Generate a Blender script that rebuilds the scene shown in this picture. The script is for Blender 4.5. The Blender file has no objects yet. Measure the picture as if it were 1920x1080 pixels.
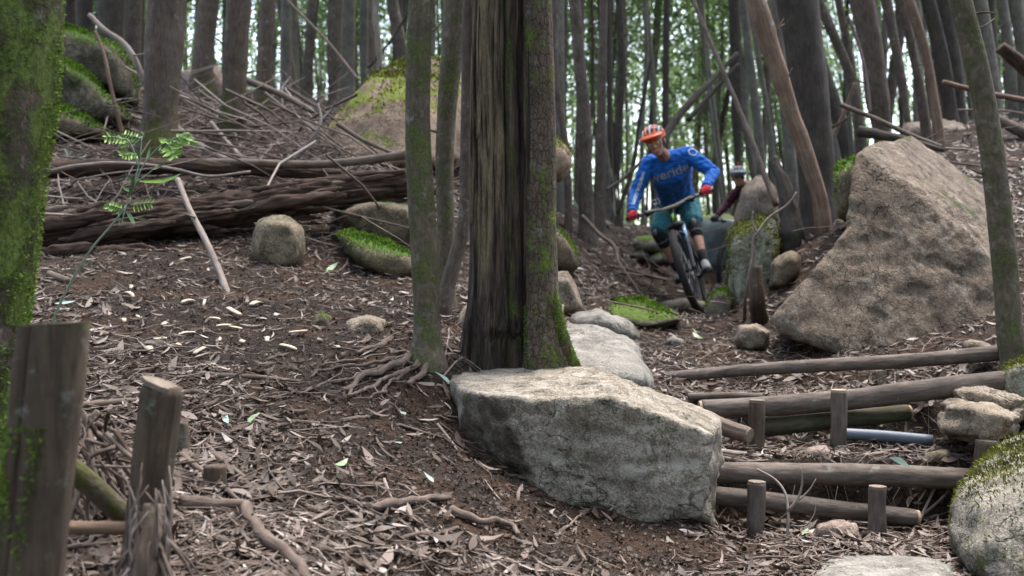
import bpy, bmesh, math, random
import numpy as np
from mathutils import Vector, Matrix, Euler
from mathutils.bvhtree import BVHTree

random.seed(7)
RNG = np.random.default_rng(7)
F = 2059.0                      # focal length in photo pixels (1920 wide)
R = math.radians
scene = bpy.context.scene
COL = scene.collection

# ------------------------------------------------------------------ camera
cam_data = bpy.data.cameras.new('camera')
cam = bpy.data.objects.new('camera', cam_data)
COL.objects.link(cam)
cam.location = (0, 0, 0)
cam.rotation_euler = (R(90), 0, 0)
cam_data.sensor_width = 36.0
cam_data.lens = 36.0 * F / 1920.0
cam_data.clip_start = 0.05
cam_data.clip_end = 600
cam_data.dof.use_dof = True
cam_data.dof.focus_distance = 4.3
cam_data.dof.aperture_fstop = 2.9
cam_data.dof.aperture_blades = 7
scene.camera = cam

# ------------------------------------------------------------------ sky and sun
SUN_EL, SUN_ROT = R(70), R(35)
world = bpy.data.worlds.new('World')
scene.world = world
world.use_nodes = True
wn = world.node_tree
bg = wn.nodes['Background']
sky = wn.nodes.new('ShaderNodeTexSky')
sky.sky_type = 'NISHITA'
sky.sun_disc = False
sky.sun_elevation = SUN_EL
sky.sun_rotation = SUN_ROT
sky.air_density = 1.0
sky.dust_density = 3.0
sky.ozone_density = 0.6
grey = wn.nodes.new('ShaderNodeHueSaturation')      # thin overcast: the blue washed out
grey.inputs['Saturation'].default_value = .75
wn.links.new(sky.outputs[0], grey.inputs['Color'])
wn.links.new(grey.outputs[0], bg.inputs[0])
bg.inputs[1].default_value = 0.10
sun_data = bpy.data.lights.new('sun', 'SUN')
sun = bpy.data.objects.new('sun', sun_data)
COL.objects.link(sun)
sun_data.energy = 0.9
sun_data.angle = R(22)
sun_data.color = (1.0, 0.95, 0.88)
# direction towards the sun, the sky's own convention
_sd = Vector((math.sin(SUN_ROT) * math.cos(SUN_EL), math.cos(SUN_ROT) * math.cos(SUN_EL), math.sin(SUN_EL)))
sun.rotation_euler = (-_sd).to_track_quat('-Z', 'Y').to_euler()
sun.location = (0, 0, 30)

scene.view_settings.view_transform = 'Standard'
scene.view_settings.look = 'None'
scene.view_settings.exposure = 2.95
scene.view_settings.gamma = 1.0
scene.view_settings.use_curve_mapping = False
scene.render.engine = 'CYCLES'
scene.cycles.use_denoising = True
scene.cycles.max_bounces = 6
scene.cycles.diffuse_bounces = 2
scene.cycles.glossy_bounces = 2
scene.cycles.transmission_bounces = 3
scene.cycles.transparent_max_bounces = 4
scene.cycles.volume_bounces = 0
scene.cycles.caustics_reflective = False
scene.cycles.caustics_refractive = False

# ------------------------------------------------------------------ numpy noise
_perm = np.random.default_rng(3).permutation(256)
_perm = np.concatenate([_perm, _perm, _perm])
_grad = np.random.default_rng(4).normal(size=(256, 3))
_grad /= np.linalg.norm(_grad, axis=1)[:, None]

def pnoise(p):
    p = np.asarray(p, float)
    i = np.floor(p).astype(int)
    f = p - i
    u = f * f * f * (f * (f * 6 - 15) + 10)
    i &= 255
    out = 0
    for dx in (0, 1):
        for dy in (0, 1):
            for dz in (0, 1):
                h = _perm[_perm[_perm[i[:, 0] + dx] + i[:, 1] + dy] + i[:, 2] + dz]
                g = _grad[h]
                dot = g[:, 0] * (f[:, 0] - dx) + g[:, 1] * (f[:, 1] - dy) + g[:, 2] * (f[:, 2] - dz)
                w = (u[:, 0] if dx else 1 - u[:, 0]) * (u[:, 1] if dy else 1 - u[:, 1]) * (u[:, 2] if dz else 1 - u[:, 2])
                out = out + dot * w
    return out * 1.5

def fbm(p, octv=4, gain=0.5, lac=2.03):
    p = np.asarray(p, float)
    out = np.zeros(len(p)); a = 1.0
    for k in range(octv):
        out += a * pnoise(p + 17.3 * k)
        p = p * lac; a *= gain
    return out

# ------------------------------------------------------------------ terrain
def PX(px, py, d):
    return ((px - 960) / F * d, d, (540 - py) / F * d)

def W(px, py, d):
    return Vector(PX(px, py, d))

CTRL = [PX(*p) for p in [
    (350, 900, 3.2), (700, 900, 3.4), (500, 780, 3.9), (150, 700, 4.5), (300, 640, 5.0), (600, 700, 4.6),
    (800, 657, 4.95), (860, 675, 4.95), (820, 800, 4.2), (900, 900, 3.75), (1000, 1010, 3.4), (700, 1080, 2.85), (480, 1080, 2.6),
    (1150, 1070, 3.45), (850, 850, 4.35), (930, 905, 4.1), (1010, 965, 3.95), (1150, 1020, 3.85),
    (500, 560, 5.8), (300, 520, 6.0), (150, 500, 6.2), (700, 560, 6.2), (620, 480, 6.9), (400, 465, 6.9), (100, 460, 7.0),
    (100, 300, 8.5), (300, 292, 8.8), (440, 255, 10.2), (600, 290, 9.0), (750, 300, 9.5), (520, 215, 13), (380, 190, 13),
    (120, 255, 9.2), (300, 150, 17), (600, 190, 17), (750, 220, 18), (50, 130, 17), (-300, 250, 9), (-300, 480, 6),
    (850, 560, 6.3), (1000, 570, 6.5), (1060, 600, 6.6), (1100, 500, 8.5), (1080, 430, 11), (1150, 480, 11), (1150, 422, 16), (1100, 405, 20),
    (1130, 690, 5.6), (1230, 690, 5.9), (1250, 630, 7.2), (1310, 590, 9.4), (1240, 535, 10.9), (1318, 583, 10.6), (1360, 600, 8.8), (1440, 610, 7.5), (1400, 650, 6.5), (1500, 645, 6.6),
    (1366, 578, 14.6), (1330, 540, 13.5), (1250, 450, 15), (1300, 430, 20), (1400, 400, 20),
    (1600, 680, 6.0), (1850, 670, 5.9), (1950, 690, 5.5),
    (1480, 450, 8.5), (1540, 440, 9), (1600, 390, 10), (1750, 325, 9.2), (1900, 305, 9.5), (1700, 265, 11.5), (1850, 240, 13), (1900, 220, 17), (1600, 330, 14), (1450, 400, 16), (2200, 330, 9), (2200, 200, 16),
]] + [
    (-1.2, 1.8, -.86), (-.85, 2.15, -.80), (-.5, 1.9, -.84), (0, 2.0, -.88), (.7, 2.6, -.86), (-2.5, 2.5, -.7), (2.5, 2.5, -.95), (1.2, 3.3, -.93), (0, -6, -1.1), (-6, -6, -.9), (6, -6, -.8),
    (2.9, 4.6, -.6), (3.6, 6.0, -.2), (1.0, 3.9, -.90), (1.7, 3.7, -.97),
    (-25, 5, 1.2), (25, 5, 1.6), (-25, 25, 4.0), (0, 28, 1.5), (6, 28, 1.2), (25, 25, 3.4), (-40, 60, 3.0), (0, 60, .2), (40, 60, 2.4), (-60, 120, -1), (0, 120, -3), (60, 120, -1), (-60, -8, 1.5), (60, -8, 1.5)]
CTRL = np.array(CTRL)

def _tk(r2):
    return np.where(r2 > 1e-9, r2 * np.log(r2 + 1e-12), 0.0)

def _warp(xy):
    # work in log distance so that near and far detail weigh alike
    y = np.asarray(xy, float)
    s = 6.0
    r = np.sqrt(y[:, 0] ** 2 + (y[:, 1]) ** 2) + 1e-6
    k = np.log1p(r / s) * s / r
    return y * k[:, None]

_cw = _warp(CTRL[:, :2])
_n = len(_cw)
_K = _tk(((_cw[:, None] - _cw[None]) ** 2).sum(-1)) + np.eye(_n) * 0.12
_P = np.c_[np.ones(_n), _cw]
_A = np.block([[_K, _P], [_P.T, np.zeros((3, 3))]])
_sol = np.linalg.solve(_A, np.r_[CTRL[:, 2], np.zeros(3)])

def sstep(a, b, x):
    t = np.clip((x - a) / (b - a), 0, 1)
    return t * t * (3 - 2 * t)

def tps(x, y):
    q = _warp(np.c_[x, y])
    out = np.empty(len(q))
    for s in range(0, len(q), 20000):
        c = q[s:s + 20000]
        out[s:s + 20000] = _tk(((c[:, None] - _cw[None]) ** 2).sum(-1)) @ _sol[:_n] + _sol[_n] + c @ _sol[_n + 1:]
    return out

def steps_z(y):
    z = np.full(len(y), -.985)
    z += sstep(4.60, 4.68, y) * (.985 - .735)
    z += sstep(4.68, 5.1, y) * .02
    z += sstep(5.20, 5.30, y) * .175
    z += sstep(5.3, 5.7, y) * .03
    z += sstep(5.74, 5.80, y) * .055
    return z

def h0(x, y):
    """terrain without its small relief"""
    x = np.atleast_1d(np.asarray(x, float)); y = np.atleast_1d(np.asarray(y, float))
    z = tps(x, y)
    m = sstep(.70, .88, x - (y - 4.5) * .12) * (1 - sstep(2.15, 2.5, x)) * sstep(3.9, 4.15, y) * (1 - sstep(5.85, 6.15, y))
    return z * (1 - m) + steps_z(y) * m

def h1(x, y):
    x = np.atleast_1d(np.asarray(x, float)); y = np.atleast_1d(np.asarray(y, float))
    z = h0(x, y)
    p = np.c_[x, y, np.zeros(len(x))]
    far = np.clip(y / 14, .55, 1.6)
    z = z + .035 * far * fbm(p * 2.1, 3) + .013 * fbm(p * 9 + 5, 3) + .0035 * fbm(p * 45, 2)
    return z

def H(x, y):
    return float(h1([x], [y])[0])

_DD = np.geomspace(1.4, 90, 1500)
def at(px, py, up=0.0, base=h1):
    """the point where the view through a photo pixel meets the ground"""
    x = (px - 960) / F * _DD
    z = (540 - py) / F * _DD
    g = base(x, _DD) + up
    below = np.nonzero(z < g)[0]
    if len(below) == 0:
        k = len(_DD) - 1
    else:
        k = below[0]
    d = _DD[k]
    return Vector((x[k], d, g[k]))

# ------------------------------------------------------------------ mesh helpers
def mesh(name, verts, faces, mat=None, parent=None, smooth=True, attrs=None, loc=None):
    me = bpy.data.meshes.new(name)
    v = np.asarray(verts, float)
    me.from_pydata(v.tolist(), [], faces if isinstance(faces, list) else faces.tolist())
    if smooth:
        me.polygons.foreach_set('use_smooth', np.ones(len(me.polygons), bool))
    for k, a in (attrs or {}).items():
        a = np.asarray(a, np.float32)
        if a.ndim == 1:
            at_ = me.attributes.new(k, 'FLOAT', 'POINT'); at_.data.foreach_set('value', a)
        else:
            at_ = me.attributes.new(k, 'FLOAT_VECTOR', 'POINT'); at_.data.foreach_set('vector', a.ravel())
    me.update()
    if mat: me.materials.append(mat)
    return link(name, me, parent, loc)

def link(name, me, parent=None, loc=None):
    o = bpy.data.objects.new(name, me)
    COL.objects.link(o)
    if parent is not None: o.parent = parent
    if loc is not None: o.location = loc
    return o

def tag(o, label=None, cat=None, group=None, kind=None):
    if label: o['label'] = label
    if cat: o['category'] = cat
    if group: o['group'] = group
    if kind: o['kind'] = kind
    return o

def thing(name, label, cat, loc=(0, 0, 0), group=None):
    o = bpy.data.objects.new(name, None)
    COL.objects.link(o)
    o.location = loc
    o.empty_display_size = .1
    return tag(o, label, cat, group)

def spline(pts, n):
    """Catmull-Rom through pts (k,m), n samples evenly by chord length"""
    p = np.asarray(pts, float)
    if len(p) == 2:
        t = np.linspace(0, 1, n)[:, None]
        return p[0] * (1 - t) + p[1] * t
    L = np.r_[0, np.cumsum(np.linalg.norm(np.diff(p[:, :3], axis=0), axis=1))]
    h = np.maximum(np.diff(L), 1e-9); sl = np.diff(p, axis=0) / h[:, None]
    m = np.empty_like(p); m[0], m[-1] = sl[0], sl[-1]
    m[1:-1] = (sl[:-1] * h[1:, None] + sl[1:] * h[:-1, None]) / (h[1:] + h[:-1])[:, None]
    s = np.linspace(0, L[-1], n)
    k = np.clip(np.searchsorted(L, s, 'right') - 1, 0, len(p) - 2)
    t = ((s - L[k]) / h[k])[:, None]; H_ = h[k][:, None]
    return (2 * t ** 3 - 3 * t ** 2 + 1) * p[k] + (t ** 3 - 2 * t ** 2 + t) * H_ * m[k] + (3 * t ** 2 - 2 * t ** 3) * p[k + 1] + (t ** 3 - t ** 2) * H_ * m[k + 1]

def tube(path, rad, seg=12, rough=0, rfreq=(6, 3), seed=0, cap=True, ridge=0, ell=None):
    """a swept tube; returns verts, faces, grain"""
    p = np.asarray(path, float); n = len(p)
    r = np.broadcast_to(np.asarray(rad, float), (n,)).copy()
    t = np.gradient(p, axis=0); t /= np.linalg.norm(t, axis=1)[:, None] + 1e-12
    ref = np.array([0, 0, 1.0]) if abs(t[0][2]) < .8 else np.array([0, 1.0, 0])
    u = np.cross(ref, t[0]); u /= np.linalg.norm(u)
    U = np.empty_like(p)
    for i in range(n):
        u = u - t[i] * np.dot(u, t[i]); u /= np.linalg.norm(u) + 1e-12
        U[i] = u
    V = np.cross(t, U)
    th = np.linspace(0, 2 * np.pi, seg, endpoint=False)
    c, s = np.cos(th), np.sin(th)
    L = np.r_[0, np.cumsum(np.linalg.norm(np.diff(p, axis=0), axis=1))]
    rr = np.repeat(r[:, None], seg, 1)
    g = np.stack([rr * c, rr * s, np.repeat(L[:, None], seg, 1)], -1)
    if rough or ridge:
        R0 = r.mean()
        q = np.stack([np.broadcast_to(c, rr.shape) * R0, np.broadcast_to(s, rr.shape) * R0, g[..., 2]], -1).reshape(-1, 3) + seed * 7.7
        if rough:
            rr = rr * (1 + rough * fbm(q * np.array([rfreq[0], rfreq[0], rfreq[1]]), 4).reshape(rr.shape))
        if ridge:
            nn = fbm(q * np.array([45, 45, 3.0]), 3).reshape(rr.shape)
            rr = rr + ridge * (np.abs(nn) * -1.6 + .35)
    ea, eb = ell if ell else (1, 1)
    v = p[:, None] + (rr * c * ea)[..., None] * U[:, None] + (rr * s * eb)[..., None] * V[:, None]
    v = v.reshape(-1, 3); g = g.reshape(-1, 3)
    i = np.arange(n - 1)[:, None] * seg; j = np.arange(seg)[None]; j2 = (j + 1) % seg
    faces = np.stack([i + j, i + j2, i + seg + j2, i + seg + j], -1).reshape(-1, 4).tolist()
    if cap:
        v = np.vstack([v, p[0] - t[0] * r[0] * .05, p[-1] + t[-1] * r[-1] * .05]); g = np.vstack([g, [0, 0, 0], [0, 0, L[-1]]])
        a, b = n * seg, n * seg + 1; o = (n - 1) * seg
        for k in range(seg):
            k2 = (k + 1) % seg
            faces.append([a, k2, k]); faces.append([b, o + k, o + k2])
    return v, faces, g

class MB:
    """gathers shapes into one mesh"""
    def __init__(s): s.v = []; s.f = []; s.g = []; s.n = 0
    def add(s, v, f, g=None):
        v = np.asarray(v, float)
        s.v.append(v); s.f += [[k + s.n for k in q] for q in f]; s.n += len(v)
        s.g.append(np.asarray(g, float) if g is not None else v.copy())
        return s
    def tube(s, path, rad, seg=8, **k): return s.add(*tube(path, rad, seg, **k))
    def box(s, c, size, M=None):
        x, y, z = np.asarray(size) / 2
        v = np.array([[a, b, d] for a in (-x, x) for b in (-y, y) for d in (-z, z)])
        if M is not None: v = v @ np.array(M)[:3, :3].T
        return s.add(v + np.asarray(c, float), [[0, 1, 3, 2], [4, 6, 7, 5], [0, 4, 5, 1], [2, 3, 7, 6], [0, 2, 6, 4], [1, 5, 7, 3]])
    def build(s, name, mat=None, parent=None, smooth=True, loc=None):
        v = np.vstack(s.v); g = np.vstack(s.g)
        if loc is not None and parent is None: v = v - np.asarray(loc)
        return mesh(name, v, s.f, mat, parent, smooth, {'grain': g}, loc if parent is None else None)

def sphere_pts(c, r, n=26):
    k = np.arange(n) + .5
    ph = np.arccos(1 - 2 * k / n); th = np.pi * (1 + 5 ** .5) * k
    return np.asarray(c, float) + np.asarray(r) * np.c_[np.cos(th) * np.sin(ph), np.sin(th) * np.sin(ph), np.cos(ph)]

def hull(pts):
    bm = bmesh.new()
    for p in pts: bm.verts.new(p)
    r = bmesh.ops.convex_hull(bm, input=bm.verts)
    bmesh.ops.delete(bm, geom=list({e for e in r['geom_interior'] + r['geom_unused'] if isinstance(e, bmesh.types.BMVert) and e.is_valid}), context='VERTS')
    bm.verts.index_update()
    v = np.array([x.co[:] for x in bm.verts]); f = [[x.index for x in q.verts] for q in bm.faces]
    bm.free()
    return v, f

def blob(spheres):
    """convex hull of spheres [(centre, radius)]"""
    return hull(np.vstack([sphere_pts(c, r) for c, r in spheres]))

def fuse(name, prims, voxel, mat, parent=None, smooth=6, crinkle=0, cfreq=20, factor=.5):
    """several overlapping closed shapes melted into one continuous skin"""
    vs, fs, n = [], [], 0
    for v, f in prims:
        vs.append(v); fs += [[k + n for k in q] for q in f]; n += len(v)
    me = bpy.data.meshes.new(name)
    me.from_pydata(np.vstack(vs).tolist(), [], fs)
    o = bpy.data.objects.new('work', me); COL.objects.link(o)
    m = o.modifiers.new('r', 'REMESH'); m.mode = 'VOXEL'; m.voxel_size = voxel; m.use_smooth_shade = True
    if smooth:
        m = o.modifiers.new('s', 'SMOOTH'); m.iterations = smooth; m.factor = factor
    dg = bpy.context.evaluated_depsgraph_get()
    me2 = bpy.data.meshes.new_from_object(o.evaluated_get(dg))
    bpy.data.objects.remove(o); bpy.data.meshes.remove(me)
    if crinkle:
        k = len(me2.vertices)
        co = np.empty(k * 3); me2.vertices.foreach_get('co', co); co = co.reshape(-1, 3)
        no = np.empty(k * 3); me2.vertex_normals.foreach_get('vector', no); no = no.reshape(-1, 3)
        q = co * cfreq
        co = co + no * (crinkle * (1 - 2.2 * np.abs(fbm(q * np.array([1, 1, 1.7]), 2))))[:, None]
        me2.vertices.foreach_set('co', co.ravel()); me2.update()
    me2.name = name
    me2.materials.clear()
    if mat: me2.materials.append(mat)
    me2.polygons.foreach_set('use_smooth', np.ones(len(me2.polygons), bool))
    return link(name, me2, parent)

def copy_tree(o, parent=None):
    c = o.copy(); COL.objects.link(c)
    if parent is not None: c.parent = parent
    for ch in o.children: copy_tree(ch, c)
    return c

# ------------------------------------------------------------------ materials
class NB:
    def __init__(s, name):
        s.m = bpy.data.materials.new(name); s.m.use_nodes = True
        s.t = s.m.node_tree; s.b = s.t.nodes['Principled BSDF']
        s.b.inputs['Specular IOR Level'].default_value = .3
    def node(s, typ, ins=None, **props):
        n = s.t.nodes.new(typ)
        for k, v in props.items(): setattr(n, k, v)
        for k, v in (ins or {}).items(): s.set(n.inputs[k], v)
        return n
    def set(s, sock, v):
        if isinstance(v, bpy.types.NodeSocket): s.t.links.new(v, sock)
        elif v is not None:
            if hasattr(sock.default_value, '__len__') and not hasattr(v, '__len__'): v = (v,) * len(sock.default_value)
            if hasattr(v, '__len__') and len(v) == 3 and len(sock.default_value) == 4: v = tuple(v) + (1,)
            sock.default_value = v
    def obj(s): return s.node('ShaderNodeTexCoord').outputs['Object']
    def attr(s, name): return s.node('ShaderNodeAttribute', attribute_name=name)
    def map(s, v, scale=(1, 1, 1), loc=(0, 0, 0)): return s.node('ShaderNodeMapping', {'Vector': v, 'Scale': scale, 'Location': loc}).outputs[0]
    def noise(s, v, scale, detail=4, rough=.55, dist=0.0):
        return s.node('ShaderNodeTexNoise', {'Vector': v, 'Scale': scale, 'Detail': detail, 'Roughness': rough, 'Distortion': dist}).outputs['Fac']
    def voro(s, v, scale, feat='F1'):
        return s.node('ShaderNodeTexVoronoi', {'Vector': v, 'Scale': scale}, feature=feat).outputs['Distance']
    def ramp(s, f, stops):
        n = s.node('ShaderNodeValToRGB', {'Fac': f}); e = n.color_ramp.elements
        while len(e) < len(stops): e.new(.5)
        for el, (p, c) in zip(e, stops):
            el.position = p; el.color = (tuple(c) + (1,)) if hasattr(c, '__len__') else (c, c, c, 1)
        return n.outputs[0]
    def mix(s, f, a, b, mode='MIX'):
        n = s.node('ShaderNodeMix', data_type='RGBA', blend_type=mode)
        s.set(n.inputs[0], f); s.set(n.inputs[6], a); s.set(n.inputs[7], b)
        return n.outputs[2]
    def math(s, op, a, b=None, clamp=False):
        n = s.node('ShaderNodeMath', operation=op, use_clamp=clamp); s.set(n.inputs[0], a)
        if b is not None: s.set(n.inputs[1], b)
        return n.outputs[0]
    def nz(s):
        g = s.node('ShaderNodeNewGeometry'); x = s.node('ShaderNodeSeparateXYZ', {0: g.outputs['Normal']}); return x.outputs[2]
    def z(s, v, ax=2): return s.node('ShaderNodeSeparateXYZ', {0: v}).outputs[ax]
    def bump(s, h, strength=.5, dist=.01, normal=None):
        return s.node('ShaderNodeBump', {'Height': h, 'Strength': strength, 'Distance': dist, 'Normal': normal}).outputs[0]
    def out(s, col=None, rough=None, normal=None, **k):
        if col is not None: s.set(s.b.inputs['Base Color'], col)
        if rough is not None: s.set(s.b.inputs['Roughness'], rough)
        if normal is not None: s.set(s.b.inputs['Normal'], normal)
        for kk, v in k.items(): s.set(s.b.inputs[kk.replace('_', ' ')], v)
        return s.m

MOSS_D, MOSS_L = (.022, .040, .006), (.10, .17, .02)
def moss_col(b, v, dark=MOSS_D, light=MOSS_L, sc=1.0):
    n = b.noise(v, 70 * sc, 4, .8)
    n2 = b.noise(v, 9 * sc, 3)
    c = b.ramp(n, [(.38, dark), (.62, light)])
    return b.mix(b.ramp(n2, [(.35, 0.0), (.7, .6)]), c, [x * .55 for x in light]), n

def bark_mat(name, dark, light, moss=0.0, lichen=0.0, moss_h=None, moss_cols=(MOSS_D, MOSS_L), fine=1.0, bump=.6, plates=False, stretch=.14, lich_col=(.26, .27, .225)):
    """moss: 0..1 share of bark under moss; moss_h: height over which it thins out upwards"""
    b = NB(name)
    g = b.attr('grain').outputs['Vector']
    info = b.node('ShaderNodeObjectInfo').outputs['Random']
    off = b.node('ShaderNodeCombineXYZ', {0: b.math('MULTIPLY', info, 37.0), 1: b.math('MULTIPLY', info, 91.0), 2: 0.0}).outputs[0]
    v = b.node('ShaderNodeVectorMath', {0: g, 1: off}, operation='ADD').outputs[0]
    vs = b.map(v, (1, 1, stretch))
    n1 = b.noise(vs, 55 * fine, 5, .65, .3)
    n2 = b.noise(v, 7, 4, .6)
    col = b.ramp(n1, [(.25, dark), (.5, [(x + y) / 2 for x, y in zip(dark, light)]), (.78, light)])
    col = b.mix(b.ramp(n2, [(.35, 0.0), (.7, .55)]), col, [x * .6 for x in dark])
    h = n1
    if plates:
        vo = b.voro(b.map(v, (1, 1, .45)), 42 * fine, 'DISTANCE_TO_EDGE')
        cr = b.ramp(vo, [(0.0, 0.0), (.12, 1.0)])
        col = b.mix(b.math('MULTIPLY', b.math('SUBTRACT', 1.0, cr), .75), col, [x * .45 for x in dark])
        h = b.math('ADD', b.math('MULTIPLY', cr, .7), n1)
    if lichen:
        ln = b.noise(v, 13, 7, .75)
        f = b.ramp(ln, [(.60 - .16 * lichen, 0.0), (.72 - .12 * lichen, .7)])
        col = b.mix(f, col, lich_col)
    if moss:
        mn = b.noise(v, 8.0, 8, .74)
        if moss_h:
            zz = b.z(g)
            mn = b.math('SUBTRACT', mn, b.math('MULTIPLY', b.math('SUBTRACT', zz, moss_h * .3), .22 / moss_h))
        mf = b.ramp(mn, [(.66 - .32 * moss, 0.0), (.74 - .30 * moss, 1.0)])
        mc, mh = moss_col(b, v, *moss_cols)
        col = b.mix(b.math('MULTIPLY', mf, .82), col, mc)
        h = b.math('ADD', h, b.math('MULTIPLY', b.math('ADD', mh, .5), b.math('MULTIPLY', mf, 1.0)))
    return b.out(col, .9, b.bump(h, bump, .012))

def rock_mat(name, base, dark, light, speck=.5, stain=.5, moss=0.0, mossy_top=.5, scale=1.0, bump=.7, moss_cols=(MOSS_D, MOSS_L), lichen=0.0, lich_col=(.34, .38, .33), strata=0):
    b = NB(name)
    v = b.obj()
    info = b.node('ShaderNodeObjectInfo').outputs['Random']
    off = b.node('ShaderNodeCombineXYZ', {0: b.math('MULTIPLY', info, 53.0), 1: b.math('MULTIPLY', info, 17.0), 2: b.math('MULTIPLY', info, 71.0)}).outputs[0]
    v = b.node('ShaderNodeVectorMath', {0: v, 1: off}, operation='ADD').outputs[0]
    big = b.noise(v, 2.2 * scale, 5, .6)
    mid = b.noise(v, 11 * scale, 6, .7)
    fine = b.noise(v, 120 * scale, 3, .75)
    col = b.ramp(mid, [(.34, dark), (.5, base), (.66, light)])
    col = b.mix(b.ramp(big, [(.4, 0.0), (.65, .6)]), col, base)
    sp = b.ramp(fine, [(.34, .25), (.5, 1.0), (.66, 1.9)])
    col = b.mix(speck, col, b.mix(1.0, col, sp, 'MULTIPLY'))
    if stain:
        sn = b.noise(v, 4.5 * scale, 6, .72, .4)
        col = b.mix(b.ramp(sn, [(.52, 0.0), (.68, stain)]), col, [x * .32 for x in dark])
    if lichen:
        ln = b.noise(v, 6 * scale, 6, .75)
        col = b.mix(b.ramp(ln, [(.60 - .25 * lichen, 0.0), (.66 - .22 * lichen, .85)]), col, lich_col)
    wv = b.node('ShaderNodeVectorMath', {0: v, 1: b.node('ShaderNodeTexNoise', {'Vector': v, 'Scale': 5.0 * scale, 'Detail': 4.0}).outputs['Color']}, operation='ADD').outputs[0]
    cr = b.ramp(b.voro(wv, 1.3 * scale, 'DISTANCE_TO_EDGE'), [(0.0, 1.0), (.012, 0.0)])
    col = b.mix(b.math('MULTIPLY', cr, .6), col, [x * .22 for x in dark])
    bl = b.noise(b.map(v, (1, 1, 1), (7, 3, 5)), 7.5 * scale, 8, .78, .6)
    col = b.mix(b.ramp(bl, [(.56, 0.0), (.59, .75 * stain)]), col, [x * .38 for x in dark])
    pl = b.noise(b.map(v, (1, 1, 1), (3, 9, 1)), 9.0 * scale, 7, .75, .4)
    col = b.mix(b.ramp(pl, [(.60, 0.0), (.64, .45)]), col, light)
    pit = b.noise(v, 34 * scale, 5, .7)
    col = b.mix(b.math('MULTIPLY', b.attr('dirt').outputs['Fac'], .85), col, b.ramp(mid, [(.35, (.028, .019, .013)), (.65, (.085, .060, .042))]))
    h = b.math('ADD', b.math('MULTIPLY', mid, 1.0), b.math('ADD', b.math('MULTIPLY', fine, .3), b.math('SUBTRACT', b.math('MULTIPLY', pit, .8), b.math('MULTIPLY', cr, .5))))
    if moss:
        mn = b.noise(v, 3.6 * scale, 7, .7)
        k = b.math('ADD', mn, b.math('MULTIPLY', b.math('SUBTRACT', b.nz(), .45), .42 * mossy_top))
        mf = b.ramp(k, [(.74 - .36 * moss, 0.0), (.80 - .34 * moss, 1.0)])
        mc, mh = moss_col(b, v, *moss_cols)
        col = b.mix(b.math('MULTIPLY', mf, .92), col, mc)
        h = b.math('ADD', h, b.math('MULTIPLY', b.math('ADD', mh, .4), mf))
    return b.out(col, .9, b.bump(h, bump, .03))

def plain(name, col, rough=.6, metal=0.0, var=.25, scale=30, bump=.0, spec=.4):
    b = NB(name); v = b.obj()
    n = b.noise(v, scale, 4, .6)
    c = b.ramp(n, [(.25, [x * (1 - var) for x in col]), (.75, [min(1, x * (1 + var)) for x in col])])
    b.out(c, rough, b.bump(n, bump, .004) if bump else None, Metallic=metal)
    b.b.inputs['Specular IOR Level'].default_value = spec
    return b.m

def leaf_mat(name, stops, trans=.0, rough=.55):
    """colour from the per-leaf number 'tint'"""
    b = NB(name)
    t = b.attr('tint').outputs['Fac']
    col = b.ramp(t, stops)
    if trans:
        d = b.node('ShaderNodeBsdfTranslucent', {'Color': col})
        b.out(col, rough)
        mx = b.node('ShaderNodeMixShader', {0: trans, 1: b.b.outputs[0], 2: d.outputs[0]})
        o = [n for n in b.t.nodes if n.type == 'OUTPUT_MATERIAL'][0]
        b.t.links.new(mx.outputs[0], o.inputs[0])
        return b.m
    return b.out(col, rough)
# ================================================================== materials of the place
def soil_mat():
    b = NB('soil'); v = b.obj()
    n = b.noise(v, 3.0, 6, .65); f = b.noise(v, 60, 4, .7); m = b.noise(v, 16, 4, .6)
    c = b.ramp(f, [(.3, (.007, .004, .003)), (.5, (.020, .0125, .0085)), (.74, (.062, .040, .028))])
    c = b.mix(b.ramp(n, [(.45, 0.0), (.62, .5)]), c, (.080, .038, .017))
    c = b.mix(b.ramp(m, [(.55, 0.0), (.72, .3)]), c, (.11, .085, .07))
    h = b.math('ADD', f, b.math('MULTIPLY', m, 1.2))
    return b.out(c, .95, b.bump(h, 1.0, .035))
M_SOIL = soil_mat()
M_LITTER = leaf_mat('dry_leaves', [(0.0, (.026, .016, .010)), (.3, (.062, .039, .027)), (.55, (.128, .092, .074)), (.78, (.24, .19, .165)), (.93, (.38, .33, .305)), (1.0, (.58, .53, .46))], .12)
M_TWIG = leaf_mat('dry_twigs', [(0.0, (.05, .034, .026)), (.5, (.17, .13, .11)), (1.0, (.38, .32, .28))], 0, .8)
M_FOLI = leaf_mat('canopy_leaves', [(0.0, (.040, .072, .028)), (.5, (.13, .215, .075)), (1.0, (.27, .38, .15))], .65, .5)
M_BARK = bark_mat('slender_bark', (.050, .038, .028), (.185, .145, .115), moss=.12, lichen=.15, stretch=.35)
M_BARK_FAR = bark_mat('far_bark', (.075, .068, .052), (.235, .215, .175), moss=.10, stretch=.3, bump=.3)
M_BARK_MOSSY = bark_mat('mossy_slender_bark', (.06, .046, .030), (.20, .165, .12), moss=.52, lichen=.25, stretch=.5, moss_cols=((.040, .055, .012), (.12, .15, .04)))
M_BARK_BASEMOSS = bark_mat('bark_mossy_foot', (.055, .040, .030), (.19, .145, .115), moss=.58, moss_h=.9, lichen=.1, stretch=.25, moss_cols=((.035, .040, .006), (.12, .13, .02)))
M_BARK_GREEN = bark_mat('thick_moss_bark', (.045, .032, .024), (.17, .12, .095), moss=.80, lichen=.35, stretch=.4, bump=1.0, moss_cols=((.024, .044, .006), (.15, .225, .028)))
M_BARK_PLATE = bark_mat('plated_bark', (.05, .036, .026), (.19, .14, .105), moss=.48, lichen=.3, plates=True, fine=1.3, moss_cols=((.04, .07, .008), (.17, .24, .03)))
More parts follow.
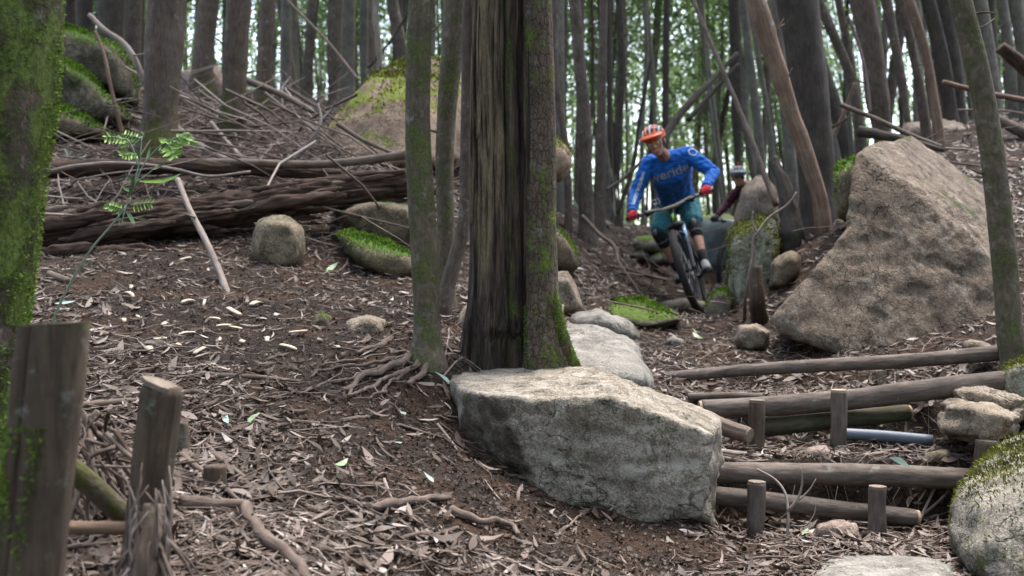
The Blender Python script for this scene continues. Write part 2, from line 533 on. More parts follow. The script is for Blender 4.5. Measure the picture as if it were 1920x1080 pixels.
M_BARK_DARK = bark_mat('dark_bark', (.030, .024, .020), (.10, .082, .066), moss=.16, stretch=.2)
M_BARE = bark_mat('bare_red_wood', (.10, .062, .042), (.30, .20, .145), moss=.0, lichen=.12, stretch=.07, bump=.4)
M_LOG = bark_mat('step_log_bark', (.060, .046, .038), (.215, .172, .145), moss=.10, lichen=.08, stretch=.22, bump=.45, moss_cols=((.04, .05, .015), (.10, .11, .04)))
M_LOG_GREEN = bark_mat('damp_log_bark', (.040, .036, .022), (.12, .105, .065), moss=.5, stretch=.25, bump=.4, moss_cols=((.03, .04, .012), (.075, .085, .03)))
M_POST = bark_mat('post_wood', (.036, .025, .018), (.155, .112, .080), moss=.22, lichen=.16, stretch=.10, bump=.5)
M_ROT = bark_mat('rotten_wood', (.010, .007, .0055), (.135, .082, .060), moss=.10, stretch=.13, bump=1.3)
M_STICK = bark_mat('pale_stick', (.13, .10, .085), (.36, .30, .265), lichen=.1, stretch=.2, bump=.4)
M_STICK_BR = bark_mat('brown_stick', (.075, .055, .042), (.24, .185, .15), stretch=.2, bump=.4)
M_ROOT = bark_mat('root_bark', (.060, .042, .033), (.26, .195, .16), moss=.14, stretch=.2, bump=.6)
M_CUTGREY = plain('weathered_cut_wood', (.17, .135, .105), .9, var=.45, scale=50, bump=.6)
M_CUT = plain('cut_wood', (.36, .26, .17), .8, var=.3, scale=60, bump=.5)
def dead_mat():
    b = NB('charred_dead_wood'); g = b.attr('grain').outputs['Vector']
    v = b.map(g, (1, 1, .055)); v2 = b.map(g, (1, 1, .13))
    n = b.noise(v, 52, 7, .72, .3); w = b.noise(v2, 11, 6, .68, .5); f = b.noise(b.map(g, (1, 1, .25)), 170, 4, .7); big = b.noise(b.map(g, (1, 1, .3)), 6, 5, .65)
    c = b.ramp(n, [(.36, (.012, .009, .007)), (.45, (.055, .041, .031)), (.54, (.12, .093, .068)), (.68, (.22, .18, .135))])
    c = b.mix(b.ramp(big, [(.42, 0.0), (.62, .85)]), c, b.ramp(n, [(.38, (.010, .007, .006)), (.62, (.085, .056, .043))]))
    s = b.attr('side').outputs['Fac']
    char = b.ramp(b.math('SUBTRACT', b.math('MULTIPLY', w, .8), s), [(.46, 0.0), (.74, .68)])
    c = b.mix(char, c, b.ramp(n, [(.38, (.006, .005, .005)), (.64, (.050, .038, .030))]))
    pale = b.math('MULTIPLY', b.ramp(b.math('ADD', w, b.math('MULTIPLY', s, .40)), [(.64, 0.0), (.78, 1.0)]), b.ramp(n, [(.40, .1), (.56, 1.0)]))
    c = b.mix(pale, c, b.ramp(f, [(.3, (.17, .125, .075)), (.7, (.36, .29, .19))]))
    gm = b.noise(b.map(g, (1, 1, .4), (3, 1, 2)), 14, 8, .76)
    mc, mh = moss_col(b, g, (.03, .05, .006), (.13, .18, .028))
    mf = b.ramp(b.math('ADD', gm, b.math('MULTIPLY', b.attr('mossy').outputs['Fac'], .26)), [(.66, 0.0), (.78, .8)])
    c = b.mix(mf, c, mc)
    return b.out(c, .92, b.bump(b.math('ADD', n, b.math('MULTIPLY', f, .4)), 1.0, .025))
M_DEAD = dead_mat()

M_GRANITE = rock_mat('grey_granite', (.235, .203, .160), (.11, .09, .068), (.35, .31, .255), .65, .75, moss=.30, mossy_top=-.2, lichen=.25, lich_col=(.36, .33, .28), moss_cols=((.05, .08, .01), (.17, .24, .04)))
M_CORNER = rock_mat('corner_granite', (.20, .18, .15), (.09, .075, .06), (.33, .30, .255), .65, .7, moss=.48, mossy_top=-.3, moss_cols=((.020, .028, .005), (.10, .12, .02)))
M_FLATROCK = rock_mat('pale_flat_granite', (.215, .20, .175), (.12, .108, .092), (.33, .31, .28), .5, .45, moss=.12, mossy_top=.2)
M_SANDROCK = rock_mat('brown_boulder', (.175, .132, .098), (.075, .053, .040), (.27, .215, .165), .75, .6, moss=.20, mossy_top=.75, lichen=.2, lich_col=(.30, .26, .21), bump=1.0)
M_ORANGE = rock_mat('orange_boulder', (.33, .235, .165), (.20, .14, .10), (.44, .34, .25), .55, .4, moss=.50, mossy_top=1.25, moss_cols=((.08, .10, .012), (.30, .36, .05)))
M_DARKMOSS = rock_mat('dark_mossy_boulder', (.10, .085, .06), (.04, .035, .022), (.22, .19, .15), .6, .6, moss=.72, mossy_top=.6, moss_cols=((.014, .026, .004), (.075, .13, .012)))
M_MOSSROCK = rock_mat('mossy_boulder', (.18, .16, .12), (.08, .07, .05), (.28, .26, .21), .6, .5, moss=.55, mossy_top=1.0, moss_cols=((.030, .055, .005), (.15, .24, .025)))
M_YELLOWMOSS = rock_mat('olive_moss_rock', (.27, .26, .20), (.14, .13, .10), (.40, .40, .33), .6, .5, moss=.78, mossy_top=.35, lichen=.35, lich_col=(.36, .38, .31), moss_cols=((.07, .075, .008), (.21, .215, .028)))
M_BRIGHTMOSS = rock_mat('bright_moss_rock', (.14, .115, .075), (.07, .055, .035), (.22, .18, .12), .5, .4, moss=.52, mossy_top=1.1, moss_cols=((.015, .040, .003), (.11, .22, .014)))
M_DARKROCK = rock_mat('dark_brown_rock', (.13, .10, .068), (.06, .045, .03), (.20, .16, .11), .5, .4, moss=.3, mossy_top=.6)
M_BLUEROCK = rock_mat('blue_grey_rock', (.15, .18, .175), (.09, .115, .115), (.21, .25, .235), .3, .25, moss=.36, mossy_top=.9, moss_cols=((.14, .16, .05), (.28, .31, .11)))
M_STONE = rock_mat('buff_stone', (.25, .20, .15), (.14, .11, .08), (.34, .29, .23), .6, .5, moss=.2, mossy_top=.3)
M_EGG = rock_mat('olive_brown_stone', (.185, .15, .10), (.10, .08, .05), (.26, .22, .16), .55, .4, moss=.2, mossy_top=.2, moss_cols=((.05, .05, .015), (.11, .11, .04)))
M_PINKSTONE = rock_mat('pinkish_stone', (.24, .175, .145), (.13, .09, .075), (.36, .28, .24), .5, .4)

# ================================================================== the ground
def axis(lo, a, b, hi, fine, growth):
    mid = np.arange(a, b, fine)
    def run(start, end, sgn):
        out, s, x = [], fine, start
        while (x - end) * sgn < 0:
            s *= growth; x += sgn * s; out.append(x)
        return out
    return np.array(sorted(run(a, lo, -1) + mid.tolist() + run(b, hi, 1)))
gx = axis(-75, -2.6, 2.9, 75, .022, 1.045)
gy = axis(-9, 2.2, 7.0, 125, .022, 1.028)
X, Y = np.meshgrid(gx, gy)
Z = h1(X.ravel(), Y.ravel())
nx, ny = len(gx), len(gy)
i = (np.arange(ny - 1)[:, None] * nx + np.arange(nx - 1)[None]).ravel()
GROUND = mesh('forest_floor', np.c_[X.ravel(), Y.ravel(), Z], np.stack([i, i + 1, i + nx + 1, i + nx], -1), M_SOIL)
tag(GROUND, kind='structure')

def ground_normals(x, y, e=.03):
    zx = (h1(x + e, y) - h1(x - e, y)) / (2 * e); zy = (h1(x, y + e) - h1(x, y - e)) / (2 * e)
    n = np.c_[-zx, -zy, np.ones(len(x))]
    return n / np.linalg.norm(n, axis=1)[:, None]

# ------------------------------------------------------------------ leaf litter
BARE = [((790, 830), .70, .9), ((700, 720), .7, .6), ((520, 690), .7, .55), ((330, 560), .8, .6), ((560, 590), .6, .5), ((420, 590), .8, .55), ((930, 960), .45, .9), ((1170, 1040), .6, .95), ((1290, 620), .45, .5), ((1330, 1050), .4, .5), ((1250, 560), .7, .35)]
_bare = [(at(*p), r, a) for p, r, a in BARE]
def cover(x, y):
    """0..1, how thick the litter lies"""
    n = fbm(np.c_[x * .9, y * .9, np.full(len(x), 3.3)], 3)
    c = np.clip(.72 + .55 * n, .12, 1)
    for p, r, a in _bare:
        d2 = ((x - p.x) ** 2 + ((y - p.y) * .8) ** 2) / r ** 2
        c = c * (1 - a * np.exp(-d2 * 1.2))
    return c

def scatter(n, y0, y1, power, half=.56):
    """n spots, denser near the camera"""
    u = RNG.random(n)
    e = 1 - power if power != 1 else 1e-6
    y = (y0 ** e + u * (y1 ** e - y0 ** e)) ** (1 / e)
    x = (RNG.random(n) * 2 - 1) * (half * y + .25)
    return x, y

def leaf_strips(x, y, L, wd, tint, lift=.004, tilt=.38, curl=.5):
    """long curved leaves lying on the ground: 5 pairs of points each, tapering at both ends"""
    n = len(x)
    nrm = ground_normals(x, y)
    nrm = nrm + RNG.normal(size=(n, 3)) * tilt * .5; nrm /= np.linalg.norm(nrm, axis=1)[:, None]
    a = RNG.random(n) * 2 * np.pi
    d = np.c_[np.cos(a), np.sin(a), np.zeros(n)]
    d -= nrm * (d * nrm).sum(1)[:, None]; d /= np.linalg.norm(d, axis=1)[:, None]
    s = np.cross(nrm, d)
    base = np.c_[x, y, h1(x, y)] + nrm * (lift + RNG.random(n) * .012)[:, None]
    K = 5
    prof = np.array([.12, .8, 1.0, .72, .06])
    t = np.linspace(-.5, .5, K)
    bend = RNG.normal(size=n) * curl * .28; sweep = RNG.normal(size=n) * .22; twist = RNG.normal(size=n) * .7
    v = np.empty((n, K, 2, 3))
    for k in range(K):
        c = base + d * (L * t[k])[:, None] + s * (L * sweep * (t[k] ** 2 * 2 - .2))[:, None] + nrm * (L * np.abs(bend) * t[k] ** 2 * 2)[:, None]
        w = s * np.cos(twist * t[k])[:, None] + nrm * np.sin(twist * t[k])[:, None]
        v[:, k, 0] = c - w * (wd * prof[k] * .5)[:, None]
        v[:, k, 1] = c + w * (wd * prof[k] * .5)[:, None]
    idx = (np.arange(n)[:, None] * (2 * K) + np.arange(K - 1)[None] * 2).reshape(-1)
    f = np.stack([idx, idx + 1, idx + 3, idx + 2], -1)
    return v.reshape(-1, 3), f, np.repeat(tint, 2 * K)

def rand_leaves(n, y0, y1, power, Lr=(.035, .11), pal=1.0, half=.60):
    x, y = scatter(n, y0, y1, power, half)
    keep = RNG.random(n) < cover(x, y)
    x, y = x[keep], y[keep]; n = len(x)
    L = Lr[0] + (Lr[1] - Lr[0]) * RNG.beta(1.6, 2.4, n)
    wd = L * RNG.uniform(.08, .27, n)
    t = np.clip(RNG.beta(1.5, 2.1, n) * pal, 0, 1)
    return x, y, L, wd, t
x, y, L, wd, t = rand_leaves(52000, 1.9, 9.0, 1.0, (.03, .10))
v, f, tt = leaf_strips(x, y, L, wd, t)
LITTER = mesh('leaf_litter', v, f, M_LITTER, None, True, {'tint': tt})
tag(LITTER, kind='stuff')
x, y, L, wd, t = rand_leaves(15000, 1.9, 6.0, 1.0, (.06, .14))
v, f, tt = leaf_strips(x, y, L, wd * 1.1, t, tilt=.5)
tag(mesh('long_leaf_litter', v, f, M_LITTER, None, True, {'tint': tt}), kind='stuff')
x, y, L, wd, t = rand_leaves(62000, 7.5, 26.0, 1.2, (.05, .15), 1.0, .95)
v, f, tt = leaf_strips(x, y, L, wd, t, tilt=.6)
tag(mesh('far_leaf_litter', v, f, M_LITTER, None, True, {'tint': tt}), kind='stuff')
# crumbs: bits of bark and broken leaf between the leaves
x, y, L, wd, t = rand_leaves(42000, 1.9, 7.0, 1.0, (.008, .03), .8)
wd = np.maximum(wd, L * .3)
v, f, tt = leaf_strips(x, y, L, wd, t * .8, tilt=.9)
tag(mesh('leaf_crumbs', v, f, M_LITTER, None, True, {'tint': tt}), kind='stuff')
# crumbs of earth, everywhere
x, y = scatter(60000, 1.9, 7.5, 1.0)
L = RNG.uniform(.005, .022, len(x)); wd = L * RNG.uniform(.4, .9, len(x)); t = RNG.beta(1.2, 3.2, len(x)) * .6
v, f, tt = leaf_strips(x, y, L, wd, t, tilt=1.4, curl=1.2)
tag(mesh('earth_crumbs', v, f, M_LITTER, None, True, {'tint': tt}), kind='stuff')
# the larger leaves nearest to the camera, one by one
x, y, L, wd, t = rand_leaves(560, 2.4, 4.4, 1.0, (.07, .13), 1.05)
wd = L * RNG.uniform(.15, .32, len(L))
near = np.argsort(y / L)[:290]
for k in near:
    v, f, tt = leaf_strips(x[k:k + 1], y[k:k + 1], L[k:k + 1], wd[k:k + 1], t[k:k + 1], lift=.014, tilt=.5)
    c = v.mean(0)
    mesh('leaf', v - c, f, M_LITTER, GROUND, True, {'tint': tt}, c)

# ------------------------------------------------------------------ twigs
def twig_path(p, a, L, n=6, wob=.22, rise=0.0):
    d = np.array([math.cos(a), math.sin(a)])
    s = np.array([-d[1], d[0]])
    w = np.cumsum(RNG.normal(size=n)) * wob * L * .8 / math.sqrt(n)
    q = np.array([p[:2] + d * (k / (n - 1) - .5) * L + s * w[k] for k in range(n)])
    return q
def many_twigs(name, n, y0, y1, power, Lr, rr, lift, seg=3, keepf=None, parent=None, pal=(.0, .72)):
    x, y = scatter(n, y0, y1, power)
    keep = RNG.random(n) < (cover(x, y) if keepf is None else keepf(x, y))
    x, y = x[keep], y[keep]
    Q = []; Ls = RNG.uniform(*Lr, len(x)); A = RNG.normal(0, .9, len(x)) + np.where(RNG.random(len(x)) < .5, 0, .35)
    for k in range(len(x)): Q.append(twig_path(np.array([x[k], y[k]]), A[k], Ls[k]))
    Q = np.array(Q); m, K = Q.shape[:2]
    z = h1(Q[..., 0].ravel(), Q[..., 1].ravel()).reshape(m, K)
    # a stiff twig bridges the dips
    zl = np.maximum(z, (z[:, :1] * np.linspace(1, 0, K) + z[:, -1:] * np.linspace(0, 1, K)) - .01) + .006 + RNG.random((m, 1)) * lift + RNG.normal(size=(m, 1)) * lift * np.linspace(-1, 1, K)
    P = np.concatenate([Q, zl[..., None]], -1)
    r = RNG.uniform(*rr, m)[:, None] * np.linspace(1, .45, K)
    d = P[:, -1] - P[:, 0]; d /= np.linalg.norm(d, axis=1)[:, None]
    up = np.array([0, 0, 1.0]); s = np.cross(d, up); s /= np.linalg.norm(s, axis=1)[:, None]; u = np.cross(s, d)
    th = np.linspace(0, 2 * np.pi, seg, endpoint=False)
    v = P[:, :, None] + r[..., None, None] * (np.cos(th)[None, None, :, None] * s[:, None, None] + np.sin(th)[None, None, :, None] * u[:, None, None])
    base = (np.arange(m)[:, None, None] * K + np.arange(K - 1)[None, :, None]) * seg
    j = np.arange(seg)[None, None]; j2 = (j + 1) % seg
    f = np.stack([base + j, base + j2, base + seg + j2, base + seg + j], -1).reshape(-1, 4)
    t = RNG.uniform(*pal, m)
    return v.reshape(-1, 3), f, np.repeat(t, K * seg), m, K * seg
v, f, t, _, _ = many_twigs('twigs', 9500, 2.0, 8.0, 1.0, (.05, .30), (.0012, .0035), .012)
tag(mesh('twig_litter', v, f, M_TWIG, None, True, {'tint': t}), kind='stuff')
# the tangle of dead twigs on the left slope and behind the log
tangle = lambda x, y: np.where((x < -.10 * y + .2) & (y > 6.9), .9, .05) * np.clip(.6 + 1.6 * fbm(np.c_[x * .8, y * .8, x * 0], 2), .1, 1)
v, f, t, _, _ = many_twigs('brush', 6500, 6.9, 17.0, 1.0, (.18, .95), (.002, .007), .10, 4, tangle, None, (.0, .75))
tag(mesh('brushwood', v, f, M_TWIG, None, True, {'tint': t}), kind='stuff')
v, f, t, _, _ = many_twigs('branches', 900, 7.2, 14.0, 1.0, (.6, 1.9), (.006, .014), .22, 6, tangle, None, (.1, .9))
tag(mesh('fallen_branches', v, f, M_TWIG, None, True, {'tint': t}), kind='stuff')
# single twigs near the camera
v, f, t, m, K = many_twigs('t', 330, 2.4, 5.2, 1.0, (.14, .42), (.003, .0075), .012, 5)
per = len(f) // m
for k in range(m):
    vv = v[k * K:(k + 1) * K]; c = vv.mean(0)
    mesh('twig', vv - c, f[k * per:(k + 1) * per] - k * K, M_TWIG, GROUND, True, {'tint': t[k * K:(k + 1) * K]}, c)

# ================================================================== rocks
_ico = {}
ROCKS = {}
def ico(level):
    if level not in _ico:
        bm = bmesh.new(); bmesh.ops.create_icosphere(bm, subdivisions=level, radius=1)
        _ico[level] = (np.array([v.co[:] for v in bm.verts]), [[v.index for v in f.verts] for f in bm.faces]); bm.free()
    return _ico[level]

def rock_from_points(name, label, pts, mat, level=5, p=22, amp=.05, freq=2.0, seed=0, cat='boulder', group=None, chip=0.0, strata=0.0):
    """a boulder whose flat sides and corners are those of the hull of pts, edges worn, skin uneven"""
    pts = np.asarray(pts, float)
    c = (pts.max(0) + pts.min(0)) / 2
    hv, hf = hull(pts)
    nn, dd = [], []
    for q in hf:
        a, b_, c_ = hv[q[0]], hv[q[1]], hv[q[2]]
        n = np.cross(b_ - a, c_ - a); A = np.linalg.norm(n)
        if A < 1e-9: continue
        n /= A
        d = n @ (a - c)
        if d < 0: n, d = -n, -d
        for m, (n2, d2) in enumerate(zip(nn, dd)):
            if n @ n2 > .9985 and abs(d - d2) < .01: break
        else:
            nn.append(n); dd.append(max(d, .01))
    nn, dd = np.array(nn), np.array(dd)
    dirs, faces = ico(level)
    s = np.maximum(dirs @ nn.T, 0) / dd
    sm = s.max(1)
    r = ((s / sm[:, None]) ** (p * 2.4)).sum(1) ** (-1 / (p * 2.4)) / sm
    v = dirs * r[:, None]
    size = np.linalg.norm(pts.max(0) - pts.min(0)) / 2
    q = v / size * freq + seed * 11.1
    bigd = fbm(q, 3) * amp * size
    ridged = (1 - 2.4 * np.abs(fbm(q * 2.3 + 9, 4))) * amp * .5 * size
    fine = fbm(q * 7, 3) * amp * .35 * size
    k = r / r.mean()
    disp = bigd + ridged + fine
    if strata:
        zz = (v[:, 2] + .25 * v[:, 0]) / size * 5.5 + .5 * fbm(q * .7, 2)
        fr = zz - np.floor(zz)
        disp = disp - strata * size * (fr ** 3 + .7 * pnoise(np.c_[np.floor(zz) * 3.3, np.zeros((len(zz), 2))]))
    if chip:
        st = fbm(q * np.array([.8, .8, 3.2]) + 4, 3)
        disp = disp - chip * size * sstep(.12, .2, st)
    v = v + dirs * disp[:, None]
    o = mesh(name, v, faces, mat, None, True, None, tuple(c))
    ROCKS[label] = o
    return tag(o, label, cat, group)

def slab_rock(name, label, faces_, mat, level=6, p=60, amp=.02, freq=3.0, seed=0, chip=.0, centre=None, cat='boulder', relief=1.0, blocks=None, dirty=None):
    """a boulder cut by a few flat sides, each given by three points on it"""
    tri = [np.array([PX(*q) if len(q) == 3 and q[2] > 2 else q for q in t], float) for t in faces_]
    c = np.array(PX(*centre), float)
    nn, dd = [], []
    for a, b_, d_ in tri:
        n = np.cross(b_ - a, d_ - a); n /= np.linalg.norm(n); d = n @ (a - c)
        if d < 0: n, d = -n, -d
        nn.append(n); dd.append(d)
    nn, dd = np.array(nn), np.array(dd)
    dirs, fc = ico(level)
    # uneven planes: each side is bent a little by its own noise before the cut
    s = np.maximum(dirs @ nn.T, 0) / dd
    r = 0
    for bl in (blocks or [range(len(nn))]):             # several convex blocks grown together
        t = s[:, list(bl)]
        v0 = dirs / t.max(1)[:, None]; q = v0 * freq + seed * 3.7
        for j, k in enumerate(bl):
            t[:, j] *= 1 + relief * (.045 * fbm(q * .55 + k * 5.1, 3) + .018 * fbm(q * 2.2 + k * 3.3, 3))
        sm = t.max(1)
        r = np.maximum(r, ((t / sm[:, None]) ** p).sum(1) ** (-1 / p) / sm)
    v = dirs * r[:, None]
    size = r.mean()
    q = v * freq / size + seed * 11.1
    disp = (fbm(q, 4) + .5 * (1 - 2.4 * np.abs(fbm(q * 1.7 + 9, 4))) + .35 * fbm(q * 6, 3)) * amp * size
    if chip:
        st = fbm(q * np.array([.7, .7, 1.8]) + 4, 4)
        disp -= chip * size * (sstep(.10, .14, st) + .6 * sstep(.32, .36, st))
    v = v + dirs * disp[:, None]
    at_ = None
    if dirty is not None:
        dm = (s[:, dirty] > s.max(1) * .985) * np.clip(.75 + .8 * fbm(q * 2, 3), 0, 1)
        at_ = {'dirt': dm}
    o = mesh(name, v, fc, mat, None, True, at_, tuple(c))
    return tag(o, label, cat)

def rock(name, label, outline, d, thick, mat, front=.72, back=.8, push=0.0, **k):
    """outline: photo pixels (x, y[, offset in metres along the view]) of a boulder standing d metres away"""
    o = np.array([(q + (0.0,))[:3] for q in outline], float)
    c = o[:, :2].mean(0)
    pts = []
    for x, y, dd in o:
        pts.append(PX(x, y, d + dd))
        x1, y1 = c + (np.array([x, y]) - c) * front
        pts.append(PX(x1, y1 + push, d + dd - thick * .45))
        x2, y2 = c + (np.array([x, y]) - c) * back
        pts.append(PX(x2, y2, d + dd + thick * .55))
    return rock_from_points(name, label, pts, mat, **k)

# the large grey boulder in front: corners read off the photograph
def P3(l): return [PX(*q) for q in l]
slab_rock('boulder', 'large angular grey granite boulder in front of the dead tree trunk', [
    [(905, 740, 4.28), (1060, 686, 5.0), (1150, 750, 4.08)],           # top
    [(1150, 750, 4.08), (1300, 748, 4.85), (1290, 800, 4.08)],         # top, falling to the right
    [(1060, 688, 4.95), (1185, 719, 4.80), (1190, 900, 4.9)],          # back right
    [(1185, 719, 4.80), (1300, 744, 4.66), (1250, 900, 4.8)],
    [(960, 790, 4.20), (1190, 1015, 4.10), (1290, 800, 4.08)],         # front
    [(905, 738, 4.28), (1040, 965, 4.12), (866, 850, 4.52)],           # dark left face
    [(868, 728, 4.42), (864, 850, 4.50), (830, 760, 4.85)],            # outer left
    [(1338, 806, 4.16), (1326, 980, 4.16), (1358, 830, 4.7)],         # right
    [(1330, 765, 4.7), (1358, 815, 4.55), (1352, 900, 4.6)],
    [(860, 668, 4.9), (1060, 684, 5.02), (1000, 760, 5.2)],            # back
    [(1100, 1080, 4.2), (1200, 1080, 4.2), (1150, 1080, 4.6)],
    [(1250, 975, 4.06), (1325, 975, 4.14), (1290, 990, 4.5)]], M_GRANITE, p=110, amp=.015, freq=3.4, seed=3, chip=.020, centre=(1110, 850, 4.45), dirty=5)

rock('rock', 'pale flat granite slab behind the big grey boulder and right of the mossy trunk', [(1062, 605, .5), (1118, 608, .5), (1180, 632, .35), (1186, 655, .2), (1232, 712, -.2), (1225, 740, -.3), (1050, 720, -.2), (1030, 660, .1)], 5.42, .6, M_FLATROCK, p=18, amp=.03, cat='rock', level=5, seed=4)
rock('rock', 'rounded grey-green rock just behind the pale flat slab', [(1070, 586), (1130, 582), (1185, 604), (1202, 635), (1180, 650), (1080, 640), (1058, 612)], 6.7, .6, M_FLATROCK, p=10, amp=.05, cat='rock', level=4, seed=5)
rock('rock', 'low flat rock with a mossy back lying in the trail before the rider', [(1130, 565, .2), (1190, 557, .3), (1260, 580, .3), (1285, 600, .1), (1240, 616, -.1), (1150, 612, -.2), (1120, 590, 0)], 7.6, .7, M_MOSSROCK, p=10, amp=.05, cat='rock', level=5, seed=6)
rock('rock', 'small brown rock at the right foot of the mossy trunk', [(1030, 515), (1062, 508), (1085, 545), (1094, 580), (1060, 596), (1028, 590)], 6.9, .5, M_STONE, p=12, amp=.06, cat='rock', level=4, seed=7)
rock('rock', 'dark overhanging rock with a moss edge right of the mossy trunk', [(1030, 428), (1048, 430), (1080, 470), (1084, 500), (1062, 518), (1022, 500)], 7.8, .6, M_DARKROCK, p=16, amp=.04, cat='rock', level=4, seed=8)
rock('rock', 'moss-topped tan rock peeping out right of the trunk at shoulder height', [(1015, 262), (1045, 258), (1068, 280), (1072, 310), (1050, 340), (1010, 345)], 9.2, .7, M_ORANGE, p=9, amp=.05, cat='rock', level=4, seed=9)
rock_from_points('boulder', 'big orange-tan boulder with a yellow-green moss cap behind the slender trees', P3([
    (590, 275, 9.6), (606, 240, 9.5), (640, 205, 9.5), (690, 150, 9.7), (740, 118, 10.0), (800, 104, 10.4), (850, 118, 10.6), (884, 180, 10.4), (880, 300, 9.8),
    (640, 310, 9.1), (720, 312, 8.9), (800, 320, 8.9), (690, 200, 9.2), (760, 180, 9.25), (830, 200, 9.4), (600, 320, 9.4), (640, 250, 11.5), (720, 160, 12), (850, 150, 12), (870, 320, 11.5), (650, 320, 11.5)]), M_ORANGE, level=6, p=12, amp=.035, seed=10)
rock('boulder', 'rounded egg-shaped brown stone wedged under the rotten log', [(472, 440), (482, 412), (510, 401), (545, 404), (570, 428), (575, 470), (566, 505), (540, 518), (500, 508), (470, 480)], 6.75, .42, M_EGG, p=8, amp=.03, level=5, seed=11)
rock('boulder', 'dark brown rock under the right end of the rotten log', [(618, 395), (650, 378), (720, 372), (790, 385), (800, 440), (770, 476), (690, 452), (640, 425)], 7.5, .8, M_DARKROCK, p=12, amp=.04, level=5, seed=12)
rock('boulder', 'low rock with vivid green moss left of the slender mossy tree', [(632, 436, .1), (660, 432, .2), (720, 455, .1), (780, 478), (800, 520), (745, 532), (690, 512), (650, 480)], 6.85, .6, M_BRIGHTMOSS, p=9, amp=.04, level=5, seed=13)
rock('boulder', 'upper mossy tan boulder behind the mossy tree at the left edge', [(60, 45), (112, 52), (150, 68), (200, 78), (240, 100), (262, 140), (262, 215), (170, 130), (90, 105), (60, 100)], 10.6, 1.6, M_DARKMOSS, p=10, amp=.05, level=5, seed=14)
rock('boulder', 'long slanting mossy boulder below the upper one at the left edge', [(60, 100), (110, 108), (160, 135), (215, 185), (262, 232), (230, 250), (150, 215), (95, 200), (50, 190)], 9.9, 1.2, M_DARKMOSS, p=12, amp=.05, level=5, seed=15)
rock('boulder', 'low green moss mound at the left edge behind the branches', [(50, 205), (110, 200), (160, 220), (210, 250), (190, 262), (110, 262), (50, 262)], 9.3, .8, M_BRIGHTMOSS, p=8, amp=.04, level=4, seed=16)
rock('boulder', 'tan rock half hidden between two trunks on the left slope', [(340, 135), (375, 125), (405, 122), (425, 150), (428, 195), (380, 205), (338, 200)], 13.8, 1.2, M_PINKSTONE, p=10, amp=.05, level=4, seed=17)

# the big boulder on the right
slab_rock('boulder', 'huge brown wedge-shaped boulder right of the trail', [
    [(1606, 283, 6.72), (1850, 445, 6.62), (1660, 700, 6.20)],         # the great face
    [(1606, 283, 6.72), (1586, 420, 6.62), (1610, 340, 7.6)],          # left, upper
    [(1582, 440, 6.62), (1448, 596, 6.42), (1540, 510, 7.4)],          # left, lower
    [(1446, 596, 6.42), (1456, 622, 6.36), (1470, 606, 7.2)],
    [(1458, 624, 6.36), (1640, 694, 6.22), (1560, 650, 7.0)],          # underside
    [(1640, 286, 6.86), (1838, 446, 6.70), (1800, 338, 7.7)],          # crest to the right
    [(1604, 284, 6.72), (1642, 271, 6.86), (1640, 275, 7.6)],
    [(1850, 440, 6.66), (1892, 560, 6.5), (1890, 480, 7.4)],
    [(1895, 560, 6.5), (1900, 700, 6.3), (1905, 600, 7.4)],
    [(1560, 600, 6.40), (1850, 640, 6.24), (1700, 705, 6.12)],         # lower apron
    [(1600, 300, 8.0), (1900, 400, 8.0), (1700, 700, 7.9)],
    [(1600, 760, 6.3), (1800, 760, 6.3), (1700, 760, 7)]], M_SANDROCK, p=80, amp=.012, freq=4.0, seed=21, chip=.016, centre=(1690, 540, 7.0), relief=.55, blocks=[(0, 1, 4, 5, 6, 7, 8, 10, 11), (0, 2, 3, 4, 5, 6, 7, 8, 10, 11)])
rock('boulder', 'low tan boulder on the crest behind two leaning trunks at right', [(1690, 232), (1740, 226), (1800, 230), (1840, 245), (1850, 275), (1800, 290), (1690, 285)], 12.0, 1.2, M_STONE, p=10, amp=.05, level=4, seed=23)
rock('boulder', 'green mossy rock between the large dark trunk and the huge boulder', [(1568, 320), (1585, 300), (1606, 296), (1612, 350), (1608, 420), (1570, 410)], 8.1, .7, M_BRIGHTMOSS, p=10, amp=.05, level=4, seed=24)
rock('boulder', 'upright rock with olive moss and pale lichen right of the front wheel', [(1372, 600), (1366, 540), (1385, 470), (1365, 440), (1390, 415), (1425, 402), (1452, 415), (1464, 450), (1460, 500), (1450, 560), (1440, 615)], 8.5, .55, M_YELLOWMOSS, p=18, amp=.05, level=5, seed=25)
rock('rock', 'small dark stone with a green moss top beside the front wheel', [(1320, 605), (1322, 570), (1340, 545), (1362, 540), (1374, 560), (1376, 608)], 8.35, .4, M_MOSSROCK, p=10, amp=.04, cat='rock', level=4, seed=26)
rock('boulder', 'tan rock behind the second cyclist and beside the charred stump', [(1370, 480), (1376, 410), (1392, 350), (1425, 328), (1455, 345), (1470, 420), (1465, 480)], 11.2, .9, M_STONE, p=9, amp=.05, level=4, seed=27)
rock('boulder', 'blue-grey boulder with a pale green top behind the front cyclist', [(1308, 470), (1310, 415), (1330, 398), (1360, 396), (1385, 408), (1400, 440), (1400, 520), (1350, 530), (1310, 520)], 16.0, 1.4, M_BLUEROCK, p=9, amp=.04, level=4, seed=28)
rock('rock', 'brown rock at the foot of the charred stump', [(1440, 540), (1450, 490), (1480, 470), (1500, 480), (1500, 520), (1470, 548)], 8.0, .4, M_DARKROCK, p=12, amp=.05, cat='rock', level=4, seed=29)
rock('rock', 'small tan rock on the trail side left of the huge boulder', [(1375, 640), (1385, 610), (1420, 606), (1445, 620), (1440, 655), (1400, 662)], 6.5, .25, M_STONE, p=14, amp=.05, cat='rock', level=4, seed=30)
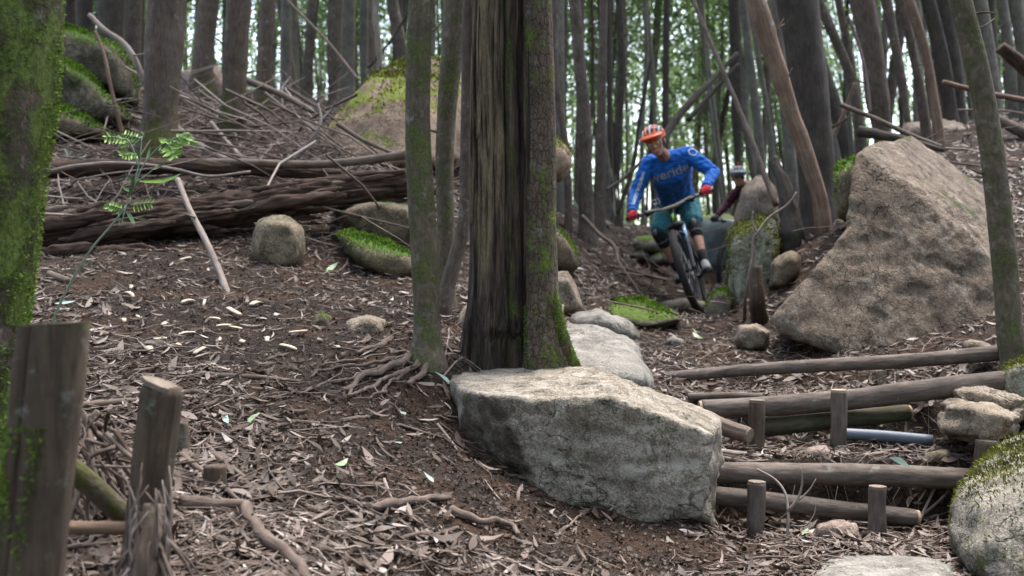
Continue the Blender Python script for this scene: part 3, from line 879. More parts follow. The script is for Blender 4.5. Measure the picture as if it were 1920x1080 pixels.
for q, lab, sd in [([(1183, 462), (1190, 445), (1225, 442), (1245, 458), (1235, 475), (1200, 476)], 'flat mossy rock on top of the small pile left of the rider', 31),
                   ([(1178, 480), (1195, 466), (1218, 470), (1222, 486), (1200, 494)], 'small pale green rock at the left of the pile beside the rider', 32),
                   ([(1205, 490), (1220, 472), (1245, 476), (1252, 494), (1230, 502)], 'pale rock at the foot of the small pile left of the rider', 33),
                   ([(1232, 488), (1245, 462), (1262, 470), (1268, 494), (1250, 500)], 'upright mossy stone right of the small rock pile', 34)]:
    rock('rock', lab, q, 12.2, .5, M_MOSSROCK, p=9, amp=.05, cat='rock', level=3, seed=sd, group='rock pile left of the rider')

# rocks beside the steps
rock_from_points('boulder', 'layered buff rock at the right end of the log steps', P3([
    (1756, 770, 4.85), (1775, 735, 5.0), (1830, 718, 5.15), (1900, 728, 5.1), (1925, 760, 4.95), (1915, 790, 4.75), (1905, 815, 4.7), (1830, 838, 4.65), (1775, 820, 4.72), (1758, 800, 4.78), (1840, 775, 4.55), (1900, 790, 4.6), (1780, 760, 5.3), (1920, 780, 5.3), (1840, 830, 5.2)]), M_STONE, level=5, p=40, amp=.05, seed=35, chip=.03, strata=.11)
rock('boulder', 'mossy yellow-green rock at the right edge above the layered rock', [(1872, 725), (1885, 690), (1915, 672), (1960, 680), (1970, 760), (1900, 768)], 5.2, .4, M_YELLOWMOSS, p=10, amp=.05, level=4, seed=36)
rock_from_points('boulder', 'large grey boulder with a dark moss patch at the bottom right corner', P3([
    (1775, 975, 3.85), (1785, 935, 3.9), (1830, 880, 4.1), (1880, 840, 4.25), (1925, 815, 4.3), (2000, 790, 4.3), (2060, 860, 4.0), (2080, 1050, 3.7), (1990, 1120, 3.4), (1870, 1110, 3.45), (1795, 1060, 3.65), (1880, 930, 3.62), (1960, 900, 3.65), (1850, 1010, 3.5), (1800, 1060, 4.4), (2050, 1060, 4.6), (2000, 850, 4.8), (1850, 920, 4.6)]), M_CORNER, level=6, p=12, amp=.03, seed=37)
rock('rock', 'pale flat stepping stone at the bottom edge of the steps', [(1528, 1072, .1), (1560, 1048, .25), (1640, 1040, .3), (1740, 1042, .3), (1785, 1062, .1), (1790, 1100, -.1), (1660, 1125, -.25), (1530, 1105, -.1)], 3.42, .26, M_FLATROCK, p=14, amp=.04, cat='rock', level=5, seed=38)
rock('rock', 'rough pinkish stone lying below the lowest step log', [(1518, 1022), (1530, 985), (1558, 976), (1602, 984), (1614, 1008), (1590, 1028), (1545, 1034)], 4.22, .22, M_PINKSTONE, p=16, amp=.07, cat='rock', level=4, seed=39)
rock('rock', 'small dark stone half buried on the middle step', [(1500, 862), (1515, 840), (1545, 836), (1566, 850), (1560, 868)], 4.78, .16, M_PINKSTONE, p=12, amp=.07, cat='rock', level=3, seed=40)
rock('rock', 'dark wedge of stone at the right end of the middle step', [(1722, 868), (1735, 850), (1775, 840), (1790, 855), (1780, 875)], 4.75, .18, M_DARKROCK, p=14, amp=.06, cat='rock', level=3, seed=41)
rock('rock', 'pale triangular stone resting on the topmost step log', [(1806, 662), (1808, 636), (1840, 640), (1875, 655), (1870, 664)], 5.72, .14, M_STONE, p=16, amp=.06, cat='rock', level=3, seed=42)
rock('rock', 'knobbly soil-stained rock left of the slender mossy tree', [(640, 632), (650, 605), (690, 590), (722, 600), (724, 636), (680, 644)], 5.35, .3, M_STONE, p=9, amp=.08, cat='rock', level=4, seed=43)
rock('rock', 'small dark earthy lump between the bark chips and the mossy tree', [(578, 640), (588, 600), (604, 582), (622, 600), (640, 636), (610, 646)], 5.4, .2, M_DARKROCK, p=9, amp=.10, cat='rock', level=4, seed=44)
rock('rock', 'grey rock corner behind the left foot of the dead trunk', [(855, 610), (870, 575), (905, 555), (930, 600), (900, 640), (860, 640)], 5.7, .3, M_STONE, p=14, amp=.05, cat='rock', level=4, seed=45)
rock('rock', 'flat stone lying in the trail under the front wheel', [(1240, 566), (1285, 558), (1330, 566), (1345, 582), (1300, 592), (1245, 584)], 9.6, .6, M_STONE, p=10, amp=.05, cat='rock', level=4, seed=46)
rock('rock', 'small pale stone in the trail in front of the stepping logs', [(1245, 640), (1262, 630), (1282, 636), (1284, 652), (1256, 656)], 6.7, .14, M_FLATROCK, p=12, amp=.06, cat='rock', level=3, seed=47)

# moss with depth: short shoots standing on the upper sides
M_SHOOT = leaf_mat('moss_shoots', [(0.0, (.018, .042, .004)), (.5, (.085, .165, .012)), (1.0, (.22, .35, .03))], .2, .8)
M_SHOOT_Y = leaf_mat('yellow_moss_shoots', [(0.0, (.035, .038, .005)), (.5, (.11, .12, .016)), (1.0, (.24, .25, .045))], .2, .8)
def moss_on(key, n, size, nz=.35, thr=.0, mat=None, freq=5.0, sd=0):
    o = [r for k, r in ROCKS.items() if key in k][0]
    me = o.data; k = len(me.vertices)
    co = np.empty(k * 3); me.vertices.foreach_get('co', co); co = co.reshape(-1, 3)
    no = np.empty(k * 3); me.vertex_normals.foreach_get('vector', no); no = no.reshape(-1, 3)
    g = np.random.default_rng(sd + 50)
    w = (no[:, 2] - nz) * 1.2 + fbm(co * freq + sd, 5) * .9 - thr
    idx = np.nonzero((w > 0) & (no[:, 1] < .6))[0]
    if len(idx) == 0: return
    i = g.choice(idx, n)
    e = np.linalg.norm(co.max(0) - co.min(0)) / math.sqrt(k) * 1.3
    c = co[i] + g.normal(size=(n, 3)) * e * .5
    c -= no[i] * ((c - co[i]) * no[i]).sum(1)[:, None]
    d = no[i] + g.normal(size=(n, 3)) * .55; d /= np.linalg.norm(d, axis=1)[:, None]
    s = np.cross(d, g.normal(size=(n, 3))); s /= np.linalg.norm(s, axis=1)[:, None]
    L = g.uniform(.4, 1.4, n) * size * np.clip(.5 + w[i], .5, 1.3); q = L * .4
    v = np.stack([c - no[i] * .004, c + d * (L * .6)[:, None] + s * (q * .5)[:, None], c + d * L[:, None], c + d * (L * .6)[:, None] - s * (q * .5)[:, None]], 1).reshape(-1, 3)
    m = mesh('moss', v, np.arange(n * 4).reshape(-1, 4), mat or M_SHOOT, o, True, {'tint': np.repeat(np.clip(g.normal(.42, .24, n) + .5 * fbm(c * 9, 2), 0, 1), 4)})
    m['kind'] = 'stuff'
moss_on('vivid green moss', 7000, .016, .35, -.1, None, 5, 1)
moss_on('mossy back', 6000, .016, .55, .15, None, 5, 2)
moss_on('small dark stone with a green moss', 2500, .015, .3, .0, None, 6, 3)
moss_on('olive moss and pale lichen', 9000, .016, -.45, .12, M_SHOOT_Y, 5, 4)
moss_on('moss cap behind the slender', 12000, .026, .45, .0, M_SHOOT_Y, 2.2, 5)
moss_on('upper mossy tan boulder', 8000, .028, .25, .15, None, 2.2, 6)
moss_on('long slanting mossy', 8000, .026, .1, .15, None, 2.5, 7)
moss_on('low green moss mound', 6000, .024, .1, -.2, None, 3, 8)
moss_on('green mossy rock between', 3000, .022, -.2, .1, None, 4, 9)
moss_on('dark moss patch at the bottom right', 9000, .011, -.05, .32, M_SHOOT_Y, 4.5, 10)
moss_on('mossy yellow-green rock at the right edge', 5000, .010, .0, .0, M_SHOOT_Y, 7, 11)
moss_on('moss-topped tan rock peeping', 2500, .018, .1, .0, M_SHOOT_Y, 4, 12)
moss_on('dark overhanging rock', 1500, .016, .3, .1, None, 5, 13)
# ================================================================== trees
def crown_mesh(name, seed, h=7.0, rad=1.5, clumps=62, per=40, leaf=(.09, .17)):
    """limbs and hanging leaves, origin at the foot of the crown"""
    g = np.random.default_rng(seed)
    mb = MB()
    ends = []
    mb.tube(spline([(0, 0, -.3), (.05, .03, h * .5), (0, 0, h)], 8), np.linspace(.05, .012, 8), 5)
    for k in range(clumps):
        z = h * (.04 + .96 * (k + g.random()) / clumps)
        a = k * 2.4 + g.normal() * .4
        rr = rad * (1 - .75 * (z / h) ** 1.6) * g.uniform(.35, 1.05)
        e = np.array([math.cos(a) * rr, math.sin(a) * rr, z + rr * g.uniform(.1, .7)])
        s = np.array([0, 0, z - .1])
        if k % 2 == 0:
            mb.tube(spline([s, (s + e) / 2 + [0, 0, -.06], e], 4), np.linspace(.018, .005, 4), 3, cap=False)
        ends.append(e)
    nl = sum(len(v) for v in mb.v)
    n = clumps * per
    c = np.repeat(np.array(ends), per, 0) + g.normal(size=(n, 3)) * np.array([.30, .30, .26]) * rad / 1.5
    L = g.uniform(*leaf, n); w = L * g.uniform(.22, .36, n)
    d = g.normal(size=(n, 3)); d[:, 2] = -np.abs(d[:, 2]) * 1.2; d /= np.linalg.norm(d, axis=1)[:, None]
    s = np.cross(d, g.normal(size=(n, 3))); s /= np.linalg.norm(s, axis=1)[:, None]
    v = np.stack([c, c + d * (L * .5)[:, None] - s * (w * .5)[:, None], c + d * L[:, None], c + d * (L * .5)[:, None] + s * (w * .5)[:, None]], 1).reshape(-1, 3)
    t = np.clip(np.repeat(np.repeat(g.uniform(.15, .85, clumps), per), 4) + g.normal(size=n * 4) * .12, 0, 1)
    f = (np.arange(n)[:, None] * 4 + np.arange(4)[None] + nl).tolist()
    me = bpy.data.meshes.new(name)
    V = np.vstack(mb.v + [v])
    me.from_pydata(V.tolist(), [], mb.f + f)
    a = me.attributes.new('tint', 'FLOAT', 'POINT'); a.data.foreach_set('value', np.r_[np.full(nl, .3), t].astype(np.float32))
    a = me.attributes.new('grain', 'FLOAT_VECTOR', 'POINT'); a.data.foreach_set('vector', np.vstack(mb.g + [v]).astype(np.float32).ravel())
    me.materials.append(M_FOLI); me.materials.append(M_BARK_FAR)
    mi = np.zeros(len(me.polygons), np.int32); mi[:len(mb.f)] = 1
    me.polygons.foreach_set('material_index', mi)
    me.update()
    return me
CROWNS = [crown_mesh('crown', 20 + k) for k in range(4)]
CROWNS_LOW = [crown_mesh('low_crown', 40 + k, 9.0, 1.7, 66, 36, (.12, .22)) for k in range(4)]
NEAR_CROWNS = [crown_mesh('airy_crown', 60 + k, 7.0, 1.5, 34, 26, (.10, .18)) for k in range(2)]

def lookup_d(px, py): return at(px, py).y

TREES = []
def tree(name, label, pts, d=None, mat=None, seg=20, top=None, lean=0.0, crown=True, cat='tree', group=None, rough=.05, ridge=0, rfreq=(6, 2.5), flare=1.25, stubs=3, step=None, crown_low=False, extra=None):
    """pts: photo pixels (x, y, width) from the foot upwards; d: metres away (else where the foot meets the ground)"""
    if d is None: d = lookup_d(pts[0][0], pts[0][1])
    P = [(*PX(x, y, d), w / 2 * d / F) for x, y, w in pts]
    P = np.array(P)
    gz = H(P[0, 0], d)
    if P[0, 2] > gz + .02:                      # foot hidden: carry on down to the ground
        t = P[0] - P[1]; t = t / max(abs(t[2]), 1e-3)
        dn = P[0, 2] - gz
        P = np.vstack([[P[0, 0] + t[0] * dn * .6, d, gz, P[0, 3] * 1.05], P])
    gz = min(gz, P[0, 2])
    below = P[0].copy(); below[2] = gz - .25; below[3] *= flare
    foot = P[0].copy(); foot[3] *= (1 + (flare - 1) * .5)
    P = np.vstack([below, foot, P[1:]])
    z_vis = P[-1, 2]
    if top is None: top = gz + 11 + random.random() * 5
    if top > z_vis + .3:
        dirv = P[-1, :3] - P[-2, :3]; dirv /= np.linalg.norm(dirv)
        dirv[2] = max(dirv[2], .6)
        e1 = P[-1].copy(); ln = top - z_vis
        q1 = e1.copy(); q1[:3] += dirv / dirv[2] * ln * .4; q1[3] *= .75
        q2 = q1.copy(); q2[:3] += (dirv * .5 + np.array([0, 0, .8])) * ln * .6; q2[3] = max(.012, e1[3] * .25)
        P = np.vstack([P, q1, q2])
    root = thing(name, label, cat, (P[1, 0], d, gz), group)
    o = np.array([P[1, 0], d, gz])
    Q = P.copy(); Q[:, :3] -= o
    if lean: Q[:, 1] += np.maximum(Q[:, 2], 0) * lean
    # fine rings as far as the camera sees, coarse above
    Ltot = np.linalg.norm(np.diff(Q[:, :3], axis=0), axis=1).sum()
    n_all = spline(Q, 400)
    st = step or max(.02, d * .006)
    keep, last = [0], -9
    zl = np.r_[0, np.cumsum(np.linalg.norm(np.diff(n_all[:, :3], axis=0), axis=1))]
    vis_top = (z_vis - gz) + .6
    ss, s = [0.0], 0.0
    while s < zl[-1]:
        zz = np.interp(s, zl, n_all[:, 2])
        s += st if zz < vis_top else .5
        ss.append(min(s, zl[-1]))
    path = np.array([[np.interp(a, zl, n_all[:, k]) for k in range(4)] for a in ss])
    sd = len(TREES)
    v, f, g = tube(path[:, :3], path[:, 3], seg, rough, rfreq, sd, True, ridge)
    g = g + np.array([0, 0, -.25])
    tr = mesh('trunk', v, f, mat or M_BARK, root, True, {'grain': g})
    rnd = random.Random(sd)
    # broken twigs and knots on the visible part
    for k in range(stubs):
        zz = rnd.uniform(.25, .95) * min(vis_top, 4)
        c = np.array([np.interp(zz, path[:, 2], path[:, j]) for j in range(4)])
        a = rnd.uniform(0, 6.28); r = c[3]
        dr = np.array([math.cos(a), math.sin(a) * .6, rnd.uniform(.1, .6)])
        ln = rnd.uniform(.04, .25) + r
        v, f, g = tube(spline([c[:3], c[:3] + dr * ln * .6, c[:3] + dr * ln + [0, 0, rnd.uniform(-.03, .05)]], 5), np.linspace(max(.006, r * .16), .003, 5), 6)
        mesh('branch_stub', v, f, mat or M_BARK, root, True, {'grain': g})
    if crown:
        ch = min(8.0, top - gz) * .55
        me = random.choice(CROWNS if d > 14 else NEAR_CROWNS)
        c = link('crown', me, root)
        sc = ch / 7.0 * rnd.uniform(.95, 1.25)
        zt = top - gz - ch
        c.location = [np.interp(zt, path[:, 2], path[:, j]) for j in range(2)] + [zt]
        c.scale = (sc * 1.1, sc * 1.1, sc); c.rotation_euler = (0, 0, rnd.uniform(0, 6.28))
    TREES.append((P[1, 0], d))
    return root, path, o

# --- the left edge: thick green moss
mroot, mpath, morg = tree('mossy_tree', 'tree trunk thickly coated with bright green moss at the left edge', [(-98, 960, 262), (-92, 760, 235), (-70, 560, 240), (-46, 350, 244), (-22, 200, 240), (-8, 0, 234)], 3.2, M_BARK_GREEN, seg=72, rough=.045, ridge=.004, stubs=0, step=.012)
# moss tufts standing off that trunk
def tufts(path, n, size, sd, zr=(0, 3), f0=6.0, thr=-.05):
    g = np.random.default_rng(sd)
    z = g.uniform(*zr, n * 3); a = g.uniform(0, 2 * np.pi, n * 3)
    k = fbm(np.c_[np.cos(a) * f0 * .17, np.sin(a) * f0 * .17, z * f0 * .5] * 1.6 + sd, 4) > thr
    z, a = z[k][:n], a[k][:n]; n = len(z)
    C = np.stack([np.interp(z, path[:, 2], path[:, j]) for j in range(4)], -1)
    out = np.c_[np.cos(a), np.sin(a), np.zeros(n)]
    c = C[:, :3] + out * (C[:, 3] * 1.0)[:, None]
    d = out + g.normal(size=(n, 3)) * .7; d /= np.linalg.norm(d, axis=1)[:, None]
    s = np.cross(d, g.normal(size=(n, 3))); s /= np.linalg.norm(s, axis=1)[:, None]
    L = g.uniform(.5, 1.5, n) * size; w = L * .45
    v = np.stack([c - out * .004, c + d * (L * .6)[:, None] + s * (w * .5)[:, None], c + d * L[:, None], c + d * (L * .6)[:, None] - s * (w * .5)[:, None]], 1).reshape(-1, 3)
    return v, (np.arange(n)[:, None] * 4 + np.arange(4)[None]), np.repeat(np.clip(g.normal(.5, .22, n), 0, 1), 4)
M_MOSSTUFT = leaf_mat('moss_tufts', [(0.0, (.024, .046, .005)), (.5, (.105, .18, .018)), (1.0, (.25, .36, .055))], .2, .8)
v, f, t = tufts(mpath, 24000, .009, 1, (.0, 2.2), 6.0, -.08)
o = mesh('moss', v, f, M_MOSSTUFT, mroot, True, {'tint': t}); o['kind'] = 'stuff'

# --- the tall dead trunk in the middle, grey and charred, and the living one grown against it
def dead_trunk():
    d = 5.12
    pts = [(938, 700, 150), (938, 665, 130), (939, 600, 118), (938, 450, 114), (938, 300, 112), (935, 150, 112), (935, 0, 112), (933, -250, 108), (930, -420, 96)]
    P = np.array([(*PX(x, y, d), w / 2 * d / F) for x, y, w in pts])
    gz = P[0, 2]; o = P[0, :3].copy()
    root = thing('dead_tree', 'tall dead tree trunk, charred black low down with pale weathered streaks', 'dead tree', o)
    Q = P.copy(); Q[:, :3] -= o; Q[0, 2] -= .2
    path = spline(Q, 240); seg = 110
    th = np.linspace(0, 2 * np.pi, seg, endpoint=False)
    n = len(path)
    c, s = np.cos(th), np.sin(th)
    rr = np.repeat(path[:, 3:4], seg, 1)
    q = np.stack([np.broadcast_to(c, rr.shape), np.broadcast_to(s, rr.shape), np.repeat(path[:, 2:3], seg, 1)], -1).reshape(-1, 3)
    fl = fbm(q * [3.2, 3.2, .25], 4).reshape(rr.shape); fn = fbm(q * [14, 14, .7] + 3, 3).reshape(rr.shape)
    blk = fbm(q * [6, 6, 3.5] + 8, 4).reshape(rr.shape)
    rr = rr * (1 + .08 * fl + .03 * fn + .035 * blk - .06 * np.clip(np.abs(fn) * -3 + .5, 0, 1)) * (1 + .24 * (1 - sstep(.0, .55, path[:, 2:3])))
    # long cracks and the burnt hollow at the foot
    for a0, wd, dep in ((-1.32, .045, .05), (-1.75, .03, .03), (-.75, .07, .045), (-2.5, .04, .03)):
        wob = .05 * fbm(np.c_[np.zeros(n), np.full(n, a0 * 5), path[:, 2] * 2.5], 2)
        rr = rr - dep * np.exp(-(((th[None] - 2 * np.pi - a0 - wob[:, None]) / wd) ** 2))
    hol = np.exp(-(((th[None] - 2 * np.pi + 1.45) / .75) ** 2)) * (1 - sstep(.05, .34, path[:, 2] + .05 * np.sin(path[:, 2])))[:, None]
    hz = .10 + .05 * fbm(np.c_[th * 3, np.zeros(seg), np.zeros(seg)], 3)
    rr = rr * (1 - .40 * hol * sstep(0, .04, (hz[None] + .12 - path[:, 2:3])))
    v = path[:, None, :3] + rr[..., None] * np.stack([c * 1.0, s * .9, np.zeros(seg)], -1)[None]
    # ragged broken top
    i = np.arange(n - 1)[:, None] * seg; j = np.arange(seg)[None]; j2 = (j + 1) % seg
    faces = np.stack([i + j, i + j2, i + seg + j2, i + seg + j], -1).reshape(-1, 4).tolist()
    v[-12:, :, 2] += (fbm(np.c_[c * 3, s * 3, np.zeros(seg)], 3) * .22)[None] * np.linspace(0, 1, 12)[:, None]
    g = np.stack([rr * c, rr * s, np.repeat(path[:, 2:3], seg, 1)], -1)
    side = np.exp(-(((th - 2 * np.pi + 2.15) / .60) ** 2))[None] * sstep(.25, .6, path[:, 2])[:, None] - .3 * (1 - sstep(.3, .9, path[:, 2]))[:, None]
    mossy = np.exp(-(((th - 2 * np.pi + 1.25) / .55) ** 2))[None] * np.ones((n, 1)) - .35
    v = v.reshape(-1, 3)
    v = np.vstack([v, path[-1, :3] - [0, 0, .15]]); g = np.vstack([g.reshape(-1, 3), [0, 0, path[-1, 2]]])
    for k in range(seg): faces.append([n * seg, (n - 1) * seg + k, (n - 1) * seg + (k + 1) % seg])
    mesh('trunk', v, faces, M_DEAD, root, True, {'grain': g, 'side': np.r_[side.ravel(), 0], 'mossy': np.r_[mossy.ravel(), 0]})
    # shards of wood along the sides
    for k, (x, y0, y1, w, dd) in enumerate([(884, 40, 420, 14, -.05), (990, 0, 340, 10, -.16), (896, 0, 260, 9, -.2)]):
        a, b_ = np.array(PX(x, y1, d + dd)) - o, np.array(PX(x + (3 if k < 3 else -6), y0, d + dd)) - o
        rr_ = w / 2 * d / F
        vv, ff, gg = tube(spline([a, (a + b_) / 2 + [.006, 0, 0], b_], 24), rr_ * np.r_[np.linspace(.6, 1, 8), np.ones(8), np.linspace(1, .1, 8)], 8, .25, (20, 2), k, ell=(1, .5))
        m = mesh('shard', vv, ff, M_DEAD, root, True, {'grain': gg + [.3 * k, 0, 0], 'side': np.full(len(vv), .75 if k in (0, 2) else -.2), 'mossy': np.full(len(vv), -.5)})
    return root
dead_trunk()
lroot, lpath, lorg = tree('living_tree', 'living tree trunk with flaky mossy bark grown against the dead trunk', [(1030, 706, 105), (1024, 660, 86), (1018, 600, 68), (1015, 500, 60), (1015, 300, 56), (1008, 0, 54)], 5.0, M_BARK_PLATE, seg=56, rough=.07, ridge=.004, step=.014, flare=1.5, stubs=0)
v, f, t = tufts(lpath, 2600, .008, 4, (.0, .42), 5, .0)
o = mesh('moss', v, f, M_MOSSTUFT, lroot, True, {'tint': t}); o['kind'] = 'stuff'
# buttress root on its right, green with moss
bt = [W(1078, 706, 4.99), W(1062, 660, 4.96), W(1050, 620, 4.95), W(1040, 560, 4.96), W(1034, 500, 4.98)]
v, f, g = tube(spline([p - Vector(lorg) for p in bt], 40), np.linspace(.042, .014, 40), 24, .25, (14, 5), 3)
b_o = mesh('buttress', v, f, M_BARK_GREEN, lroot, True, {'grain': g})
v, f, t = tufts(np.c_[spline([p - Vector(lorg) for p in bt], 40)[::1], np.linspace(.042, .014, 40)], 3200, .008, 9, (.0, .45), 4, -.25)
o = mesh('moss', v, f, M_MOSSTUFT, b_o, True, {'tint': t}); o['kind'] = 'stuff'

# --- slender trees near the middle
tree('slender_tree', 'slender straight tree with patchy moss left of the dead trunk', [(800, 662, 66), (800, 640, 58), (797, 500, 52), (788, 350, 50), (783, 230, 47), (789, 0, 46)], 4.9, M_BARK_MOSSY, seg=40, rough=.05, step=.015, flare=1.15)
tree('slender_tree', 'brown slender tree standing behind and right of the patchy mossy one', [(836, 545, 38), (836, 450, 34), (834, 300, 34), (840, 180, 38), (852, 60, 44), (856, 0, 46)], 6.1, M_BARK_MOSSY, seg=28, step=.02)
tree('leaning_tree', 'thin tree with a bent foot pressed against the left of the dead trunk', [(838, 542, 30), (852, 490, 28), (868, 430, 25), (874, 300, 24), (877, 150, 24), (880, 0, 24)], 5.9, M_BARK, seg=24, step=.02)

# --- left slope
LT = [
 ('plantation_tree', 'thick brown tree with a moss-green foot on the left slope', [(298, 292, 78), (300, 230, 66), (305, 140, 68), (314, 0, 72)], None, M_BARK_BASEMOSS, 40),
 ('plantation_tree', 'dark green-stained tree between the two thick brown trunks on the left', [(378, 192, 46), (380, 120, 40), (392, 0, 38)], 13.2, M_BARK_BASEMOSS, 24),
 ('plantation_tree', 'brown tree with a mossy foot, right-hand one of the left slope trio', [(434, 258, 52), (438, 190, 46), (442, 100, 45), (449, 0, 47)], None, M_BARK_BASEMOSS, 36),
 ('plantation_tree', 'tree with a strip of pale bare wood right of the mossy-footed trio', [(492, 220, 30), (496, 120, 29), (503, 0, 29)], 12.8, M_BARK_BASEMOSS, 20),
 ('plantation_tree', 'dim trunk just above the mossy boulder at far left', [(124, 90, 36), (124, 0, 34)], 15.5, M_BARK_DARK, 16),
 ('plantation_tree', 'dark trunk second from the mossy tree along the left boulder', [(158, 120, 32), (158, 0, 30)], 15, M_BARK_DARK, 16),
 ('plantation_tree', 'broad dim trunk behind the pale crooked branch on the left', [(206, 150, 48), (208, 0, 48)], 14.5, M_BARK_DARK, 18),
 ('plantation_tree', 'trunk close behind the thick mossy-footed tree, on its left', [(248, 170, 30), (250, 0, 30)], 15, M_BARK, 16),
 ('plantation_tree', 'slim trunk between the pale-stripped tree and the orange boulder', [(536, 205, 20), (538, 0, 19)], 16, M_BARK_FAR, 14),
 ('plantation_tree', 'light brown trunk left of the leaning branch above the orange boulder', [(574, 215, 20), (578, 120, 19), (588, 0, 22)], 14, M_BARK, 16),
 ('plantation_tree', 'straight trunk above the left shoulder of the orange boulder', [(624, 210, 28), (626, 100, 27), (629, 0, 28)], 14, M_BARK, 18),
 ('plantation_tree', 'grey trunk second from the left above the orange boulder', [(653, 200, 26), (654, 0, 25)], 16, M_BARK_FAR, 16),
 ('plantation_tree', 'dim trunk left of the pale thin bent one', [(683, 180, 18), (683, 0, 17)], 17, M_BARK_FAR, 14),
 ('plantation_tree', 'pale thin bent sapling standing above the orange boulder', [(713, 150, 11), (711, 90, 11), (704, 30, 12), (706, 0, 12)], 12.5, M_STICK, 12),
 ('plantation_tree', 'dark trunk rising behind the moss cap of the orange boulder', [(745, 150, 20), (745, 0, 18)], 16, M_BARK_DARK, 14),
]
RT = [
 ('plantation_tree', 'dark trunk immediately right of the mossy living trunk', [(1050, 440, 20), (1050, 200, 19), (1049, 0, 18)], 12.5, M_BARK_FAR, 16),
 ('plantation_tree', 'short bent grey sapling curving up right of the mossy trunk', [(1066, 445, 15), (1064, 330, 14), (1056, 240, 13), (1044, 170, 13), (1040, 0, 11)], 10.5, M_BARK, 14),
 ('plantation_tree', 'smooth grey-brown tree bending slightly left, nearest behind the dark rock', [(1100, 432, 34), (1098, 350, 27), (1096, 230, 25), (1086, 110, 22), (1077, 0, 21)], 10.8, M_BARK, 24),
 ('plantation_tree', 'straight grey trunk left of the cyclist, second beyond the dark rock', [(1124, 415, 24), (1127, 250, 18), (1132, 0, 15)], 13.2, M_BARK, 18),
 ('plantation_tree', 'dark thin trunk with a fork left of the cyclist', [(1150, 415, 15), (1144, 250, 12), (1142, 100, 10), (1140, 0, 10)], 16, M_BARK_DARK, 14),
 ('plantation_tree', 'wavy dark trunk midway between mossy trunk and orange helmet', [(1160, 418, 17), (1160, 250, 14), (1166, 120, 14), (1160, 0, 13)], 15, M_BARK_DARK, 14),
 ('plantation_tree', 'thin trunk rising just left of the orange helmet', [(1206, 415, 12), (1204, 250, 9), (1212, 100, 9), (1209, 0, 9)], 19, M_BARK_FAR, 12),
 ('plantation_tree', 'dark trunk rising straight above the cyclist', [(1247, 415, 16), (1248, 200, 13), (1250, 0, 12)], 17, M_BARK_DARK, 12),
 ('plantation_tree', 'thin wavy trunk between two dark ones above the cyclist', [(1232, 415, 11), (1224, 150, 9), (1212, 0, 9)], 20, M_BARK_FAR, 12),
 ('plantation_tree', 'dark straight trunk above the second cyclist', [(1384, 400, 24), (1382, 200, 22), (1376, 0, 20)], 17.5, M_BARK_DARK, 16),
 ('plantation_tree', 'grey-brown trunk leaning left, behind the second cyclist', [(1432, 400, 20), (1422, 250, 18), (1404, 100, 16), (1392, 0, 15)], 14.5, M_BARK_FAR, 16),
 ('plantation_tree', 'thin trunk leaning left close beside the broken brown stub', [(1455, 400, 13), (1444, 250, 11), (1418, 80, 10), (1406, 0, 10)], 14, M_BARK_FAR, 12),
 ('big_tree', 'thickest dark grey trunk, behind the huge boulder and leaning left', [(1545, 452, 92), (1536, 400, 76), (1530, 300, 68), (1516, 150, 70), (1494, 0, 76)], 9.2, M_BARK_DARK, 56),
 ('plantation_tree', 'trunk hugging the left side of the thickest trunk', [(1492, 440, 26), (1478, 250, 22), (1462, 100, 22), (1452, 0, 22)], 10.2, M_BARK_FAR, 18),
 ('plantation_tree', 'grey trunk leaning left, first one right of the thickest trunk', [(1615, 300, 22), (1590, 130, 18), (1560, 60, 18), (1534, 0, 18)], 12.5, M_BARK, 18),
 ('plantation_tree', 'slim trunk leaning left, left of the broad green-stained one', [(1612, 275, 18), (1596, 130, 15), (1572, 0, 14)], 12.8, M_BARK, 16),
 ('plantation_tree', 'broad dark trunk with green stain on the right slope', [(1658, 300, 56), (1645, 180, 44), (1628, 60, 42), (1616, 0, 44)], 11.2, M_BARK_BASEMOSS, 36),
 ('plantation_tree', 'slim grey trunk leaning left, first beyond the broad green-stained one', [(1706, 262, 22), (1690, 150, 18), (1662, 0, 20)], 12.2, M_BARK, 18),
 ('plantation_tree', 'grey-brown trunk leaning left above the low tan boulder', [(1740, 290, 20), (1722, 150, 17), (1690, 0, 17)], 11.0, M_BARK, 18),
 ('plantation_tree', 'trunk leaning left whose foot stands before the low tan boulder', [(1762, 280, 20), (1752, 190, 17), (1730, 80, 18), (1704, 0, 20)], 10.6, M_BARE, 20),
 ('plantation_tree', 'nearly black trunk leaning left behind the low tan boulder', [(1784, 235, 34), (1768, 120, 28), (1740, 0, 26)], 12.8, M_BARK_DARK, 18),
 ('plantation_tree', 'broad dim trunk left of the slender mossy tree on the right', [(1800, 240, 44), (1784, 120, 38), (1764, 0, 38)], 13.2, M_BARK_DARK, 22),
 ('slender_tree', 'slender lichen-spotted tree standing at the right end of the top step log', [(1902, 690, 56), (1896, 640, 50), (1884, 500, 46), (1872, 380, 44), (1852, 230, 42), (1826, 100, 42), (1800, 0, 40)], 5.55, M_BARK_MOSSY, 40),
 ('plantation_tree', 'trunk right of the slender lichen-spotted tree at the right edge', [(1866, 235, 28), (1856, 110, 25), (1838, 0, 24)], 12.6, M_BARK_FAR, 18),
 ('plantation_tree', 'dim trunk second from the right edge', [(1905, 230, 22), (1894, 110, 20), (1878, 0, 20)], 14, M_BARK_FAR, 16),
 ('plantation_tree', 'dim trunk cut by the right edge', [(1926, 230, 26), (1918, 110, 24), (1906, 0, 24)], 13.0, M_BARK_FAR, 16),
]
for nm, lab, pts, d, m, seg in LT + RT:
    tree(nm, lab, pts, d, m, seg, rough=.055 if seg > 30 else .04, stubs=3 if seg < 30 else 5)

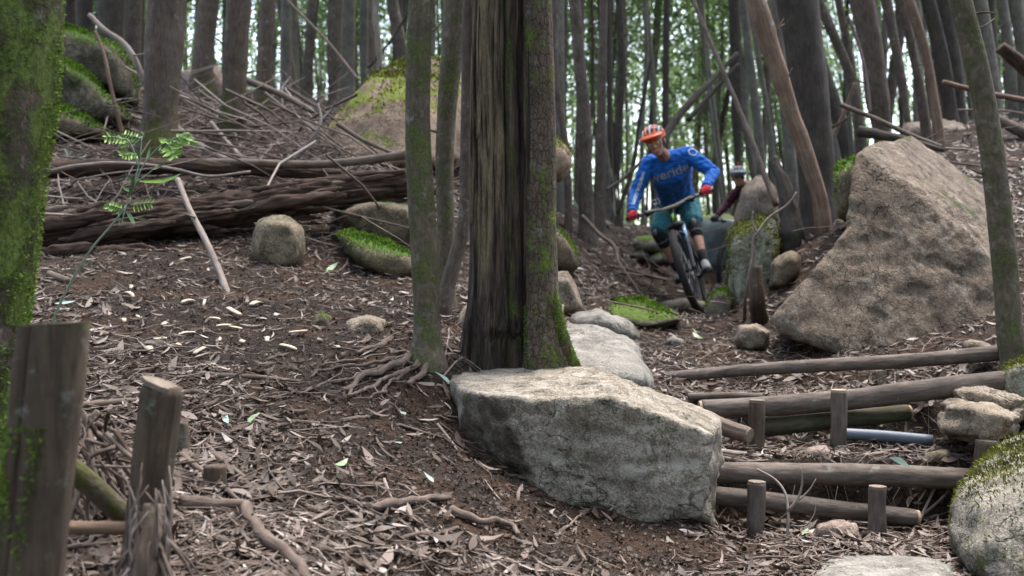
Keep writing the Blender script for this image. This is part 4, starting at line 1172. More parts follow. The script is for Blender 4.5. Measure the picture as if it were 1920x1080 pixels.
# broken reddish stub, leaning left, without a crown
tree('broken_tree', 'broken bark-stripped reddish trunk leaning left before the thickest trunk', [(1546, 455, 32), (1540, 390, 30), (1512, 290, 30), (1480, 200, 30), (1455, 120, 34), (1432, 50, 36), (1416, 0, 34), (1405, -30, 20)], 8.6, M_BARE, 26, top=2.3, crown=False, rough=.12, rfreq=(9, 5), stubs=6, cat='dead tree')

# --- the wood beyond: slender trunks, each a tree of its own
def unit_trunk(sd, mat):
    g = np.random.default_rng(sd)
    pts = [(0, 0, -.4)]
    x = y = 0
    for z in (0, 2.5, 5, 7.5, 10, 12.5):
        pts.append((x, y, z)); x += g.normal() * .19; y += g.normal() * .19
    path = spline(pts, 34)
    r = np.interp(path[:, 2], [-.4, .1, 3, 12.5], [.115, .085, .072, .02])
    v, f, gr = tube(path, r, 10, .05, (8, 2), sd)
    o = mesh('trunk', v, f, mat, None, True, {'grain': gr}); me = o.data
    bpy.data.objects.remove(o)
    return me, path
UNITS = [unit_trunk(100 + k, (M_BARK_FAR, M_BARK_FAR, M_BARK_DARK, M_BARK)[k % 4]) for k in range(8)]
def dead_branch(sd):
    g = np.random.default_rng(sd); L = g.uniform(.5, 1.3)
    q = [(0, 0, 0), (L * .5, g.normal() * .06, L * g.uniform(-.1, .35)), (L, g.normal() * .15, L * g.uniform(-.2, .5))]
    mb = MB(); mb.tube(spline(q, 7), np.linspace(.012, .004, 7), 5)
    mb.tube(spline([q[1], (L * .7, .2 * g.normal(), q[1][2] + L * .3)], 4), np.linspace(.007, .003, 4), 4)
    o = mb.build('branch', M_STICK_BR); me = o.data; bpy.data.objects.remove(o); return me
BRANCHES = [dead_branch(200 + k) for k in range(5)]
rnd = random.Random(11)
ZONES = [(-9999, 760, 'slender dim trunk crowded into the far wood on the left slope', 'far trees on the left slope'),
         (760, 1060, 'slender trunk of the far wood glimpsed behind the central trunks', 'far trees behind the central trunks'),
         (1060, 1460, 'slender trunk in the bright far wood behind the cyclists', 'far trees behind the cyclists'),
         (1460, 9999, 'slender trunk crowded into the far wood on the right slope', 'far trees on the right slope')]
count = 0; spots = list(TREES)
tries = 0
while count < 232 and tries < 9000:
    tries += 1
    d = 13.5 + 30 * rnd.random() ** .9
    px = rnd.uniform(-120, 2040) if rnd.random() < .8 else rnd.choice((rnd.uniform(-900, -120), rnd.uniform(2040, 2800)))
    if px < 760: d = max(d, 15.0 + (d - 13.5) * .6)
    x = (px - 960) / F * d
    if d < 19 and 1170 < px < 1480: continue
    if any((x - a) ** 2 + (d - b_) ** 2 < (.55 if d < 24 else .8) ** 2 for a, b_ in spots): continue
    spots.append((x, d))
    z = H(x, d)
    zn = [q for q in ZONES if q[0] <= px < q[1]][0]
    if not -150 < px < 2070: zn = (0, 0, 'slender trunk of the far wood just outside the frame', 'far trees beyond the edges of the frame')
    me, path = UNITS[rnd.randrange(len(UNITS))]
    root = thing('slender_tree', zn[2], 'tree', (x, d, z), zn[3])
    s = rnd.choice((rnd.uniform(.3, .6), rnd.uniform(.4, .8), rnd.uniform(.8, 1.4)))
    hgt = rnd.uniform(.85, 1.25)
    lean = (-.10 if px > 1350 else .015) + rnd.gauss(0, .045)
    root.rotation_euler = (rnd.gauss(0, .03), lean, rnd.uniform(0, .5) if px > 1350 else rnd.uniform(0, 6.28))
    if px <= 1350: root.rotation_euler[1] = rnd.gauss(0, .035)
    t = link('trunk', me, root); t.scale = (s, s, hgt)
    low = d > 24
    if d < 30:
        for q in range(rnd.randrange(1, 4)):
            zb = rnd.uniform(.8, 6.0); b_ = link('branch', rnd.choice(BRANCHES), root, (np.interp(zb, path[:, 2], path[:, 0]) * s, np.interp(zb, path[:, 2], path[:, 1]) * s, zb * hgt))
            b_.rotation_euler = (rnd.gauss(0, .3), rnd.gauss(0, .5), rnd.uniform(0, 6.28))
    c = link('crown', rnd.choice(CROWNS_LOW if low else CROWNS), root)
    zc = (rnd.uniform(2.0, 5.5) if low else rnd.uniform(6.0, 8.0)) * hgt
    cs = (12.5 * hgt - zc) / (9.0 if low else 7.0) * 1.05
    c.location = (np.interp(zc / hgt, path[:, 2], path[:, 0]) * s, np.interp(zc / hgt, path[:, 2], path[:, 1]) * s, zc)
    c.scale = (max(cs, .7), max(cs, .7), cs); c.rotation_euler = (0, 0, rnd.uniform(0, 6.28))
    count += 1

# --- the wood goes on unseen around the viewer, added to shade the foreground
k = 0
wood = thing('unseen_shade_wood', None, None); wood['kind'] = 'stuff'
while k < 84:
    x, y = rnd.uniform(-15, 15), rnd.uniform(-15, 9)
    if abs(x) < .62 * max(y, 0) + 1.6 or math.hypot(x, y) < 2.2: continue
    if any((x - a) ** 2 + (y - b_) ** 2 < 1.1 for a, b_ in spots): continue
    spots.append((x, y)); k += 1
    me, path = UNITS[rnd.randrange(len(UNITS))]
    z = H(x, y)
    s = rnd.uniform(.8, 1.4); hgt = rnd.uniform(.9, 1.2)
    t = link('trunk', me, wood, (x, y, z)); t.scale = (s, s, hgt)
    dn = y < -2  # low crowns behind the viewer, added to block sideways light
    c = link('crown', rnd.choice(CROWNS_LOW if dn else CROWNS), wood)
    c.location = (x + path[-8, 0] * s, y + path[-8, 1] * s, z + (1.6 if dn else 6.5) * hgt); c.scale = (1.3, 1.3, (1.15 if dn else .9) * hgt); c.rotation_euler = (0, 0, rnd.uniform(0, 6.28))

# --- farther still the wood reads as one mass
g_ = np.random.default_rng(5)
mb = MB(); leafc = []
for k in range(330):
    d = g_.uniform(42, 78); x = g_.uniform(-.62, .62) * d; z = float(h0(x, d)[0])
    Ht = g_.uniform(9, 15); r = g_.uniform(.06, .14); ln = g_.normal() * .6 - (1.0 if x > .15 * d else 0)
    mb.tube(np.array([[x, d, z - .3], [x + ln * .3, d, z + Ht * .4], [x + ln, d, z + Ht]]), [r, r * .8, r * .3], 5, cap=False)
    for q in range(16):
        leafc.append([x + ln * .7 + g_.normal() * 1.2, d + g_.normal() * 1.2, z + Ht * g_.uniform(.12, 1.0)])
tag(mb.build('distant_trunks', M_BARK_FAR), kind='stuff')
leafc = np.array(leafc); n = len(leafc) * 17
c = np.repeat(leafc, 17, 0) + g_.normal(size=(n, 3)) * .42
L = g_.uniform(.17, .34, n); dv = g_.normal(size=(n, 3)); dv /= np.linalg.norm(dv, axis=1)[:, None]
sv = np.cross(dv, g_.normal(size=(n, 3))); sv /= np.linalg.norm(sv, axis=1)[:, None]
v = np.stack([c, c + dv * (L * .5)[:, None] + sv * (L * .2)[:, None], c + dv * L[:, None], c + dv * (L * .5)[:, None] - sv * (L * .2)[:, None]], 1).reshape(-1, 3)
tag(mesh('distant_foliage', v, np.arange(n * 4).reshape(-1, 4), M_FOLI, None, True, {'tint': np.repeat(g_.uniform(.2, 1, n), 4)}), kind='stuff')

# ================================================================== fallen wood
def limb(name, label, pts, d=None, w=10, w1=None, mat=None, cat='stick', seg=10, rough=.10, group=None, sink=.3, rfreq=(12, 6), n=None, forks=(), parent=None, ridge=0, wob=0):
    """a stick, branch, log or root. pts: photo pixels (x, y[, d]); those without a distance lie on the ground"""
    P = []
    for q in pts:
        if len(q) == 3: P.append(W(*q))
        elif d: P.append(W(q[0], q[1], d))
        else:
            a = at(q[0], q[1]); r = w / 2 * a.y / F
            P.append(a + Vector((0, 0, r * (1 - sink * 2))))
    P = np.array([p[:] for p in P])
    dm = P[:, 1].mean()
    n = n or max(8, int(len(pts) * 8))
    path = spline(P, n)
    if wob:
        e = np.sin(np.linspace(0, np.pi, n))[:, None] ** .5
        path = path + e * wob * np.c_[fbm(path * 7 + len(label), 3), fbm(path * 7 + 31, 3), .5 * fbm(path * 9 + 57, 3)]
    r = np.linspace(w, w if w1 is None else w1, n) / 2 * dm / F
    o = path[0].copy()
    v, f, g = tube(path - o, r, seg, rough, rfreq, len(label), True, ridge)
    ob = mesh(name, v, f, mat or M_STICK_BR, parent, True, {'grain': g}, tuple(o))
    tag(ob, label, cat, group)
    for fk in forks:
        Q = np.array([(W(*q) if len(q) == 3 else W(q[0], q[1], d or dm))[:] for q in fk[0]]) - o
        pp = spline(Q, 12)
        v, f, g = tube(pp, np.linspace(fk[1], fk[2], 12) / 2 * dm / F, 6)
        mesh('twig', v, f, mat or M_STICK_BR, ob, True, {'grain': g})
    return ob

# the rotten log with its split slabs
def rotten_log():
    pts = [(-60, 452, 6.75), (100, 436, 6.9), (300, 410, 7.05), (480, 388, 7.2), (640, 364, 7.35), (800, 340, 7.5)]
    P = np.array([PX(*q) for q in pts]); o = P[0].copy()
    root = thing('fallen_log', 'big rotten dark red-brown log lying across the left slope', 'log', o)
    path = spline(P - o, 200)
    r = np.interp(np.linspace(0, 1, 200), [0, .3, .6, .85, 1], [.120, .108, .095, .082, .070])
    v, f, g = tube(path, r, 84, .17, (17, 2.6), 5, True, .034, ell=(1.0, 1.1))
    mesh('trunk', v, f, M_ROT, root, True, {'grain': g})
    for k, (a, b_, w, dd) in enumerate([((110, 452, 6.75), (330, 418, 6.85), 22, 0), ((290, 416, 6.85), (460, 394, 7.0), 18, 0), ((450, 398, 6.98), (650, 366, 7.15), 24, 0), ((480, 386, 7.0), (640, 352, 7.2), 14, 0), ((150, 480, 6.7), (290, 470, 6.75), 26, 0), ((60, 420, 6.7), (210, 400, 6.8), 20, 0), ((560, 350, 7.3), (760, 322, 7.4), 16, 0), ((80, 470, 6.65), (180, 462, 6.7), 20, 0)]):
        A, B_ = np.array(PX(*a)) - o, np.array(PX(*b_)) - o
        pp = spline([A, (A + B_) / 2 + [0, 0, .012 * (-1) ** k], B_], 40)
        rr = w / 2 * 7 / F * np.r_[np.linspace(.3, 1, 8), np.ones(24), np.linspace(1, .3, 8)]
        v, f, g = tube(pp, rr * .8, 22, .45, (26, 4.5), k, True, .016, ell=(.8, 1.3))
        mesh('slab', v, f, M_ROT, root, True, {'grain': g + [k * .7, 0, 0]})
    g_ = np.random.default_rng(77)
    for k in range(46):                             # splinters and flakes along the log
        t0 = g_.uniform(.04, .98); a = g_.uniform(-2.6, .6)
        c = np.array([np.interp(t0, np.linspace(0, 1, 200), path[:, j]) for j in range(3)]); rr = np.interp(t0, np.linspace(0, 1, 200), r)
        e = np.array([0, math.sin(a) * .98, math.cos(a) * 1.2]); e = np.array([0, -abs(math.cos(a)), math.sin(a) * 1.2]) if k % 2 else e
        L = g_.uniform(.10, .45); dx = np.array([1, .12, .1]) * L
        q = [c + e * rr * .96 - dx * .5, c + e * (rr * 1.02) , c + e * (rr * g_.uniform(1.0, 1.25)) + dx * .5]
        v, f, g = tube(spline(q, 12), np.r_[np.linspace(.4, 1, 4), np.ones(4), np.linspace(1, .15, 4)] * g_.uniform(.008, .022), 8, .3, (20, 4), k, True, .004, ell=(.6, 1.3))
        mesh('splinter', v, f, M_ROT if k % 5 else M_STICK_BR, root, True, {'grain': g + [k * .37, 0, 0]})
rotten_log()
limb('fallen_log', 'second dark rotting log under the brushwood above the big rotten log', [(60, 318, 7.75), (300, 312, 7.95), (480, 318, 8.1), (640, 330, 8.1)], None, 34, 22, M_ROT, 'log', 28, .2, ridge=.012, n=80)
limb('fallen_pole', 'long pale brown pole lying above the rotten logs', [(200, 306, 8.0), (420, 304, 8.05), (600, 308, 7.95), (690, 300, 7.8), (762, 290, 7.6)], None, 13, 17, M_STICK_BR, 'log', 12, .08, n=40)
limb('branch', 'crooked branch on top of the brushwood left of the green plant', [(70, 328, 7.6), (140, 312, 7.5), (230, 306, 7.5), (330, 318, 7.55), (385, 330, 7.6), (470, 322, 7.7)], None, 9, 5, M_STICK, 'branch', 8)
limb('branch', 'thick pale stick propped against the rotten log', [(333, 336, 6.55), (352, 385, 6.4), (385, 450, 6.2), (410, 505, 6.05), (428, 556, 5.9)], None, 11, 13, M_STICK, 'stick', 12, forks=[([(366, 408, 6.3), (345, 400, 6.25)], 5, 2), ([(405, 490, 6.08), (440, 470, 6.1)], 4, 2)])
limb('branch', 'pale crooked dead branch standing before the left boulders', [(272, 158, 9.3), (252, 110, 9.3), (232, 82, 9.35), (198, 58, 9.4), (168, 28, 9.5)], None, 13, 9, M_STICK, 'branch', 10, forks=[([(246, 104, 9.3), (270, 100, 9.25), (282, 82, 9.2)], 4, 2)])
limb('branch', 'thin upright reddish branch in front of the left boulders', [(230, 252, 9.1), (218, 205, 9.1), (205, 150, 9.1), (196, 105, 9.15), (178, 58, 9.2)], None, 8, 6, M_BARE, 'branch', 8)
limb('branch', 'pole sloping down from the mossy-footed tree into the brushwood', [(330, 238, 9.0), (370, 270, 8.7), (425, 300, 8.4)], None, 13, 12, M_STICK, 'stick', 10)
limb('branch', 'forked stick leaning right of that pole below the left slope trio', [(396, 230, 9.4), (425, 265, 9.0), (455, 298, 8.6)], None, 9, 8, M_STICK, 'stick', 8, forks=[([(425, 262, 9.0), (438, 250, 9.0), (445, 268, 8.9)], 4, 2)])
limb('branch', 'brown stick lying behind the left slope trio', [(338, 176, 11.5), (380, 192, 11.3), (415, 212, 11.1)], None, 9, 8, M_STICK_BR, 'stick', 8)
limb('branch', 'straight pole slanting into the brush pile left of the orange boulder', [(462, 150, 10.3), (530, 178, 9.9), (585, 208, 9.5)], None, 13, 11, M_STICK_BR, 'branch', 10)
limb('branch', 'stick crossing the face of the orange boulder', [(632, 232, 8.75), (680, 262, 8.7), (738, 288, 8.6)], None, 9, 7, M_STICK_BR, 'stick', 8)
limb('branch', 'long thin branch leaning in the air above the orange boulder', [(672, 150, 12), (620, 85, 12.3), (540, 2, 12.6)], None, 6, 5, M_STICK_BR, 'branch', 6)
limb('branch', 'dark bare branch leaning between the trunks above the orange boulder', [(690, 128, 13), (730, 80, 13), (772, 14, 13)], None, 6, 4, M_BARK_DARK, 'branch', 6)
limb('branch', 'forked dead branch standing out of the brush pile by the orange boulder', [(552, 300, 8.6), (585, 260, 8.6), (602, 225, 8.65), (596, 195, 8.7)], None, 10, 5, M_STICK, 'branch', 8, forks=[([(602, 225, 8.65), (620, 205, 8.7), (628, 190, 8.7)], 5, 2), ([(592, 245, 8.6), (560, 220, 8.7), (545, 196, 8.8)], 5, 2), ([(590, 210, 8.6), (570, 195, 8.7)], 4, 2)])
limb('branch', 'white broken stick by the foot of the right-hand slope trunk', [(456, 228, 10.3), (480, 238, 10.2)], None, 9, 8, M_CUT, 'stick', 8)
limb('branch', 'short log end lying in the shadow left of the propped stick', [(92, 520), (130, 535)], None, 16, 15, M_STICK_BR, 'log', 10)
# right side sticks
limb('leaning_pole', 'thin dead pole leaning across the wood above the second cyclist', [(1455, 385, 10.5), (1400, 240, 11), (1350, 120, 11.3), (1300, 0, 11.6), (1285, -40, 11.7)], None, 11, 8, M_STICK_BR, 'branch', 10)
limb('leaning_log', 'thick dark dead log leaning behind the orange helmet', [(1232, 290, 13), (1256, 240, 13.3), (1300, 185, 13.6), (1340, 145, 14), (1382, 100, 14.3)], None, 16, 9, M_BARK_DARK, 'branch', 12)
limb('leaning_log', 'second dead log leaning below the thick dark one behind the helmet', [(1290, 225, 14.4), (1330, 180, 14.6), (1385, 120, 14.8)], None, 10, 7, M_BARK_DARK, 'branch', 10)
limb('branch', 'pale stick slanting left of the cyclist at chest height', [(1140, 355, 12.5), (1175, 330, 12.3), (1205, 300, 12)], None, 7, 6, M_STICK, 'stick', 8)
limb('branch', 'thin leaning sapling left of the orange helmet, curving up', [(1158, 400, 13), (1185, 320, 13), (1200, 220, 13), (1222, 105, 13)], None, 8, 6, M_BARK_DARK, 'branch', 8)
limb('branch', 'dark bent branch lying on the slope right of the dark overhanging rock', [(1092, 405, 10.5), (1125, 440, 10.3), (1152, 462, 10.0), (1160, 490, 9.8)], None, 8, 7, M_STICK_BR, 'branch', 8)
limb('branch', 'pale log end lying on the slope above the dark bent branch', [(1095, 408), (1140, 425)], None, 14, 12, M_STICK, 'log', 10)
limb('fallen_pole', 'long dead pole lying across the top of the huge boulder', [(1576, 196, 9.2), (1640, 222, 9.1), (1700, 250, 9.0), (1765, 276, 8.9)], None, 9, 9, M_STICK_BR, 'branch', 10)
limb('fallen_log', 'short blackened log lying under the pole on the huge boulder', [(1612, 246, 9.0), (1670, 256, 8.8), (1770, 282, 8.5)], None, 22, 8, M_BARK_DARK, 'log', 14, .15)
limb('branch', 'thin stick on the litter behind the huge boulder top', [(1665, 278, 8.6), (1760, 300, 8.6), (1840, 312, 8.6)], None, 5, 4, M_STICK_BR, 'stick', 6)
limb('branch', 'pole reaching in from the right edge behind the lichen-spotted tree', [(1768, 154, 9), (1830, 170, 9), (1930, 190, 9)], None, 10, 11, M_BARE, 'branch', 10)
limb('broken_log', 'jagged broken log end pointing in from the right edge', [(1876, 88, 7.5), (1900, 108, 7.5), (1960, 160, 7.5)], None, 24, 30, M_ROT, 'log', 16, .2)
limb('fallen_log', 'log lying on the slope at the right edge', [(1862, 220, 10.5), (1900, 240, 10.4), (1960, 268, 10.3)], None, 20, 22, M_BARK, 'log', 14)
limb('branch', 'short reddish branch leaning left of the broad green-stained trunk', [(1558, 268, 11.5), (1582, 212, 11.5), (1603, 156, 11.5)], None, 9, 7, M_BARE, 'branch', 8)
limb('branch', 'pale curved strip of dead wood hanging before the broad green-stained trunk', [(1590, 30, 10.6), (1612, 90, 10.6), (1625, 150, 10.6), (1632, 210, 10.6)], None, 7, 5, M_STICK, 'branch', 8)
# charred stump right of the second rider
limb('charred_stump', 'black charred broken stump between the olive moss rock and the reddish trunk', [(1492, 490, 8.6), (1486, 440, 8.6), (1478, 390, 8.65), (1466, 340, 8.7), (1448, 298, 8.8)], None, 52, 16, M_BARK_DARK, 'stump', 22, .35, rfreq=(10, 6), n=40, ridge=.012)
limb('stump', 'tan broken wooden stake stump standing before the olive moss rock', [(1424, 606), (1420, 560, 7.3), (1418, 498, 7.3)], None, 34, 22, M_POST, 'stump', 16, .15, ridge=.006)
limb('sapling', 'forked leafless sapling in front of the olive moss rock', [(1396, 600), (1404, 520, 7.0), (1412, 480, 7.0), (1416, 440, 7.0), (1420, 436, 7.0)], None, 8, 5, M_STICK, 'sapling', 8, forks=[([(1420, 438, 7.0), (1410, 415, 7.0), (1412, 396, 7.0)], 5, 3), ([(1418, 440, 7.0), (1440, 410, 7.0), (1480, 380, 7.0), (1494, 360, 7.0)], 5, 3)])
limb('broken_stake', 'pale splintered stake right of the mossy foot of the living trunk', [(1048, 640, 5.2), (1050, 600, 5.25), (1056, 572, 5.3)], None, 14, 5, M_STICK, 'stick', 8, .2)
limb('trail_root', 'thin root lying across the trail behind the front wheel', [(1150, 512), (1200, 518), (1270, 528)], None, 7, 5, M_STICK_BR, 'root')
limb('trail_root', 'dark root across the trail left of the rider', [(1140, 500), (1180, 508), (1225, 522), (1268, 530)], None, 6, 4, M_STICK_BR, 'root')

# roots
limb('root', 'long grey root lying straight across the left slope path', [(370, 704), (420, 708), (490, 711), (565, 718)], None, 12, 7, M_ROOT, 'root', 10)
for k, (pp, w, lab) in enumerate([
    ([(790, 668), (740, 690), (690, 712), (640, 738)], 15, 'thick root running left and down from the slender mossy tree'),
    ([(795, 676), (750, 702), (700, 728), (650, 748)], 11, 'second root beside the thick one below the slender mossy tree'),
    ([(770, 668), (720, 684), (650, 692), (590, 700)], 9, 'thin root reaching furthest left from the slender mossy tree'),
    ([(800, 684), (782, 705), (765, 728)], 16, 'short stout root end pointing at the viewer under the slender mossy tree'),
    ([(780, 668), (700, 700), (640, 716), (560, 742)], 10, 'long wavy root crossing the litter below the knobbly rock'),
    ([(800, 680), (740, 722), (690, 752)], 8, 'thin root nearest to the big grey boulder under the slender mossy tree'),
    ([(760, 662), (690, 672), (640, 682), (600, 690)], 7, 'uppermost thin root left of the slender mossy tree'),
    ([(735, 640), (700, 655), (668, 668)], 13, 'short knobbly root left of the slender mossy tree'),
    ([(640, 790), (690, 785), (725, 772)], 9, 'stubby root in the path below the slender mossy tree'),
    ([(600, 800), (560, 796), (520, 806)], 8, 'thin root end in the middle of the litter path'),
    ([(690, 962), (740, 955), (800, 945), (845, 945)], 20, 'grey ridge-like root in the foreground left of the big boulder'),
    ([(845, 965), (900, 985), (950, 992), (970, 1012)], 17, 'pale root running from the grey ridge towards the big boulder'),
    ([(710, 1012), (770, 1014), (820, 1006), (858, 996)], 11, 'curved dark stick-like root under the grey ridge root'),
    ([(1040, 1010), (1066, 990), (1090, 970)], 8, 'short stick at the bottom corner of the big grey boulder'),
    ([(338, 958), (380, 962), (430, 958), (462, 975), (500, 1020), (560, 1085), (620, 1140)], 30, 'thick pale root bending down at the bottom left corner'),
    ([(340, 860), (390, 900), (430, 930), (462, 962), (480, 1000)], 14, 'brown stick lying over the bank behind the round post'),
    ([(385, 840), (430, 880), (500, 930), (580, 990), (640, 1050)], 9, 'long thin stick running down the bank in the left foreground'),
    ([(560, 985), (620, 1030), (700, 1080)], 9, 'thin stick at the bottom edge left of centre'),
    ([(150, 770), (210, 764), (256, 758)], 15, 'dark branch behind the square post'),
    ([(330, 745), (370, 740), (392, 745)], 11, 'short branch right of the round post top'),
]): limb('root' if 'root' in lab else 'stick', lab, pp, None, w, w * .6, M_ROOT if 'root' in lab else M_STICK_BR, 'root' if 'root' in lab else 'stick', 12, .26, sink=.10 if k < 10 else .02, wob=.035 if 'root' in lab else .012, n=40, rfreq=(16, 8), ridge=.002)

# ================================================================== posts and steps
def post(name, label, base, top, w, mat=M_POST, d=None, seg=24, cap=True, tilt=0, square=False, cat='post', deep=.2):
    d = d or lookup_d(*base)
    A, B_ = np.array(PX(base[0], base[1], d)), np.array(PX(top[0], top[1], d))
    gz = H(A[0], d); o = np.array([A[0], d, min(gz, A[2])])
    root = thing(name, label, cat, o)
    dirv = (B_ - A) / np.linalg.norm(B_ - A)
    lo = A - dirv * (max(0, A[2] - gz) + deep)
    r = w / 2 * d / F
    n = 40
    path = np.array([lo + (B_ - lo) * t for t in np.linspace(0, 1, n)]) - o
    rr = np.full(n, r); rr[-1] *= .93
    v, f, g = tube(path, rr, seg + 12, .10, (12, 4), len(label), True, .0025)
    seg += 12
    mesh('shaft', v, f, mat, root, True, {'grain': g})
    if cap:
        th = np.linspace(0, 2 * np.pi, seg, endpoint=False)
        u = np.cross(dirv, [0, 1, 0]); u /= np.linalg.norm(u); w_ = np.cross(dirv, u)
        rag = 1 + .10 * fbm(np.c_[np.cos(th) * 2, np.sin(th) * 2, np.full(seg, len(label))], 3)
        top_ = B_ - o + dirv * .006
        ring = top_ + r * .96 * rag[:, None] * (np.cos(th)[:, None] * u + np.sin(th)[:, None] * w_) + dirv * (tilt * r * np.cos(th))[:, None]
        ring0 = ring - dirv * .012
        vv = np.vstack([ring0, ring, top_ + dirv * .002])
        ff = [[k, (k + 1) % seg, seg + (k + 1) % seg, seg + k] for k in range(seg)] + [[2 * seg, seg + k, seg + (k + 1) % seg] for k in range(seg)]
        mesh('sawn_end', vv, ff, M_CUT if 'pale sawn' in label else M_CUTGREY, root, False, {'grain': vv})
    return root

# two posts at the bottom left, close to the camera
def split_post():
    """half-round post: flat split face with a long crack"""
    d = 2.05
    A, B_ = np.array(PX(40, 1240, d)), np.array(PX(104, 606, d))
    o = np.array([A[0], d, H(A[0], d)])
    root = thing('split_post', 'broad split wooden post with moss at the bottom left corner', 'post', o)
    dirv = (B_ - A) / np.linalg.norm(B_ - A)
    u = np.array([1, 0, 0]) - dirv * dirv[0]; u /= np.linalg.norm(u); w_ = np.cross(dirv, u)
    r = 62 * d / F
    prof = [(-1, -.25), (-.92, -.5), (-.72, -.62), (-.50, -.66), (-.46, -.50), (-.42, -.67), (-.1, -.72), (.3, -.72), (.7, -.66), (.93, -.5), (1, -.2), (.98, .2), (.75, .55), (.3, .75), (-.3, .75), (-.75, .5), (-.98, .1)]
    n = 44; vs = []
    for k in range(n):
        t = k / (n - 1)
        c = A - dirv * .12 + (B_ - A + dirv * .12) * t - o
        for (a, b_) in prof:
            s = r * (1.0 + .02 * math.sin(t * 9))
            vs.append(c + u * a * s + w_ * b_ * s + dirv * ((a * .16 * r) if k == n - 1 else 0))
    vs = np.array(vs); m = len(prof)
    vs += (fbm(vs * [22, 22, 4], 3) * .0025)[:, None] * w_
    i = np.arange(n - 1)[:, None] * m; j = np.arange(m)[None]; j2 = (j + 1) % m
    f = np.stack([i + j, i + j2, i + m + j2, i + m + j], -1).reshape(-1, 4).tolist()
    mesh('shaft', vs, f, M_POST, root, True, {'grain': vs + [.4, .2, 0]})
    topv = vs[-m:]; cc = topv.mean(0)
    mesh('sawn_end', np.vstack([topv, cc]), [[m, k, (k + 1) % m] for k in range(m)], M_POST, root, False, {'grain': np.vstack([topv, cc])})
    v, ff, t = tufts(np.array([[*(A - o + (B_ - A) * q), r * .8] for q in np.linspace(0, 1, 12)]) + np.array([-.012, 0, 0, .0015]), 4200, .008, 12, (.10, .56), 7, .0)
    ob = mesh('moss', v, ff, M_MOSSTUFT, root, True, {'tint': t}); ob['kind'] = 'stuff'
split_post()
post('round_post', 'round weathered post second from the left in the foreground', (262, 1060), (306, 724), 78, M_POST, 2.5, 32, True, .25)
post('stump_post', 'short mossy post stub just behind the round post', (345, 850), (342, 792), 22, M_BARK_MOSSY, None, 14, False)
post('stump_post', 'low grey peg cut off level with the bank right of the round post', (404, 905), (404, 872), 40, M_POST, None, 18, False, cat='peg')
# fibrous broken root crown in front of the round post
def fibrous_stub():
    pts = [(258, 1150, 2.36), (272, 1080, 2.36), (284, 1010, 2.38), (292, 945, 2.40)]
    P = np.array([PX(*q) for q in pts]); o = P[0].copy()
    root = thing('stump', 'broken fibrous pale root stub in front of the round post', 'stump', o)
    g = np.random.default_rng(31); path = spline(P - o, 30)
    v, f, gr = tube(path, np.interp(np.linspace(0, 1, 30), [0, .5, 1], [.046, .038, .022]), 22, .3, (18, 4), 5, True, .008)
    mesh('core', v, f, M_ROOT, root, True, {'grain': gr})
    for k in range(70):
        a = g.uniform(0, 6.28); t0 = g.uniform(.0, .75); L = g.uniform(.05, .16)
        c = np.array([np.interp(t0, np.linspace(0, 1, 30), path[:, j]) for j in range(3)])
        r = np.interp(t0, [0, .5, 1], [.048, .040, .024])
        e = np.array([math.cos(a), math.sin(a), 0])
        q = [c + e * r, c + e * (r + .008) + [0, 0, L * .5], c + e * (r * .7 + g.uniform(-.02, .03)) + [g.normal() * .012, g.normal() * .012, L]]
        if k % 3 == 0: q = [c + e * r, c + e * (r + .03) + [0, 0, -.03], c + e * (r + .06 + g.uniform(0, .05)) + [0, 0, -.06 - L * .6]]
        v, f, gr = tube(spline(q, 7), np.linspace(.0045, .0012, 7) * g.uniform(.6, 1.3), 5)
        mesh('fibre', v, f, M_STICK if k % 2 else M_ROOT, root, True, {'grain': gr})
fibrous_stub()
limb('retaining_log', 'mossy round log wedged between the split post and the round post', [(60, 830, 2.5), (140, 885, 2.55), (230, 965, 2.62), (300, 1030, 2.7)], None, 44, 40, M_BARK_BASEMOSS, 'log', 20, .06)
limb('retaining_log', 'thin log lying level between the two foreground posts', [(60, 988, 2.4), (160, 990, 2.42), (235, 990, 2.45)], None, 27, 25, M_BARE, 'log', 16, .06)
def root_tangle():
    o = np.array(at(175, 905)); root = thing('root_tangle', 'tangle of thin dark roots behind the two foreground posts', 'roots', o)
    g = np.random.default_rng(12)
    for k in range(60):
        px = g.uniform(120, 235); py = g.uniform(770, 905)
        a = np.array(PX(px, py, g.uniform(2.72, 3.0))); L = g.uniform(.10, .30)
        d = np.array([g.normal() * .6 + .3, g.normal() * .35, -abs(g.normal()) * .8]); d /= np.linalg.norm(d)
        q = [a, a + d * L * .5 + g.normal(size=3) * .025, a + d * L + g.normal(size=3) * .03]
        v, f, gr = tube(spline(np.array(q) - o, 9), np.linspace(.007, .002, 9) * g.uniform(.4, 1.4), 5)
        mesh('root_strand', v, f, (M_ROOT, M_STICK_BR, M_ROT)[k % 3], root, True, {'grain': gr})
root_tangle()

